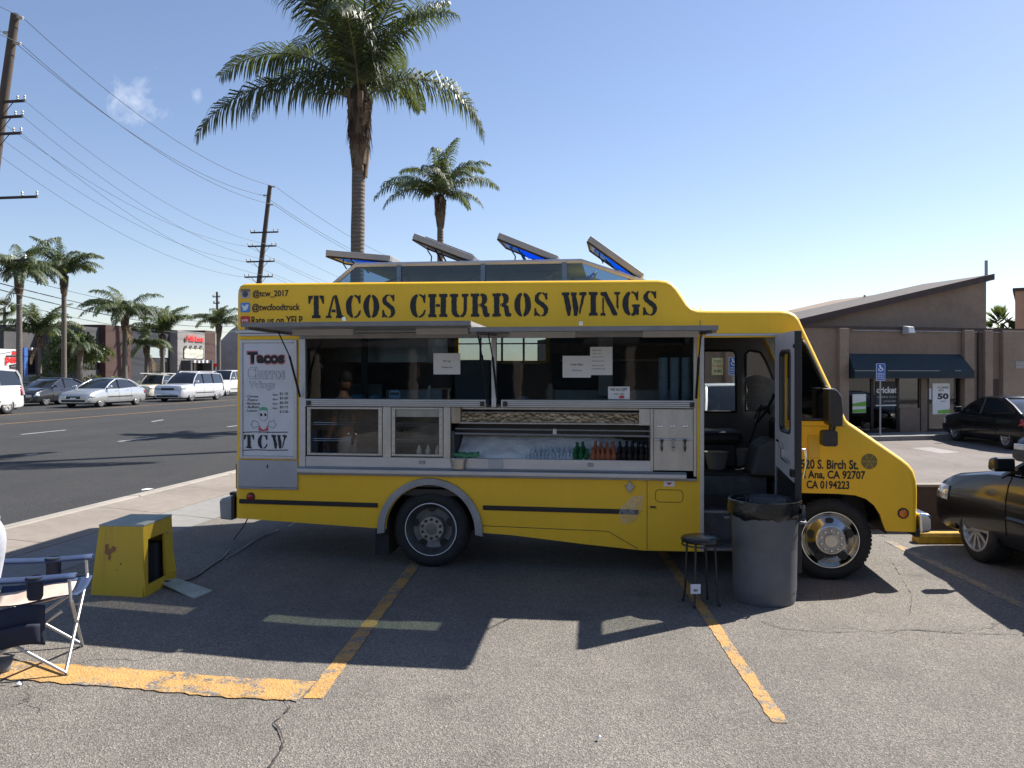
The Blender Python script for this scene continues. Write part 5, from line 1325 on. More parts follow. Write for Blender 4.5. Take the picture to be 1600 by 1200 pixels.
# folding camp chair
cf = gp(102, 1055, .045); cb = gp(127, 1013, .05)
fx = Vector((.953, .302, 0)); lx = Vector((-.302, .953, 0))
chair = thing('camp_chair', 'navy and tan folding camp chair with aluminium legs at the left edge', 'camp chair')
CW = .54; CD = .56
def cp(f_, l_, z): return Vector((cf.x, cf.y, .04)) + fx * (f_) + lx * l_ + Vector((0, 0, z))
def leg(a, b, nm='leg', r=.0105, m=None): 
    g = MB(); g.tube([a, b], r, 8); return g.build(nm, m or M['alu'], chair, smooth=60)
SH = .42
leg(cp(0,0,.015), cp(.03,CW,SH+.06)); leg(cp(0,CW,.015), cp(.03,0,SH+.04))               # front cross
leg(cp(-CD,0,.015), cp(-CD,CW,SH)); leg(cp(-CD,CW,.015), cp(-CD,0,SH))                   # rear cross
for l_ in (0, CW):
    leg(cp(0,l_,.02), cp(-CD+.02,l_,SH-.02)); leg(cp(-CD,l_,.02), cp(-.02,l_,SH-.03))    # side crosses
    leg(cp(.03,l_,SH+.02), cp(.02,l_,.60), 'arm_post', .010)
    leg(cp(-CD+.02,l_,SH-.02), cp(-CD-.22,l_,1.02), 'back_post', .0105)
for f_ in (0, -CD):
    for l_ in (0, CW):
        g = MB(); p = cp(f_, l_, 0); g.lathe([(.028,0),(.03,.008),(.018,.03),(.015,.035),(0,.035)], 12, lambda x, y, h: (p.x+x, p.y+y, p.z-.03+h)); g.build('foot', M['black_plastic'], chair, smooth=50)
def sheet(name, f, nu, nv, m, thick=.006):
    g = MB(); g.add([f(i/nu, j/nv) for i in range(nu+1) for j in range(nv+1)], [(i*(nv+1)+j, (i+1)*(nv+1)+j, (i+1)*(nv+1)+j+1, i*(nv+1)+j+1) for i in range(nu) for j in range(nv)])
    o = g.build(name, m, chair, smooth=70, fix=False); md = o.modifiers.new('solid', 'SOLIDIFY'); md.thickness = thick; return o
def seatf(a, b):
    l_ = CW*b; f_ = .06 - (CD+.02)*a
    sag = -.07*math.sin(math.pi*b)*(.5+.5*a) - .05*a
    return cp(f_, l_, SH + .055 + sag + .008*math.sin(9*a+5*b))
def seg(u0, u1, v0, v1): return lambda a, b: seatf(u0+(u1-u0)*a, v0+(v1-v0)*b)
sheet('seat_edge', seg(0,.14,0,1), 3, 14, M['navy']); sheet('seat', seg(.14,.9,.12,.88), 10, 12, M['tan'])
sheet('seat_edge', seg(.14,.9,0,.12), 10, 3, M['navy']); sheet('seat_edge', seg(.14,.9,.88,1), 10, 3, M['navy'])
sheet('backrest', lambda a, b: cp(-CD+.0-.22*a-.10*math.sin(math.pi*b)*1.0, CW*b, SH+.02+.58*a), 10, 12, M['navy'])
for l_, nm in ((0,'near'),(CW,'far')):
    sheet('armrest', lambda a, b: cp(.06-.78*a, l_-.045+.09*b, .605+.03*a-.02*math.sin(math.pi*a)-.018*abs(2*b-1)), 14, 4, M['navy'], .010)
    cx = -.16 if l_ == 0 else -.17
    g = MB(); P = lambda x, y, h: cp(cx+x, l_+y, .47+h)
    g.lathe([(.035,0),(.044,.02),(.046,.125),(.043,.125),(.03,.01),(0,.01)], 14, P); g.build('cup_holder', M['navy_dark'], chair, smooth=50)
    g = MB(); g.lathe([(.050,.124),(.05,.134),(.042,.136),(.042,.124)], 18, P, closed=True); g.build('cup_rim', M['black_plastic'], chair)
def pouch(a, b): return cp(-.10-.42*a, -.035-.03*math.sin(math.pi*a)*math.sin(math.pi*min(1,b*1.1)), SH+.02-.235*b + .012*math.sin(7*a))
sheet('side_pouch', pouch, 12, 10, M['navy_dark'], .008)
sheet('pouch_pocket', lambda a, b: pouch(.05+.9*a, .45+.5*b) + lx*(-.018-.012*math.sin(math.pi*a)), 10, 6, M['navy_dark'], .006)

# person in pale grey jeans, almost out of frame
def person():
    x0 = (0 - 800)/F*4.86; rt = thing('person', 'person in pale grey jeans standing at the very left edge by the chair', 'person', (x0-.148, 4.86, .03), R(95))
    def skin(name, verts, edges, radii, m, sub=2, parent=rt):
        me = bpy.data.meshes.new(name); me.from_pydata(verts, edges, []); o = bpy.data.objects.new(name, me); COL.objects.link(o); o.parent = parent
        md = o.modifiers.new('skin', 'SKIN'); md.use_smooth_shade = True
        sv = me.skin_vertices[0].data
        for i, r in enumerate(radii): sv[i].radius = r if isinstance(r, tuple) else (r, r)
        sv[0].use_root = True
        s_ = o.modifiers.new('sub', 'SUBSURF'); s_.levels = sub; s_.render_levels = sub
        me.materials.append(m); return o
    sk = mat('skin_tone', (.22,.12,.08), .6, 0, .1, 9)
    body_v = [(0,0,.95),(0,.03,1.10),(0,.05,1.28),(0,.05,1.42),(0,.05,1.52),(0,.06,1.60),(.09,0,.90),(.11,.02,.50),(.11,-.04,.10),(.12,.06,.045),(-.09,0,.90),(-.11,.02,.50),(-.11,-.01,.10),(-.12,.11,.045),
              (.19,.05,1.41),(.25,.06,1.14),(.26,.14,.90),(-.19,.05,1.41),(-.25,.06,1.14),(-.26,.14,.90)]
    body_e = [(0,1),(1,2),(2,3),(3,4),(4,5),(0,6),(6,7),(7,8),(8,9),(0,10),(10,11),(11,12),(12,13),(3,14),(14,15),(15,16),(3,17),(17,18),(18,19)]
    body_r = [(.10,.09),(.10,.085),(.12,.085),(.11,.075),.055,.055,(.10,.10),.065,.042,.04,(.10,.10),.065,.042,.04,.07,.048,.032,.07,.048,.032]
    skin('body', body_v, body_e, body_r, sk)
    jeans = mat('pale_jeans', (.42,.44,.49), .85, 0, .15, 9, bmp=.15, bsc=120)
    skin('jeans', [(0,.02,.98),(.095,-.03,.86),(.115,.02,.50),(.115,-.04,.12),(-.095,0,.86),(-.115,.02,.50),(-.115,-.005,.12)], [(0,1),(1,2),(2,3),(0,4),(4,5),(5,6)], [(.085,.085),(.115,.12),.085,.075,(.115,.12),.085,.075], jeans)
    shirt = mat('grey_shirt', (.06,.065,.08), .85, 0, .12, 9, bmp=.12, bsc=100)
    skin('shirt', [(0,.05,.99),(0,.05,1.10),(0,.05,1.28),(0,.04,1.43),(.20,.05,1.41),(.245,.06,1.20),(-.20,.05,1.41),(-.245,.06,1.20)], [(0,1),(1,2),(2,3),(3,4),(4,5),(3,6),(6,7)], [(.15,.12),(.15,.115),(.165,.115),(.14,.10),.075,.065,.075,.065], shirt)
    shoe = mat('grey_shoe', (.14,.15,.17), .7)
    for sx, sy in ((.118,-.10), (-.118,0)):
        skin('shoe', [(sx,-.05+sy,.06),(sx,.05+sy,.055),(sx,.16+sy,.04)], [(0,1),(1,2)], [(.05,.055),(.052,.05),(.045,.035)], shoe)
    for sx in (1, -1):                     # hands: palm, four fingers and a thumb
        hv = [(sx*.26,.14,.885),(sx*.262,.150,.83)]; he = [(0,1)]; hr = [(.022,.03),(.018,.036)]
        for k in range(4):
            n0 = len(hv); yy = .112 + .018*k; L_ = (.07,.082,.078,.06)[k]
            hv += [(sx*.262,yy,.825),(sx*.258,yy+.006,.825-L_*.55),(sx*.245,yy+.008,.825-L_)]; he += [(1,n0),(n0,n0+1),(n0+1,n0+2)]; hr += [.0095,.009,.008]
        n0 = len(hv); hv += [(sx*.25,.155,.865),(sx*.245,.175,.835),(sx*.24,.18,.81)]; he += [(0,n0),(n0,n0+1),(n0+1,n0+2)]; hr += [.012,.010,.009]
        skin('hand', hv, he, hr, sk, 1)
    g = MB(); g.lathe([(0,-.125),(.04,-.118),(.062,-.09),(.074,-.04),(.08,.02),(.078,.06),(.062,.10),(.03,.122),(0,.127)], 20, lambda x, y, h: (x*.93, .03 + y*1.12, 1.70+h)); hd = g.build('head', sk, rt, smooth=80)
    g = MB(); g.lathe([(.086,.0),(.087,.05),(.07,.105),(.035,.13),(0,.136)], 20, lambda x, y, h: (x*.95, .018 + y*1.14, 1.71+h)); g.build('hair', mat('dark_hair', (.02,.015,.012), .7, 0, .3, 30, bmp=.4), hd, smooth=80)
    g = MB(); g.add([(-.012,.115,1.685),(.012,.115,1.685),(0,.143,1.678),(0,.115,1.722)], [(0,1,2),(1,3,2),(3,0,2)]); g.build('nose', sk, hd)
    for sx in (-.03, .03):
        g = MB(); g.lathe([(0,-.010),(.011,0),(0,.010)], 10, lambda x, y, h: (sx+x, .112+y*.5, 1.712+h)); g.build('eye', M['white'], hd, smooth=80)
        g = MB(); g.lathe([(0,-.03),(.016,0),(0,.03)], 8, lambda x, y, h: (sx*2.6+x*.5, .03+y, 1.70+h)); g.build('ear', sk, hd, smooth=80)
    g = MB(); g.box(-.024,.024,.113,.118,1.642,1.650); g.build('mouth', mat('lips', (.30,.12,.10), .5), hd)
person()

# grey rubbish bin with black liner
bc = gp(1211, 952); 
bin_ = thing('trash_bin', 'large round grey plastic bin with a black liner by the cab steps', 'bin', (bc.x, bc.y + .27, 0))
g = MB(); hB = .80
g.lathe([(.268,0),(.275,.015),(.280,.05),(.300,.66),(.306,.68),(.306,.72),(.320,.735),(.325,hB-.02),(.318,hB),(.300,hB),(.286,.10),(0,.08)], 56); g.build('bin_body', M['bin_grey'], bin_, smooth=40)
g = MB(); vs = []; n = 72
rowsL = [(.302,.69,.02),(.333,.71,.015),(.333,.74,.012),(.334,.785,.006),(.331,.822,.006),(.312,.825,.004),(.295,.79,.008),(.275,.66,.02),(.24,.45,.03)]
for i, (r_, z_, w_) in enumerate(rowsL):
    for k in range(n):
        a = 2*math.pi*k/n
        wz = (.05*max(0, noise.noise(Vector((math.cos(a)*2.2, math.sin(a)*2.2, 1.7)))) if i == 0 else 0)
        rr2 = r_ + w_*(.7*noise.noise(Vector((math.cos(a)*9, math.sin(a)*9, i*.8))) + .25*math.sin(a*31+i*.5) + .2)
        vs.append((rr2*math.cos(a), rr2*math.sin(a), z_ - wz + w_*.4*noise.noise(Vector((math.cos(a)*6, math.sin(a)*6, 5+i)))))
g.add(vs, [(i*n+k, i*n+(k+1)%n, (i+1)*n+(k+1)%n, (i+1)*n+k) for i in range(len(rowsL)-1) for k in range(n)])
g.build('bin_liner', M['bag'], bin_, smooth=60, fix=False)
for sg in (1, -1):
    g = MB(); g.hexa([(sg*.325,-.05,.66),(sg*.325,.05,.66),(sg*.30,.05,.60),(sg*.30,-.05,.60)], [(sg*.37,-.045,.70),(sg*.37,.045,.70),(sg*.35,.045,.62),(sg*.35,-.045,.62)]) if False else g.tube([(sg*.30,-.06,.66),(sg*.352,-.055,.655),(sg*.365,0,.65),(sg*.352,.055,.655),(sg*.30,.06,.66)], .013, 8)
    h_ = g.build('bin_handle', M['bin_grey'], bin_, smooth=60); h_.rotation_euler = (0,0,R(-25))
g = MB(); vs = []
for i in range(7):
    for j in range(6):
        a = R(-42 + 26*j/5); r_ = .335 + .018*math.sin(i*.7+j) + .012*i/6
        vs.append((r_*math.cos(a)+.0, r_*math.sin(a), .80 - .16*i/6*(.6+.4*math.sin(j*.9)) ))
g.add(vs, [(i*6+j, (i+1)*6+j, (i+1)*6+j+1, i*6+j+1) for i in range(6) for j in range(5)])
g.build('liner_flap', M['bag'], bin_, smooth=60, fix=False)

bin_.scale = (.87, .87, 1.0)
# black stool with a price tag
sc = gp(1103, 955)
stl = thing('bar_stool', 'black round metal stool with a white tag beside the grey bin', 'stool', (gp(1102, 952).x, gp(1102, 952).y + .15, 0), R(12))
hS = .66
hS = 1.85 - (838 - HOR)/F*(stl.location.y) - .015
g = MB(); g.lathe([(0,hS-.03),(.135,hS-.03),(.155,hS-.022),(.160,hS-.005),(.152,hS+.012),(.12,hS+.02),(0,hS+.022)], 40); g.build('seat', mat('stool_seat_black', (.015,.015,.016), .25), stl, smooth=40)
for k in range(4):
    a = R(45+90*k); c_, s_ = math.cos(a), math.sin(a)
    g = MB(); P = [(.115*c_,.115*s_,hS-.03),(.125*c_,.125*s_,hS*.6),(.130*c_,.130*s_,hS*.28),(.140*c_,.140*s_,hS*.1),(.150*c_,.150*s_,.01)]
    g.tube(P, .0095, 8); g.build('leg', M['black_plastic'], stl, smooth=60)
    g = MB(); g.lathe([(.013,0),(.013,.02),(0,.02)], 8, lambda x, y, h: (.150*c_+x, .150*s_+y, h)); g.build('foot', M['rubber'], stl)
g = MB(); rg = [(.150*math.cos(2*math.pi*k/32), .150*math.sin(2*math.pi*k/32), hS-.045) for k in range(33)]; g.tube(rg, .007, 6, False); g.build('seat_ring', M['black_plastic'], stl, smooth=60)
tp_ = at(1079, 913, stl.location.y - .14); tq = at(1095, 928, stl.location.y - .14)
g = MB(); g.box(0, tq.x-tp_.x, -.001, .001, 0, tp_.z-tq.z); o = g.build('price_tag', M['paper'], None); o.location = (tp_.x, tp_.y, tq.z); tag(o, 'small white paper tag tied to the stool leg', 'tag')
o.rotation_euler = (0, 0, R(4)); w_, h_ = tq.x-tp_.x, tp_.z-tq.z
for k in range(3):
    q = MB(); q.box(w_*(.30+.14*k), w_*(.40+.14*k), -.0025, -.0015, h_*.25, h_*.48); q.build('print', M['wheel_paint'], o)
# scraps of litter
random.seed(11)
for (u, v, s_, lab) in ((936,1154,.016,'pale scrap of paper on the sunlit asphalt'), (30,1081,.02,'white paper scrap beside the yellow bar'), (230,753,.10,'white paper scrap on the street kerb')):
    p = gp(u, v, .25 if v < 800 else .01); g = MB(); P = [(s_*random.uniform(.6,1)*math.cos(a), s_*random.uniform(.5,1)*math.sin(a), random.uniform(.004,.02)) for a in [k*1.05 for k in range(6)]]
    g.add(P + [(0,0,.025)], [(k, (k+1)%6, 6) for k in range(6)]); o = g.build('paper_scrap', M['paper'], fix=False); o.location = (p.x, p.y, ground_z(p.x, p.y) + .004); tag(o, lab, 'litter')
# ------------------------------------------------------------------ cars
def interp(tab, x):
    if x <= tab[0][0]: return tab[0][1]
    for (a, p), (b, q) in zip(tab[:-1], tab[1:]):
        if x <= b:
            t = (x-a)/(b-a); t = t*t*(3-2*t)*.35 + t*.65; return p + (q-p)*t
    return tab[-1][1]
M['car_glass'] = mat('car_window', (.012,.014,.016), .06, 0, .1, 3, coat=.5, spec=.8)
M['lamp_glass'] = mat('headlamp', (.55,.57,.60), .12, .3, .2, 14, coat=1)
M['tail_red'] = mat('tail_lamp', (.35,.015,.015), .15, 0, .2, 14, coat=1)
M['well'] = mat('wheel_well_black', (.008,.008,.008), .9)
M['alloy'] = mat('alloy_wheel', (.50,.50,.51), .3, .9, .15, 8)
def car_paint(name, c, metal=.3, rough=.25, coat=1.0): 
    m, t, p = new_mat(name); v = objco(t)
    t.links.new(ramp(t, nz(t, 2, 4, .6, v), [(.3, tuple(x*.9 for x in c)), (.7, c)]), p.inputs['Base Color'])
    p.inputs['Metallic'].default_value = metal; p.inputs['Roughness'].default_value = rough; p.inputs['Coat Weight'].default_value = coat; p.inputs['Specular IOR Level'].default_value = .5*coat
    dust = ramp(t, nz(t, 7, 6, .7, v), [(.4,(.03,)*3),(.75,(.16,)*3)]); t.links.new(dust, p.inputs['Coat Roughness']); return m
SED = dict(L=4.75, W=1.80, belt=.92, H=1.43, top=[(0,.60),(.02,.86),(.05,.95),(.20,.99),(.5,.93),(.70,.93),(.78,.90),(.92,.78),(.975,.68),(1,.52)], gh=(.10,.30,.52,.74), wx=(.19,.81), rw=.315)
SED3 = dict(L=4.85, W=1.82, belt=.92, H=1.43, top=[(0,.60),(.02,.86),(.05,.95),(.20,.99),(.5,.93),(.70,.93),(.78,.91),(.90,.83),(.955,.76),(.985,.68),(1,.58)], gh=(.10,.30,.52,.74), wx=(.19,.815), rw=.325)
SED2 = dict(L=4.80, W=1.84, belt=.94, H=1.45, top=[(0,.60),(.02,.92),(.05,1.02),(.18,1.04),(.5,.96),(.70,.95),(.78,.92),(.92,.82),(.972,.72),(1,.50)], gh=(.07,.28,.54,.76), wx=(.20,.80), rw=.335)
SUV = dict(L=5.15, W=2.0, belt=1.22, H=1.88, top=[(0,.62),(.012,1.12),(.03,1.20),(.5,1.20),(.70,1.18),(.76,1.15),(.93,1.08),(.985,.98),(1,.55)], gh=(.005,.05,.56,.70), wx=(.20,.79), rw=.40)
FLX = dict(L=5.12, W=1.93, belt=1.08, H=1.72, top=[(0,.60),(.012,1.0),(.03,1.07),(.5,1.08),(.72,1.07),(.76,1.05),(.93,1.00),(.985,.92),(1,.55)], gh=(.02,.05,.60,.75), wx=(.20,.79), rw=.35)
PIC = dict(L=4.7, W=1.70, belt=.98, H=1.58, top=[(0,.55),(.01,.94),(.45,.95),(.46,.95),(.70,.96),(.75,.95),(.95,.90),(.985,.84),(1,.55)], gh=(.42,.45,.60,.70), wx=(.20,.80), rw=.33)
def rim_mesh(style, rw):
    g = MB(); r = rw*.66
    g.lathe([(r,.0),(r*1.04,-.012),(r*.94,-.012),(r*.86,.02),(r*.2,.035),(r*.18,.0),(0,-.004)], 30, lambda x, y, h: (x, h, y), caps=False)
    if style:
        n = style
        for k in range(n):
            a = 2*math.pi*k/n; c, s = math.cos(a), math.sin(a); P = lambda rad, tt, h: (rad*c-tt*s, h, rad*s+tt*c); w = r*(.30 if n < 7 else .17)
            g.hexa([P(r*.12,-w*.5,.03),P(r*.12,w*.5,.03),P(r*.96,w*.38,.03),P(r*.96,-w*.38,.03)], [P(r*.12,-w*.5,-.004),P(r*.12,w*.5,-.004),P(r*.96,w*.38,-.010),P(r*.96,-w*.38,-.010)])
    return g
def car(name, spec, paint, label, cat, loc, rz, rim=7, group=None, rimmat=None, rails=False, dark_trim=True, bed=False, lamp=None):
    L, W, belt, Hh = spec['L'], spec['W'], spec['belt'], spec['H']; hw = W/2; rw = spec['rw']
    t = thing(name, label, cat, loc, rz, group)
    X = lambda f: -L/2 + L*f
    st = [0,.008,.02,.04,.07,.11,.15,.19,.24,.30,.36,.42,.48,.54,.60,.66,.71,.75,.79,.83,.87,.91,.94,.965,.983,.994,1.0]
    def ring_(f):
        e = abs(2*f-1); w = hw*(1 - .03*e**2 - .10*max(0,(e-.84)/.16)**2.6); zb = .19 + .05*max(0,(e-.85)/.15)**2; zt = interp(spec['top'], f); h = zt - zb
        half = [(0,zb),(w*.80,zb),(w*.94,zb+.05*h+.02),(w*.985,zb+.22*h),(w,zb+.48*h),(w*.992,zb+.66*h),(w*.965,zb+.84*h),(w*.925,zt-.035),(w*.86,zt-.006),(w*.55,zt+.012),(0,zt+.022)]
        return half
    g = MB(); rings = []
    for f in st:
        hf = ring_(f); rings.append([(X(f), y, z) for y, z in hf] + [(X(f), -y, z) for y, z in reversed(hf[1:-1])])
    n = len(rings[0]); vs = [p for r in rings for p in r]
    fs = [(i*n+k, i*n+(k+1)%n, (i+1)*n+(k+1)%n, (i+1)*n+k) for i in range(len(st)-1) for k in range(n)]
    fs += [tuple(range(n)), tuple(range((len(st)-1)*n, len(st)*n))]; g.add(vs, fs)
    body = g.build('body', paint, t)
    cg = MB()
    for wx in spec['wx']:
        for sg in (-1, 1):
            cg.lathe([(rw+.05,0),(rw+.05,.42)], 40, lambda x, y, h: (X(wx)+x, sg*(hw-.27+h), rw+.01+y))
    cut = cg.build('cut', paint)
    md = body.modifiers.new('b', 'BOOLEAN'); md.operation = 'DIFFERENCE'; md.object = cut; md.solver = 'EXACT'
    bpy.context.view_layer.update(); dg = bpy.context.evaluated_depsgraph_get(); me = bpy.data.meshes.new_from_object(body.evaluated_get(dg))
    body.modifiers.clear(); old = body.data; body.data = me; bpy.data.meshes.remove(old); cm_ = cut.data; bpy.data.objects.remove(cut); bpy.data.meshes.remove(cm_)
    me.polygons.foreach_set('use_smooth', [True]*len(me.polygons)); me.set_sharp_from_angle(angle=R(32))
    # wheels
    for wx in spec['wx']:
        for sg in (-1, 1):
            g = MB(); A = arc(X(wx), rw+.01, rw+.045, -12, 192, 20); y0, y1 = sg*(hw-.26), sg*(hw-.02)
            for p, q in zip(A[:-1], A[1:]): g.poly([(p[0],y0,p[1]),(q[0],y0,q[1]),(q[0],y1*.985,q[1]),(p[0],y1*.985,p[1])])
            g.poly([(p[0],y0+sg*.004,p[1]) for p in A]); g.build('wheel_arch', M['well'], t, fix=False)
            w = bpy.data.objects.new('wheel', None); COL.objects.link(w); w.parent = t; w.location = (X(wx), sg*(hw-.035), rw); w.rotation_euler = (0,0,0 if sg < 0 else math.pi)
            g = MB(); g.lathe([(rw*.66,.0),(rw*.72,-.012),(rw*.90,-.006),(rw*.985,.015),(rw,.04),(rw,.17),(rw*.97,.2),(rw*.66,.2)], 36, lambda x, y, h: (x, h, y), closed=True); g.build('tyre', M['rubber'], w, smooth=45)
            g = rim_mesh(rim, rw); g.build('rim', rimmat or M['alloy'], w, smooth=30)
    # cabin: glass block, roof skin, pillars
    f0, f1, f2, f3 = spec['gh']; ob = .93
    def gw(f, z):                      # half width of the cabin side at height z
        e = abs(2*f-1); return hw*(.90 - .20*max(0,(z-belt)/(Hh-belt))) * (1-.03*e*e)
    tops = [(f0,interp(spec['top'],f0)-.02),(f0+(f1-f0)*.5,belt+(Hh-belt)*.56),(f1,Hh-.05),(f1+(f2-f1)*.33,Hh-.005),(f1+(f2-f1)*.66,Hh),(f2,Hh-.035),(f2+(f3-f2)*.5,belt+(Hh-belt)*.55),(f3,interp(spec['top'],f3)-.02)]
    g = MB(); rings = []
    for f, z in tops:
        zb = min(z-.01, interp(spec['top'], f)-.03); a, b = gw(f, zb), gw(f, z)
        rings.append([(X(f),a,zb),(X(f),b,z-.045 if z > belt+.2 else z-.004),(X(f),b*.88,z),(X(f),0,z+.012),(X(f),-b*.88,z),(X(f),-b,z-.045 if z > belt+.2 else z-.004),(X(f),-a,zb)])
    n = 7; g.add([p for r in rings for p in r], [(i*n+k, i*n+k+1, (i+1)*n+k+1, (i+1)*n+k) for i in range(len(rings)-1) for k in range(n-1)]); g.build('windows', M['car_glass'], t, smooth=25, fix=False)
    g = MB(); rr_s = []
    for f, z in tops[2:6]:
        b = gw(f, z)+.012; rr_s.append([(X(f),b,z-.075),(X(f),b-.005,z-.035),(X(f),b*.88,z+.012),(X(f),0,z+.026),(X(f),-b*.88,z+.012),(X(f),-b+.005,z-.035),(X(f),-b,z-.075)])
    g.add([p for r in rr_s for p in r], [(i*n+k, i*n+k+1, (i+1)*n+k+1, (i+1)*n+k) for i in range(len(rr_s)-1) for k in range(n-1)]); ro = g.build('roof', paint, t, smooth=40, fix=False)
    sd = ro.modifiers.new('s', 'SOLIDIFY'); sd.thickness = .02
    for sg in (-1, 1):
        P = lambda i, low=False: Vector((X(tops[i][0]), sg*(gw(tops[i][0], tops[i][1])+.004), tops[i][1]-.03))
        g = MB(); g.tube([P(7), P(6), P(5)], .038, 6); g.build('front_pillar', paint, t, smooth=60)
        g = MB(); g.tube([P(0), P(1), P(2)], .06, 6); g.build('rear_pillar', paint, t, smooth=60)
        mids = (.50,) if not spec is FLX and not spec is SUV else (.50, .27)
        for fm_ in mids if spec is not PIC else ():
            zt_ = Hh-.06; g = MB(); g.tube([(X(fm_),sg*(gw(fm_,belt)+.006),belt-.02),(X(fm_-.01),sg*(gw(fm_,zt_)+.006),zt_)], .032, 4); g.build('door_pillar', M['black_plastic'] if spec is not SUV else paint, t)
        # seams, handles, mirror
        g = MB()
        for fs_ in ((.30,.52,.71) if spec is not PIC else (.44,.68)):
            hf = ring_(fs_); g.tube([(X(fs_), sg*(y+.002), z) for y, z in hf[3:8]], .005, 4)
        hf0, hf1 = ring_(.3), ring_(.7)
        g.build('door_seam', M['well'], t)['kind'] = 'stuff'
        for fh in ((.36,.56) if spec is not PIC else (.5,)):
            hf = ring_(fh); g = MB(); y, z = hf[6]; g.box(X(fh)-.09, X(fh)+.09, sg*(y+.012)-.012, sg*(y+.012)+.012, z-.02, z+.012); g.build('door_handle', paint, t, bevel=.008)
        fm2 = f3-.045; ym = gw(fm2, belt); g = MB(); g.prism([(X(fm2)-.05,belt+.03),(X(fm2)+.08,belt+.04),(X(fm2)+.06,belt+.15),(X(fm2)-.05,belt+.17)], sg*(ym+.06), sg*(ym+.26)); mo = g.build('mirror', paint, t, bevel=.03, seg=3)
        g = MB(); g.tube([(X(fm2),sg*ym,belt+.02),(X(fm2),sg*(ym+.12),belt+.07)], .03, 6); g.build('mirror_arm', M['black_plastic'], mo)
        hf = ring_(.5); g = MB(); pts = []
        for f in (.28,.4,.5,.6,.70): y, z = ring_(f)[4]; pts.append((X(f), sg*(y+.006), .52))
        g.tube(pts, .022, 4); g.build('side_trim', M['black_plastic'] if dark_trim else paint, t)
        # lamps
        def patch(fa, fb, z0, z1, nm, m_):
            a, b = ring_(fa), ring_(fb); vs = []
            for f in (fa, (fa+fb)/2, fb):
                hf = ring_(f); 
                zc_ = min(z1, hf[8][1]-.045)
                for z in (min(z0, zc_-.03), (min(z0, zc_-.03)+zc_)/2, zc_):
                    yy = hf[4][0]
                    for (y0_, za), (y1_, zb2) in zip(hf[2:8], hf[3:9]):
                        if za <= z <= zb2: yy = y0_ + (y1_-y0_)*(z-za)/max(1e-6, zb2-za)
                    vs.append((X(f), sg*(yy+.008), z))
            g = MB(); g.add(vs, [(i*3+j, i*3+j+1, (i+1)*3+j+1, (i+1)*3+j) for i in range(2) for j in range(2)])
            o = g.build(nm, m_, t, smooth=50); s_ = o.modifiers.new('s', 'SOLIDIFY'); s_.thickness = .012; s_.offset = 0
        zt1 = interp(spec['top'], .965)
        patch(.915, .988, zt1-.20, zt1-.055, 'headlight', lamp or M['lamp_glass'])
        zt0 = interp(spec['top'], .03); patch(.012, .06, zt0-.26 if spec not in (SUV, FLX) else zt0-.45, zt0-.07, 'tail_light', M['tail_red'])
        xe = X(1)+.004; g = MB(); g.box(xe-.012, xe+.006, min(sg*hw*.45, sg*hw*.80), max(sg*hw*.45, sg*hw*.80), zt1-.24, zt1-.12); g.build('front_lamp', lamp or M['lamp_glass'], t, bevel=.01)
        g = MB(); g.box(X(0)-.006, X(0)+.01, min(sg*hw*.5, sg*hw*.82), max(sg*hw*.5, sg*hw*.82), .62, .78); g.build('rear_lamp', M['tail_red'], t, bevel=.01)
    g = MB(); g.box(X(1)-.01, X(1)+.008, -hw*.42, hw*.42, zt1-.26, zt1-.13); g.build('grille', M['black_plastic'], t, bevel=.01)
    g = MB(); g.box(X(1)-.02, X(1)+.006, -hw*.70, hw*.70, .27, .40); g.build('air_intake', M['black_plastic'], t, bevel=.01)
    g = MB(); g.box(X(1)+.008, X(1)+.014, -.15, .15, .42, .50); g.build('number_plate', M['white'], t)
    g = MB(); g.box(X(.05), X(.95), -hw*.75, hw*.75, .16, .22); g.build('underbody', M['well'], t)
    if rails:
        for sg in (-1, 1): g = MB(); g.tube([(X(.10),sg*hw*.62,Hh+.0),(X(.13),sg*hw*.62,Hh+.06),(X(.5),sg*hw*.62,Hh+.065),(X(.55),sg*hw*.62,Hh+.01)], .018, 6); g.build('roof_rail', M['alu'], t)
    if bed:
        g = MB()
        for f in (.02,.22,.42): 
            for sg in (-1, 1): g.tube([(X(f),sg*hw*.85,.95),(X(f),sg*hw*.85,1.62)], .025, 6)
        for sg in (-1, 1): g.tube([(X(.0),sg*hw*.85,1.62),(X(.72),sg*hw*.85,1.66)], .03, 6)
        for f in (.02,.22,.42,.65): g.tube([(X(f),-hw*.85,1.63),(X(f),hw*.85,1.63)], .025, 6)
        g.build('ladder_rack', M['alu_dull'], t)
        g = MB(); g.box(X(.03), X(.41), -hw*.8, hw*.8, .955, .965); g.build('load_bed', M['well'], t)
    return t
black = car_paint('black_car_paint', (.005,.005,.006), .0, .3, .4); blueg = car_paint('slate_car_paint', (.010,.013,.018), .0, .3, .5); silver = car_paint('silver_car_paint', (.52,.54,.56), .6, .3)
whitep = car_paint('white_car_paint', (.72,.72,.71), 0, .3); charcoal = car_paint('charcoal_car_paint', (.022,.024,.030), .3, .25); cream = car_paint('cream_car_paint', (.60,.55,.44), 0, .4); pearl = car_paint('pearl_car_paint', (.62,.63,.66), .3, .3)
HD = math.atan2(-1, -RD[0])
def on_street(u, w): k = (u-800)/F; Y = w/(k-RD[0]); p = street(w, Y, Z_ROAD); return p
grp = 'cars driving on the street'
p = street(-27.1, 33.0, Z_ROAD); car('white_suv', SUV, whitep, 'large white SUV with chrome wheels cut off by the left edge', 'car', p, HD, 6, grp, M['chrome'])
car('black_sedan', SED, charcoal, 'dark charcoal sedan on the street between the white SUV and silver sedan', 'car', on_street(80, -31.6), HD, 6, grp)
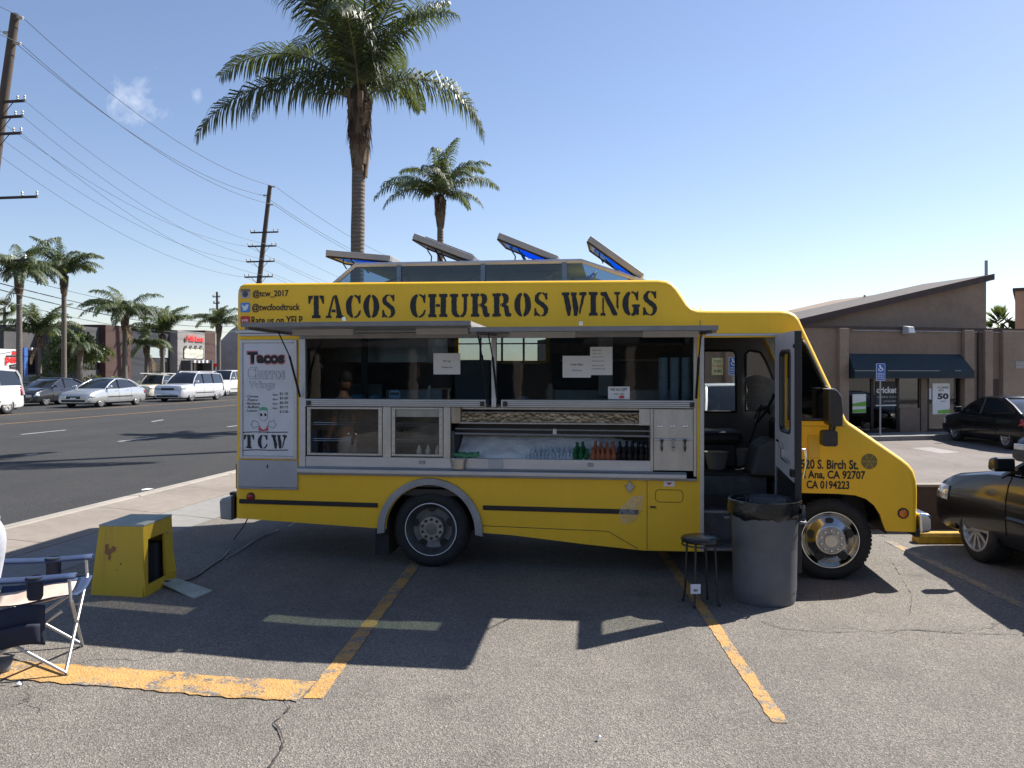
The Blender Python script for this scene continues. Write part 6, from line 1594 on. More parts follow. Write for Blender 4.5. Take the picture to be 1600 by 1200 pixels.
car('silver_sedan', SED, silver, 'silver sedan on the street in front of the palms', 'car', on_street(163, -27.4), HD, 9, grp)
car('cream_pickup', PIC, cream, 'old cream pickup with a ladder rack behind the silver wagon', 'pickup', on_street(249, -31.6), HD, 0, grp, M['wheel_paint'], bed=True)
car('silver_wagon', FLX, pearl, 'boxy pale silver wagon nearest the truck tail on the street', 'car', on_street(298, -27.5), HD, 7, grp, rails=True)
car('white_car', SUV, whitep, 'white vehicle partly hidden behind the boxy silver wagon', 'car', on_street(352, -31.2), HD, 7, grp)
car('dark_car', SED2, blueg, 'dark car parked behind the hedge at the far left', 'car', (street(-47.5, 65).x, 65, .26), HD + R(20), 7)
car('black_sedan', SED3, black, 'near black sedan parked nose in at the right edge', 'car', (5.44, 6.62, 0), R(91), 11)
car('slate_sedan', SED2, blueg, 'slate grey car in the back lot cut off by the right edge', 'car', (13.35, 17.5, Z_BACK), R(184), 5)
car('dark_sedan', SED2, black, 'black sedan parked facing the brown shop', 'car', (14.75, 24.7, Z_BACK), R(88), 10)
car('white_van_car', SUV, whitep, 'white vehicle seen through the truck cab window', 'car', (4.95, 18.5, Z_BACK), R(-90), 6)
# ------------------------------------------------------------------ palms, trees, hedges, poles, wires
leafA = leaf_mat('palm_leaf', (.020,.036,.018), (.058,.085,.036), 1.2, .20, .45)
leafB = leaf_mat('palm_leaf_far', (.028,.050,.024), (.078,.105,.046), 1.0, .22, .55)
leafY = leaf_mat('palm_leaf_yellowed', (.12,.12,.03), (.24,.22,.06), 1.0, .3, .5)
leafT = leaf_mat('tree_leaf', (.018,.038,.012), (.06,.095,.025), .9, .3, .4)
leafH = leaf_mat('hedge_leaf', (.03,.055,.018), (.09,.125,.035), .9, .3, .5)
def trunk_material():
    m, t, p = new_mat('palm_trunk'); v = objco(t, (1,1,1))
    wv1 = nd(t, 'ShaderNodeTexWave', Scale=3.4, Distortion=5.0, Detail=4); wv1.bands_direction = 'Z'; t.links.new(v, wv1.inputs['Vector'])
    c = ramp(t, wv1.outputs['Fac'], [(.2,(.13,.108,.09)),(.6,(.165,.138,.117)),(.9,(.19,.162,.14))])
    c = mixc(t, .6, c, ramp(t, nz(t, 5, 6, .7, v), [(.3,(.55,)*3),(.7,(1.1,)*3)]), 'MULTIPLY'); t.links.new(c, p.inputs['Base Color']); p.inputs['Roughness'].default_value = .9
    bump(t, p, wv1.outputs['Fac'], .35, .03); return m
M['trunk'] = trunk_material()
M['boot'] = mat('palm_boots', (.16,.115,.075), .9, 0, .45, 6, bmp=.6, bsc=22)
M['fibre'] = mat('palm_fibre', (.055,.038,.026), .95, 0, .5, 9, bmp=.6, bsc=30)
M['rachis'] = mat('palm_rachis', (.13,.13,.05), .6, 0, .3, 5)
def frond_mesh(name, L, e0, e1, pairs, ll, seed, m, droop=.9, power=1.25, wleaf=.034):
    """one pinnate leaf along +X from the origin"""
    rnd = random.Random(seed); g = MB(); N = 30; pts = []; dirs = []; p = Vector((0,0,0))
    for i in range(N + 1):
        t = i / N; e = R(e0 + (e1 - e0) * t ** power); d = Vector((math.cos(e), 0, math.sin(e)))
        pts.append(p.copy()); dirs.append(d); p = p + d * (L / N)
    g.tube(pts[:-1], [.032*(1-.9*i/N) for i in range(N)], 5)
    nrach = len(g.f)
    for i in range(pairs):
        t = .13 + .86 * i / (pairs - 1); f = t * N; k = min(N-1, int(f)); q = pts[k].lerp(pts[k+1], f-k); d = dirs[k]
        ln = ll * (math.sin(math.pi * min(1, .18 + .82*t*.94)) ** .6) * rnd.uniform(.82, 1.1) * (1 - .35*t*t)
        for sg in (-1, 1):
            tw = rnd.uniform(-.35, .45)                      # leaflets leave in several planes
            sd = Vector((0, sg, 0)); upv = Vector((-d.z, 0, d.x))
            a = (sd * 1.0 + d * (.55 + .35*t) + upv * tw).normalized()
            P0 = q; P1 = q + a * ln * .4
            a2 = (a + Vector((0,0,-1)) * droop * rnd.uniform(.7, 1.3)).normalized(); P2 = P1 + a2 * ln * .33
            a3 = (a2 + Vector((0,0,-1)) * droop * 1.3).normalized(); P3 = P2 + a3 * ln * .3
            wd = d.cross(a).cross(a).normalized() * wleaf * .5
            if wd.length < 1e-6: wd = d * wleaf * .5
            g.add([P0-wd*.6, P0+wd*.6, P1-wd, P1+wd, P2-wd*.8, P2+wd*.8, P3], [(0,1,3,2),(2,3,5,4),(4,5,6)])
    me = g.mesh(name, m, None, fix=False); me.materials.append(M['rachis'])
    idx = [1]*nrach + [0]*(len(me.polygons)-nrach); me.polygons.foreach_set('material_index', idx); me.update()
    return me
def frond_set(tagname, L, ll, pairs, m, wleaf, droop=.9):
    spec = [(72,-25),(58,-45),(45,-62),(32,-72),(15,-80),(80,10),(-8,-85)]
    return [frond_mesh('frond', L*(1 if k != 6 else .85), a, b, pairs, ll, 100*k+len(tagname), m, droop, 1.25, wleaf) for k, (a, b) in enumerate(spec)]
def palm(base, zc, fronds, lst, r0, r1, label, boots=1.0, lean=(0,0), scale=1.0, group='palm trees along the street', skirt=True, droopy=None):
    t = thing('palm_tree', label, 'palm tree', base, 0, group)
    h = zc - base[2]; g = MB(); n = 14
    rs = [(r0 + (r1-r0)*(i/n)) * (1.25 if i == 0 else 1) * (1+.03*math.sin(i*2.3)) for i in range(n+1)]
    ax = lambda z: Vector((lean[0]*(z/h)**1.5, lean[1]*(z/h)**1.5, z))
    g.tube([ax(h*i/n) for i in range(n+1)], rs, 14); g.build('trunk', M['trunk'], t, smooth=60)
    if boots:
        rb = random.Random(int(base[0]*37)); g = MB(); tp = ax(h)
        hb = boots
        for k in range(26):                                   # sheathing leaf bases
            a = k*2.4; z = -hb*(1.05 - k/26*1.0); c_, s_ = math.cos(a), math.sin(a)
            rr = r1*(1.15+.5*(k/26)); w = r1*.75
            tx, ty = -s_, c_; o_ = tp
            P = lambda rad, tt, zz: (o_.x+rad*c_+tt*tx, o_.y+rad*s_+tt*ty, o_.z+zz)
            g.hexa([P(rr*.8,-w,z),P(rr*1.0,-w*.7,z),P(rr*1.0,w*.7,z),P(rr*.8,w,z)], [P(rr*.95,-w*.6,z+hb*.42),P(rr*1.32,-w*.35,z+hb*.40),P(rr*1.32,w*.35,z+hb*.40),P(rr*.95,w*.6,z+hb*.42)])
        g.build('leaf_bases', M['boot'], t)
        if skirt:
            g = MB()
            for k in range(150):
                a = rb.uniform(0, 6.28); z = rb.uniform(-hb*.45, hb*.25); L_ = rb.uniform(.18,.42)*hb; rad = r1*rb.uniform(1.2,1.9)
                b_ = Vector((tp.x+rad*math.cos(a), tp.y+rad*math.sin(a), tp.z+z)); w = Vector((-math.sin(a), math.cos(a), 0))*.018*hb
                e_ = b_ + Vector((math.cos(a)*.05*hb, math.sin(a)*.05*hb, -L_)); g.add([b_-w, b_+w, e_], [(0,1,2)])
            g.lathe([(r1*1.3,-hb*.35),(r1*1.75,0),(r1*1.5,hb*.22),(r1*.9,hb*.4)], 14, lambda x, y, hh: (tp.x+x, tp.y+y, tp.z+hh)); g.build('fibre_skirt', M['fibre'], t, fix=False)
    tp = ax(h)
    for (ty, az, sc_, roll) in lst:
        o = bpy.data.objects.new('frond', fronds[ty]); COL.objects.link(o); o.parent = t
        o.location = (tp.x, tp.y, tp.z + (.12+.10*(ty in (0,5)))*scale); o.rotation_euler = (R(roll), 0, R(az)); o.scale = (sc_*scale,)*3
    return t
FA = frond_set('hero', 4.3, 1.2, 92, leafA, .042, 1.15)
FB = frond_set('small', 4.0, 1.05, 58, leafB, .062, 1.1)
FC = frond_set('plume', 3.6, .9, 48, leafB, .07, .7)
FA.append(frond_mesh('frond', 4.1, 50, -82, 96, 1.25, 901, leafA, 1.5, 1.0, .042)); FA.append(frond_mesh('frond', 4.7, 34, -62, 100, 1.25, 902, leafA, 1.5, 1.0, .042)); FA.append(frond_mesh('frond', 4.6, 62, -88, 100, 1.2, 903, leafA, 1.5, 1.0, .042))
# tall palm behind the truck; azimuth 0 = to the right, 180 = to the left, 270 = towards the viewer
hz = at(562, 172, 19.5)
palm((at(556, 400, 19.5).x, 19.5, .2), hz.z, FA,
     [(8,184,.92,0),(1,172,.98,8),(7,3,.92,0),(9,188,.72,0),(0,255,1.0,10),(1,272,.9,0),(0,285,.95,0),(0,310,.95,0),(5,120,.9,0),(5,250,.95,0),(5,10,.8,0),(0,80,.95,0),(1,100,.95,0),(1,70,.9,0),(0,235,.9,0),(0,335,.8,0),(0,140,.9,0)],
     .17, .15, 'tallest palm, rising behind the truck with long drooping fronds', boots=1.5, lean=(.09,0))
hz = at(687, 318, 27)
palm((at(688, 370, 27).x, 27, .2), hz.z, FB,
     [(2,185,.62,0),(1,170,.6,0),(3,200,.55,0),(1,20,.6,0),(0,40,.6,0),(3,350,.42,0),(0,150,.55,0),(0,270,.6,0),(1,260,.58,0),(2,285,.5,0),(5,90,.55,0),(1,110,.55,0),(2,60,.5,0),(1,310,.52,0),(2,225,.52,0),(0,350,.55,0),(5,300,.55,0)],
     .11, .10, 'smaller palm between the roof vents behind the truck', boots=.75, lean=(0,0))
def ring_fronds(rnd, n, types, s0, s1):
    return [(rnd.choice(types), 360*k/n + rnd.uniform(-14,14), rnd.uniform(s0,s1), rnd.uniform(-12,12)) for k in range(n)]
far = [ (30, 437, 50, 'leftmost roadside palm with a dead hanging frond', 1.0, 17, [0,1,1,2,2,3,5], FB, .92), (100, 437, 53.5, 'second roadside palm from the left, leaning crown', 1.0, 15, [0,0,1,1,2,5], FB, .82),
        (195, 500, 59.8, 'round crowned roadside palm in front of the dark restaurant', .9, 19, [0,1,1,2,2,3], FB, 1.0), (229, 545, 62.6, 'short yellowish palm beside the restaurant windows', .6, 11, [1,2,2,3,4], FC, .75),
        (254, 528, 64.2, 'upright palm left of the red restaurant sign', .8, 13, [0,0,1,1,5], FB, .88), (342, 512, 76, 'palm close to the truck tail beyond the grey wall', .8, 15, [0,1,1,2,2], FB, .85),
        (62, 530, 66, 'bushy palm half hidden behind the two left palms', .7, 16, [0,1,1,2,5], FC, 1.15), (125, 545, 56, 'small yellow palm under the broad tree', .5, 10, [2,3,3,4], FC, .6) ]
rnd = random.Random(5)
for i, (u, v, Y, lab, bt_, n, types, fs_, sc_) in enumerate(far):
    c = at(u, v, Y); palm((at(u, 600, Y).x, Y, .28), c.z, fs_, ring_fronds(rnd, n, types, .8*sc_, 1.0*sc_) + [(0, rnd.uniform(0,360), sc_*.9, 0), (5, rnd.uniform(0,360), sc_*.8, 0)], .19*rnd.uniform(.85,1.1), .15*rnd.uniform(.85,1.1), lab, boots=bt_, lean=(0,0))
deadm = [frond_mesh('dead_frond', 2.4, -40, -88, 30, .6, 77, mat('dry_frond', (.16,.11,.06), .9, 0, .3, 4), 1.2, 1.0, .06)]
for o_ in [o for o in bpy.data.objects if o.name.startswith('palm_tree')]:
    for k in range(rnd.choice((0,1,2)) if o_.location.y > 30 else 0):
        d_ = bpy.data.objects.new('dead_frond', deadm[0]); COL.objects.link(d_); d_.parent = o_; tr_ = [c for c in o_.children if c.name.startswith('frond')][0]
        d_.location = (tr_.location.x, tr_.location.y, tr_.location.z - .4); d_.rotation_euler = (0, 0, rnd.uniform(0, 6.28)); d_.scale = (.8,)*3
# a dead frond hanging on the leftmost palm is its fan of dry leaf
# fan palm far off at the left edge
def fan_palm(u, v, Y, r, lab):
    c = at(u, v, Y); t = thing('fan_palm', lab, 'palm tree', (c.x, Y, 0)); g = MB(); g.tube([(0,0,0),(0,0,c.z)], [.22,.16], 8); g.build('trunk', M['trunk'], t)
    g = MB(); rn = random.Random(9)
    for k in range(46):
        a = rn.uniform(0,6.28); e = rn.uniform(-1.1,1.3); d = Vector((math.cos(a)*math.cos(e), math.sin(a)*math.cos(e), math.sin(e)))
        s_ = d.orthogonal().normalized(); q = d.cross(s_)
        for j in range(9):
            an = (j-4)*.28; e_ = (d*math.cos(an)+s_*math.sin(an)); b_ = Vector((0,0,c.z))+d*r*.42; w = q*.04*r; g.add([b_-w, b_+w, b_+e_*r*.6], [(0,1,2)])
    g.build('crown', leafB if v < 480 else leafB, t, fix=False)
fan_palm(7, 482, 95, 1.5, 'tiny fan palm far off at the left edge')
fan_palm(1566, 505, 70, 1.7, 'palm top showing above the roof at the right')
# broadleaf tree and hedges made of small leaves
def leaf_cloud(g, centre, rad, n, size, rn, flat=1.0):
    for k in range(n):
        d = Vector((rn.gauss(0,1), rn.gauss(0,1), rn.gauss(0,1))).normalized(); rr = rn.uniform(.55,1.0) ** .6
        p = Vector(centre) + Vector((d.x*rad[0], d.y*rad[1], d.z*rad[2]))*rr
        a = (d + Vector((rn.uniform(-1,1), rn.uniform(-1,1), rn.uniform(-1,.6)))*.9).normalized(); b = a.orthogonal().normalized(); b.rotate(Matrix.Rotation(rn.uniform(0,6.28), 3, a)); c = a.cross(b)
        s_ = size*rn.uniform(.6,1.3); g.add([p-b*s_, p+c*s_*.45, p+b*s_, p-c*s_*.45], [(0,1,2,3)])
rn = random.Random(21)
Yt = 58; tb_ = at(122, 600, Yt)
tr = thing('broad_tree', 'dense dark green broadleaf tree in front of the dark restaurant', 'tree', (tb_.x, Yt, .28))
g = MB(); g.tube([(0,0,0),(.05,0,1.2),(-.1,.1,2.4)], [.16,.13,.10], 8)
for a in range(5): g.tube([(-.02,0,1.9),(1.1*math.cos(a*1.26),1.1*math.sin(a*1.26),3.1)], [.07,.03], 6)
g.build('trunk', M['trunk'], tr)
g = MB()
for k in range(26):
    a = rn.uniform(0,6.28); r_ = rn.uniform(.2,1.0); leaf_cloud(g, (2.3*r_*math.cos(a), 1.6*r_*math.sin(a), 3.3+rn.uniform(-1.1,1.0)-.5*r_), (.85,.85,.6), 150, .13, rn)
g.build('crown', leafT, tr, fix=False)
def hedge(u0, u1, w, h, n, label, yshift=0, m=None):
    p0 = None; k = (u0-800)/F; Y0 = w/(k-RD[0]); k = (u1-800)/F; Y1 = w/(k-RD[0])
    o = thing('hedge', label, 'hedge', (0,0,0)); g = MB(); rn = random.Random(int(u0))
    for i in range(n):
        t = rn.random(); Y = Y0+(Y1-Y0)*t; c = street(w + rn.uniform(-.4,.4), Y, .28 + h*.45); leaf_cloud(g, c, (.55,.55,h*.5), 26, .10, rn)
    g.build('foliage', m or leafH, o, fix=False); return o
hedge(-10, 150, -39.4, .85, 130, 'low clipped hedge behind the black and silver sedans'); hedge(160, 232, -39.6, .95, 90, 'low hedge between the silver sedan and the cream pickup')
for u, h_, lab in ((68,1.5,'small shrub behind the hedge at the left'), (145,1.4,'dry shrub beside the broad tree'), (178,1.3,'shrub right of the broad tree')):
    k = (u-800)/F; Y = -41.5/(k-RD[0]); c = street(-41.5, Y); o = thing('shrub', lab, 'shrub', (c.x, c.y, .26)); g = MB(); leaf_cloud(g, (0,0,h_*.55), (.9,.9,h_*.5), 320, .12, rn); g.build('foliage', leafH if u != 145 else leafY, o, fix=False)
    g = MB(); g.tube([(0,0,0),(0,0,h_*.5)], .04, 6); g.build('stem', M['trunk'], o)

# utility poles
M['pole'] = mat('weathered_pole', (.085,.065,.052), .9, 0, .3, 3, stretch=(6,6,.6), bmp=.3)
M['arm'] = mat('pole_arm', (.05,.042,.038), .9, 0, .3, 5)
M['insul'] = mat('insulator', (.45,.45,.44), .4)
def pole(u_top, v_top, u_b, Y, r, arms, studs, label):
    tp_ = at(u_top, v_top, Y); bs = at(u_b, 612, Y); bs.z = .26
    o = thing('utility_pole', label, 'utility pole', bs); rel = tp_ - bs
    g = MB(); g.tube([(0,0,0), rel], [r*1.25, r*.8], 12); g.build('shaft', M['pole'], o, smooth=60)
    ends = []
    for (v, half, brace) in arms:
        z = at(0, v, Y).z; t = (z - bs.z)/rel.z; c = rel*t; ad = Vector((1, -.154, 0)).normalized()
        g = MB(); a, b = c - ad*half[0], c + ad*half[1]; nrm_ = ad.cross(Vector((0,0,1)))*.18; a, b = a+nrm_, b+nrm_
        dd = Vector((0,0,.07)); n2 = nrm_.normalized()*.06
        g.hexa([a-dd-n2, b-dd-n2, b-dd+n2, a-dd+n2], [a+dd-n2, b+dd-n2, b+dd+n2, a+dd+n2]); ao = g.build('crossarm', M['arm'], o)
        if brace:
            g = MB(); g.tube([c + Vector((0,0,-.9)) + nrm_, c + ad*half[1]*.55 + nrm_], .025, 5); g.tube([c + Vector((0,0,-.9)) + nrm_, c - ad*half[0]*.55 + nrm_], .025, 5); g.build('brace', M['arm'], ao)
        for q in (a, a.lerp(c+nrm_, .3), b.lerp(c+nrm_, .3), b):
            g = MB(); g.lathe([(.03,0),(.07,.06),(.04,.12),(.08,.18),(.04,.26),(0,.28)], 8, lambda x, y, h: (q.x+x, q.y+y, q.z+.07+h)); g.build('insulator', M['insul'], ao)
        ends.append((bs + a, bs + b))
    for (v, sg, L_) in studs:
        z = at(0, v, Y).z; c = rel*((z-bs.z)/rel.z); ad = Vector((1,-.154,0)).normalized()
        g = MB(); g.tube([c, c + ad*sg*L_*.3, c + ad*sg*L_], [.07,.06,.10], 6); g.build('standoff', M['insul'], o); ends.append((bs + c + ad*sg*L_,)*2)
    return ends
EL = pole(24, 22, -58, 49, .30, [(161,(1.6,1.55),True),(185,(1.6,1.55),True),(211,(1.6,1.6),True),(311,(1.4,3.2),False),(409,(1.4,3.0),False)], [(29,1,.55),(69,1,.62),(50,-1,.6)], 'tall leaning wooden power pole at the left edge')
ER = pole(422, 290, 386, 83, .26, [(363.5,(1.4,1.5),False),(385,(1.5,1.45),True),(409,(1.5,1.45),True),(433,(1.5,1.45),True)], [(292,1,.6),(320,1,.6),(305,-1,.6)], 'tall wooden power pole rising behind the truck tail')
EF = pole(339, 456, 341, 125, .2, [(464,(.6,.6),False),(474,(.5,.5),False)], [], 'short distant power pole behind the palm by the truck tail')
M['wire'] = mat('power_cable', (.12,.12,.13), .6)
def wire(a, b, sag, r, lab, grp):
    a, b = Vector(a), Vector(b); o = MB(); o.tube([a.lerp(b, k/24) - Vector((0,0,sag*4*(k/24)*(1-k/24))) for k in range(25)], r, 4, False)
    tag(o.build('power_line', M['wire'], smooth=60), lab, 'power line', grp)
NX = lambda p: Vector((p.x + .154*68, p.y + 68, p.z - .4))
PV = lambda p: Vector((p.x - .154*40, p.y - 40, p.z + .5))
grp = 'power lines between the poles'
for i, nm in ((5,'topmost'),(6,'second'),(7,'third')):
    j = i - 1; k0, k1 = EL[i][1], ER[j][1]
    wire(k0, k1, 1.6, .022, nm + ' long power line from the left pole to the truck pole', grp); wire(k1, NX(k1), 1.6, .024, nm + ' power line running right from the truck pole', grp); wire(PV(k0), k0, .8, .02, nm + ' power line leaving the left pole out of frame', grp)
for i, j, nm in ((0,1,'upper arm'),(1,2,'middle arm'),(2,3,'lower arm')):
    for sd, sn in ((0,'far'),(1,'near')):
        k0, k1 = EL[i][sd], ER[j][sd]; wire(k0, k1, 1.6, .014, sn + ' thin line from the ' + nm + ' of the left pole', grp); wire(k1, NX(k1), 1.4, .016, sn + ' thin line right of the truck pole, ' + nm, grp)
for k, (v0, v1) in enumerate(((424,496),(440,503),(450,509),(466,517))):
    wire(at(-10, v0, 47), at(372, v1, 92), .6 + .1*k, .03 if k in (1,2) else .016, ('highest','second','third','lowest')[k] + ' sagging cable across the roadside palms', 'low cables along the far pavement')
# ------------------------------------------------------------------ buildings
def bpart(name, m, parent, fn, bevel=0):
    g = MB(); fn(g); return g.build(name, m, parent, bevel=bevel)
# brown shop on the right, in its own frame: x along the front, y away from the viewer
SO = Vector((9.3, 27.0, Z_BACK)); SA = math.atan2(.251, .968); sd_, sn_ = Vector((math.cos(SA), math.sin(SA))), Vector((-math.sin(SA), math.cos(SA)))
def S(u, v, off=0.0):
    k = (u-800)/F; o = Vector((SO.x, SO.y)) + sn_*off
    a = (k*o.y - o.x)/(sd_.x - k*sd_.y); Y = o.y + sd_.y*a
    return a, H - (v-HOR)/F*Y - SO.z
shop = thing('brown_shop', 'brown stucco shop with a sloping roof and dark teal awning', 'building', SO, SA)
stucco = concrete_mat('brown_stucco', (.25,.185,.14)); stucco2 = concrete_mat('brown_stucco_light', (.31,.235,.18)); trimd = mat('dark_brown_trim', (.07,.05,.045), .8)
x0, x1 = S(1010, 600)[0], S(1640, 600)[0]; zr_ = S(1400, 514)[1]
wo0, wo1, wz1 = S(1322, 600)[0], S(1502, 600)[0], S(1400, 586)[1]
g = MB(); g.prism([(x0,0),(wo0,0),(wo0,wz1),(wo1,wz1),(wo1,0),(x1,0),(x1,zr_),(x0,zr_)], 0, .25); g.build('front_wall', stucco, shop)
bpart('flat_roof', trimd, shop, lambda g: g.box(x0, x1, .26, 12, zr_-.15, zr_-.02)); bpart('parapet_cap', trimd, shop, lambda g: g.box(x0, x1, -.06, .28, zr_+.002, zr_+.07))
bpart('side_wall', stucco, shop, lambda g: g.box(x0, x0+.2, .26, 12, 0, zr_-.16))
for ua, ub in ((1308,1322),(1502,1517),(1534,1546),(1562,1600),(1130,1150),(1050,1062)):
    a, b = S(ua, 600)[0], S(ub, 600)[0]; bpart('pilaster', stucco2, shop, lambda g: g.box(a, b, -.16, -.002, .0, zr_-.01), .015)
bpart('recess_panel', trimd, shop, lambda g: g.box(S(1546,600)[0]+.05, S(1562,600)[0]-.05, -.01, -.003, 0, S(1550,592)[1]))
bpart('walkway', M['apron'], shop, lambda g: g.box(x0, x1, -1.5, -.003, -.02, .14))
# sloping roof volume behind the front
oR = 1.2
pA, pB = S(1215, 508, oR), S(1541, 432, oR)
g = MB(); zl = lambda a: pA[1] + (pB[1]-pA[1])*(a-pA[0])/(pB[0]-pA[0])
g.prism([(pA[0],zr_-.1),(pB[0],zr_-.1),(pB[0],pB[1]-.12),(pA[0],pA[1]-.12)], oR, oR+9); g.build('upper_wall', stucco2, shop)
g = MB(); g.prism([(pA[0]-.3,zl(pA[0]-.3)-.16),(pB[0]+.03,zl(pB[0]+.03)-.16),(pB[0]+.03,zl(pB[0]+.03)+.06),(pA[0]-.3,zl(pA[0]-.3)+.06)], oR-.35, oR-.28); g.build('fascia', trimd, shop)
g = MB(); a0, a1 = pA[0]-.3, pB[0]+.03
g.add([(a0,oR-.3,zl(a0)+.05),(a1,oR-.3,zl(a1)+.05),(a1,oR+3.2,zl(a1)+.05),(a0,oR+3.2,zl(a0)+.12)], [(0,1,2),(0,2,3)])
roofm = mat('shingle_roof', (.12,.105,.098), .9, 0, .25, 6, bmp=.4, bsc=25); g.build('sloping_roof', roofm, shop)
bpart('roof_vent_pipe', M['alu_dull'], shop, lambda g: g.tube([(S(1351,470,oR+3)[0],oR+3,S(1351,478,oR+3)[1]-.2),(S(1351,470,oR+3)[0],oR+3,S(1351,461,oR+3)[1])], .04, 8))
bpart('roof_mast', M['alu_dull'], shop, lambda g: g.tube([(S(1541,430,oR)[0],oR,S(1541,440,oR)[1]),(S(1541,430,oR)[0],oR,S(1541,407,oR)[1])], .055, 8))
# awning
aw = bpy.data.objects.new('awning', None); COL.objects.link(aw); aw.parent = shop
a0, a1 = S(1325, 560)[0], S(1500, 560)[0]; za, zb2 = S(1400, 553)[1], S(1400, 575)[1]; teal = mat('teal_awning', (.012,.030,.042), .75, 0, .2, 3, bmp=.1, bsc=60)
g = MB(); dp = .5
top_, b1, b2 = za, zb2-.10, zb2-.34
g.add([(a0,-.01,top_),(a1,-.01,top_),(a1+.12,-dp,b1),(a0-.12,-dp,b1),(a0-.12,-dp,b2),(a1+.12,-dp,b2),(a0,-.01,b2),(a1,-.01,b2)], [(0,1,2,3),(3,2,5,4),(0,3,4,6),(1,7,5,2)]); g.build('awning_canvas', teal, aw, fix=False)
bpart('awning_frame', trimd, aw, lambda g: g.tube([(a0,-.02,b2),(a0-.11,-dp+.01,b2+.01),(a1+.11,-dp+.01,b2+.01),(a1,-.02,b2)], .02, 5))
# shopfront: glazing bays, door
shopglass = glass_mat('shop_glass', (.20,.21,.22), .05); frame_m = mat('bronze_frame', (.035,.028,.024), .5, .4)
edges = [S(u, 600)[0] for u in (1322,1365,1405,1440,1452,1502)]
for i, (a, b) in enumerate(zip(edges[:-1], edges[1:])):
    if i == 3: bpart('shop_door_jamb', stucco, shop, lambda g: g.box(a+.03, b-.03, .05, .20, .14, wz1-.01)); continue
    f_ = bpart('shop_window', frame_m, shop, lambda g: [g.box(a, a+.05, .06, .14, .14, wz1), g.box(b-.05, b, .06, .14, .14, wz1), g.box(a+.05, b-.05, .06, .14, .14, .22), g.box(a+.05, b-.05, .06, .14, wz1-.06, wz1)])
    bpart('pane', shopglass, f_, lambda g: g.box(a+.05, b-.05, .095, .105, .22, wz1-.06))
bpart('shop_bulkhead', stucco, shop, lambda g: g.box(edges[2]+.06, edges[3]-.05, .02, .055, .14, .95))
bpart('shop_inside', mat('shop_interior', (.06,.05,.045), .8), shop, lambda g: [g.box(wo0-.2, wo1+.2, 3.5, 3.6, 0, wz1), g.box(wo0-.2, wo1+.2, .26, 3.5, .08, .12), g.box(wo0-.2, wo1+.2, .26, 3.5, wz1+.02, wz1+.06)])
def poster(u0, u1, v0, v1, m, label, items, off=.085):
    (a, z1), (b, z0) = S(u0, v0, off), S(u1, v1, off); g = MB(); g.box(0, b-a, -.004, 0, 0, z1-z0); o = g.build('poster', m)
    o.location = (SO.x+sd_.x*a+sn_.x*off, SO.y+sd_.y*a+sn_.y*off, SO.z+z0); o.rotation_euler = (0,0,SA); tag(o, label, 'poster', 'posters on the brown shop')
    w, h = b-a, z1-z0
    for (txt, xa, xb, ya, yb, mm, bold) in items:
        if txt is None: q = MB(); q.prism([(xa*w,ya*h),(xb*w,ya*h),(xb*w,yb*h),((xa+xb)/2*w,yb*h*.9),(xa*w,yb*h*.8)], -.009, -.006); q.build('poster_patch', mm, o)
        else: text('poster_text', txt, mm, o, lambda x, z: (x, -.008, z), (xa*w, xb*w, ya*h, yb*h), bold)
lime = mat('lime_print', (.18,.45,.05), .5); darkp = mat('dark_poster', (.015,.015,.017), .5)
poster(1332,1353,616,645, M['white'], 'white and green window poster at the left of the shopfront', [(None,.0,1.0,.35,.62,lime,0),(None,.0,1.0,.02,.22,lime,0)])
poster(1368,1402,596,634, darkp, 'dark cricket sign in the shop window behind the parking sign', [('cricket',.04,.98,.52,.78,M['white'],.03),('wireless store',.05,.95,.33,.42,M['grey_panel'],.01),('authorized retailer',.35,.95,.16,.24,M['grey_panel'],.01),(None,.0,1.0,.0,.05,M['white'],0)])
poster(1457,1484,599,647, M['white'], 'tall white 50 poster with green corner on the shop door', [('4 LINES',.30,.92,.83,.90,M['wheel_paint'],.02),('BUY',.36,.66,.74,.80,M['wheel_paint'],.02),('50',.28,.92,.48,.68,darkp,.05),('A MONTH',.45,.75,.40,.44,M['wheel_paint'],.01),(None,.30,1.0,.02,.16,lime,0)])
poster(1448,1455,607,624, M['paper'], 'small white sheet beside the tall 50 poster', [])
poster(1112,1130,559,586, mat('yellow_notice', (.62,.58,.30), .6), 'yellow parking notice on the shop wall seen through the cab', [('TOW',.2,.8,.72,.86,M['wheel_paint'],.02),('NO PARKING',.1,.9,.46,.56,M['red'],.02),('24 HRS',.15,.85,.14,.32,M['wheel_paint'],.03)], off=-.02)
# wall lamp
wl2 = thing('wall_lamp', 'grey flood lamp fixed at the top of the shop wall', 'lamp', (0,0,0)); a, z = S(1413, 516); pz = lambda x, y, h: (SO.x+sd_.x*(a+x)+sn_.x*y, SO.y+sd_.y*(a+x)+sn_.y*y, SO.z+z+h)
g = MB(); g.hexa([pz(-.14,-.36,-.12),pz(.14,-.36,-.12),pz(.14,-.06,-.14),pz(-.14,-.06,-.14)], [pz(-.12,-.32,.10),pz(.12,-.32,.10),pz(.12,-.06,.14),pz(-.12,-.06,.14)]); g.build('lamp_housing', M['grey_panel'], wl2, bevel=.02)
g = MB(); g.hexa([pz(-.12,-.375,-.10),pz(.12,-.375,-.10),pz(.12,-.365,-.10),pz(-.12,-.365,-.10)], [pz(-.10,-.345,.05),pz(.10,-.345,.05),pz(.10,-.335,.05),pz(-.10,-.335,.05)]); g.build('lamp_glass', M['white'], wl2)
bpart('conduit', M['alu_dull'], shop, lambda g: g.tube([(S(1330,514)[0],-.03,S(1400,517)[1]),(S(1640,514)[0],-.03,S(1400,517)[1])], .025, 6))
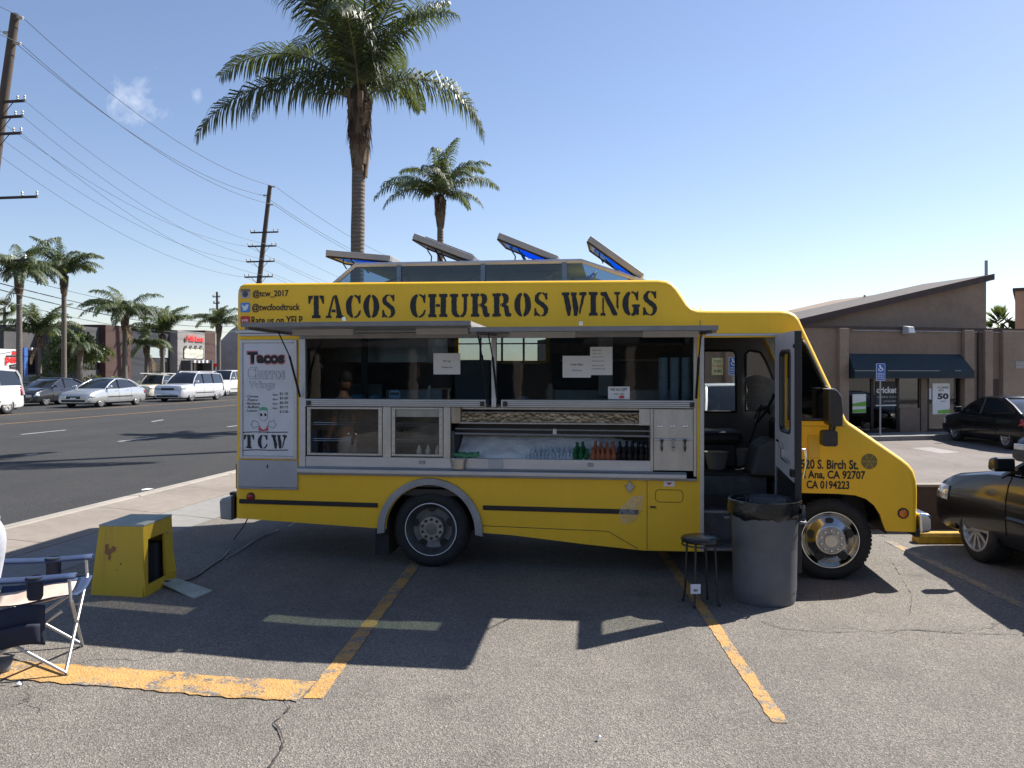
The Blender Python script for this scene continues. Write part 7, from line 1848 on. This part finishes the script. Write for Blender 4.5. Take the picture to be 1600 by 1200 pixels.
bpart('downpipe', trimd, shop, lambda g: g.tube([(S(1528,514)[0],-.05,zr_-.05),(S(1528,514)[0],-.05,.15)], .05, 8))
bpart('wall_vent', M['grey_panel'], shop, lambda g: [g.box(S(1580,600)[0], S(1580,600)[0]+.35, -.19, -.163, 2.3+.05*k, 2.33+.05*k) for k in range(5)])
# accessible parking signs
def access_sign(u, v0, v1, Y, label, vb):
    tp_, bt_ = at(u, v0, Y), at(u, v1, Y); h = tp_.z - bt_.z; w = h*.52
    o = thing('parking_sign', label, 'sign', (tp_.x, Y, Z_BACK+.0))
    bz = bt_.z - Z_BACK; tz = tp_.z - Z_BACK
    g = MB(); g.tube([(0,.03,0),(0,.03,tz-.02)], .03, 8); g.build('post', M['alu_dull'], o)
    g = MB(); g.prism(rrect(-w/2, w/2, bz, tz, .03), -.006, 0); pl = g.build('sign_plate', M['white'], o)
    g = MB(); g.prism(rrect(-w/2+.012, w/2-.012, bz+.012, tz-.012, .025), -.009, -.0065); g.build('sign_face', mat('sign_blue', (.03,.13,.48), .4) if 'sign_blue' not in bpy.data.materials else bpy.data.materials['sign_blue'], pl)
    cz = bz + h*.72; r_ = w*.20
    g = MB(); g.tube([(-.01+r_*math.cos(R(q)), -.012, cz-.03+r_*math.sin(R(q))) for q in range(150, 400, 18)], .014, 5); g.tube([(-.02,-.012,cz+r_*1.0),(-.02,-.012,cz+.0),(r_*.8,-.012,cz-.0),(r_*1.2,-.012,cz-r_*.9),(r_*1.5,-.012,cz-r_*.8)], .016, 5); g.tube([(-.02,-.012,cz+r_*.5),(r_*.6,-.012,cz+r_*.5)], .013, 5); g.lathe([(.03,0),(.03,.004),(0,.004)], 12, lambda x, y, hh: (-.025+x,-.010-hh,cz+r_*1.35+y)); g.build('wheelchair_symbol', M['white'], pl)
    for q, tx in enumerate(('PARKING', 'ONLY', 'VAN ACCESS')): text('sign_text', tx, M['white'], pl, lambda x, z: (x, -.0105, z), (-w*.36, w*.36, bz+h*(.36-.13*q), bz+h*(.44-.13*q)), .02)
    g = MB(); g.lathe([(.09,0),(.07,.1),(.035,.12)], 10); g.build('post_base', M['concrete'], o)
access_sign(1376, 568, 595, 26.3, 'blue accessible parking sign in front of the shop window', 0); access_sign(1146, 558, 586, 23.5, 'blue accessible parking sign seen through the truck cab', 0)
# painted arrow on the back lot
g = MB(); P = [gp(1422,700,Z_BACK), gp(1455,699,Z_BACK), gp(1500,707,Z_BACK), gp(1470,709,Z_BACK)]; g.poly([(p.x,p.y,Z_BACK+.004) for p in P])
tag(g.build('painted_arrow', paint_mat('faded_white_arrow', (.36,.34,.33), (.235,.204,.186), .46, 60), fix=False), 'faded white arrow painted on the back lot', 'road marking')
# peach building far right
o = thing('peach_building', 'peach stucco building edge above the roof at far right', 'building', (at(1586,600,60).x, 60, Z_BACK), R(-32)); hz_ = at(0, 455, 60).z - Z_BACK
bpart('wall', concrete_mat('peach_stucco', (.55,.32,.20)), o, lambda g: g.box(0, 25, 0, 15, 0, hz_)); bpart('roof_edge', trimd, o, lambda g: g.box(-.15, 25.15, -.15, 15.15, hz_, hz_+.22))

# ---- buildings across the street (their fronts run along the street)
RA = math.atan2(1, RD[0])
def L_(u, w): k = (u-800)/F; return w/(k-RD[0])            # y of the street-parallel plane w seen at column u
def Zl(v, Y): return H - (v-HOR)/F*Y
def block(name, parent, m, w, u0, u1, vtop, depth, zb=.26, uz=None):
    Y0, Y1 = L_(u0, w), L_(u1, w); zt = Zl(vtop, L_(uz, w) if uz else (Y0+Y1)/2); b = [street(w, Y0), street(w-depth, Y0), street(w-depth, Y1), street(w, Y1)]
    g = MB(); g.hexa([(p.x,p.y,zb) for p in b], [(p.x,p.y,zt) for p in b]); return g.build(name, m, parent)
def wpanel(name, parent, m, w, u0, u1, v0, v1, proud=.05):
    Y0, Y1 = L_(u0, w), L_(u1, w); Ym = (Y0+Y1)/2; za, zb = Zl(v1, Ym), Zl(v0, Ym); b = [street(w+proud, Y0), street(w-.01, Y0), street(w-.01, Y1), street(w+proud, Y1)]
    g = MB(); g.hexa([(p.x,p.y,za) for p in b], [(p.x,p.y,zb) for p in b]); return g.build(name, m, parent)
def wtext(parent, body, m, w, u0, u1, v0, v1, bold=.03, proud=.08):
    Y0, Y1 = L_(u0, w), L_(u1, w); Ym = (Y0+Y1)/2
    return text('sign_text', body, m, parent, lambda x, z: tuple(street(w+proud, x, z)), (Y0, Y1, Zl(v1, Ym), Zl(v0, Ym)), bold)
gm1 = concrete_mat('mid_grey_stucco', (.085,.085,.09)); gm2 = concrete_mat('dark_slate_stucco', (.032,.037,.048)); gm3 = concrete_mat('warm_grey_panel', (.28,.27,.265)); gm4 = concrete_mat('red_brown_stucco', (.075,.040,.034)); gdark = mat('dark_window', (.012,.013,.015), .15, 0, .1)
b1 = thing('grey_store', 'grey flat roofed store with dark windows behind the left palms', 'building')
block('wall', b1, gm1, -52, 6, 180, 517, 14); wpanel('roof_band', b1, gm2, -52, 6, 180, 515, 519, .2)
for ua, ub in ((42,54),(58,68),(72,86),(110,135)): wpanel('window', b1, gdark, -52, ua, ub, 556, 590)
for ua in (44,51,60): wpanel('wall_light', b1, M['white_panel'], -52, ua, ua+2, 543, 547, .3)
b1b = thing('pale_house', 'pale low building at the far left edge behind the palms', 'building'); block('wall', b1b, concrete_mat('pale_stucco', (.55,.52,.46)), -75, -40, 38, 511, 10); wpanel('roof_band', b1b, gm4, -75, -40, 38, 509, 511.5, .3)
b2 = thing('dark_restaurant', 'dark slate restaurant with a pale sign tower and red lettering', 'building')
block('wall', b2, gm1, -48.2, 128, 180, 512, 12); block('entrance_block', b2, gm4, -47.6, 165, 205, 509, 12); block('main_wall', b2, gm2, -48, 203, 277, 515, 13)
block('sign_tower', b2, gm3, -47.2, 277.5, 320, 518, 6); block('side_wall', b2, gm4, -47.8, 320.5, 337, 517, 12)
wpanel('roof_band', b2, gdark, -48, 203, 277, 513, 516, .2)
wm = mat('pale_window_panel', (.34,.40,.40), .3)
for (w_, ua, ub, va, vb, mm) in ((-48,148,166,545,557,wm),(-48,233,249,543,559,wm),(-48,253,262,543,559,wm),(-47.2,287,316,545,560,mat('cream_window_panel', (.60,.60,.48), .4)),(-47.2,287,298,568,588,gdark),(-47.2,302,315,568,588,gdark),(-48,232,262,566,580,gdark),(-48.2,142,153,568,576,gdark)):
    f_ = wpanel('window', b2, gdark if mm is not gdark else M['black_plastic'], w_, ua-.8, ub+.8, va-1, vb+1, .05); wpanel('pane', f_, mm, w_, ua, ub, va, vb, .08)
for k in range(9): wpanel('awning_slat', b2, M['white_panel'] if k % 2 else M['wheel_paint'], -47.2, 287+3.2*k, 289.8+3.2*k, 563, 567, .9)
redem = mat('red_sign_letters', (.75,.03,.03), .4)
wtext(b2, 'Pollo Loco', redem, -47.2, 291, 317, 524, 534, .05, .12); Ym = L_(289, -47.2)
g = MB(); P = [(287.5,529),(289,524),(290,527),(290.6,525),(291,531),(289,534),(287.6,532)]; g.poly([tuple(street(-47.05, L_(u, -47.2), Zl(v, L_(u, -47.2)))) for u, v in P]); g.build('flame_mark', mat('dark_red_mark', (.25,.03,.02), .5), b2, fix=False)
for ua in (288,296,304,312): wpanel('wall_light', b2, M['grey_panel'], -47.2, ua, ua+1.5, 540, 543, .3)
for ua, ub, va in ((283,285,563),(316.5,319,563)): wpanel('porch_post', b2, gm1, -47.2, ua, ub, va, 592, 1.0)
wpanel('red_flag_sign', b2, redem, -47.8, 333, 337.5, 568, 573, .5)
b3 = thing('grey_wall_building', 'pale grey blank wall rising behind the truck tail', 'building'); 
Yb = 100; P = [at(345,532,Yb), at(360,516,Yb), at(372,508,Yb), at(420,497,Yb), at(420,612,Yb), at(345,612,Yb)]
g = MB(); g.prism([(p.x,p.z) for p in P], Yb, Yb+14); g.build('wall', concrete_mat('pale_grey_block', (.34,.34,.34)), b3)
# supermarket sign board at the left edge
w_ = -40.5; sg_ = thing('store_sign', 'white store sign board with red lettering and cart at the left edge', 'sign')
bd = wpanel('sign_board', sg_, M['white'], w_, -45, 28, 545, 577, .25); wpanel('sign_base', sg_, redem, w_, -45, 28, 577.2, 584, .25); wpanel('sign_post', sg_, mat('blue_post', (.05,.13,.42), .5), w_, 28.4, 34, 543, 588, .4); wpanel('sign_post', sg_, bpy.data.materials['blue_post'], w_, -50, -45.4, 543, 588, .4)
wtext(bd, 'per', redem, w_, 1, 22, 558, 571, .06, .28)
g = MB(); pt = lambda u, v: tuple(street(w_+.29, L_(u, w_), Zl(v, L_(u, w_)))); g.tube([pt(3,556),(pt(24,556)),pt(22,569),pt(8,571)], .05, 5); g.tube([pt(24,556),pt(26,553)], .05, 5); g.tube([pt(9,574),pt(22,574)], .06, 5); g.build('cart_mark', M['black_print'], bd)
g = MB(); g.add([pt(11,554),pt(14,547),pt(16,551),pt(18,548),pt(20,554)], [(0,1,2,3,4)]); g.build('flame_mark', redem, bd, fix=False)
# ---- invented shopping strip behind the viewer, added for dark reflections in glass and paint
bk = thing('strip_mall', 'invented low brown shopping strip behind the viewer, added to be mirrored in the glass', 'building', (0,-30,0))
bm_ = concrete_mat('strip_mall_stucco', (.22,.18,.15))
bpart('wall', bm_, bk, lambda g: g.box(-34, 40, -12, 0, 0, 4.0)); bpart('roof_band', trimd, bk, lambda g: g.box(-34.2, 40.2, -12.2, .25, 4.0, 4.7)); bpart('canopy', trimd, bk, lambda g: g.box(-34, 40, .01, 2.6, 3.3, 3.8))
for k in range(12): bpart('shop_window', gdark, bk, lambda g: g.box(-32+6*k, -28+6*k, .005, .06, .4, 2.9)); bpart('canopy_post', bm_, bk, lambda g: g.box(-33.5+6*k, -33.1+6*k, 2.1, 2.5, 0, 3.29))
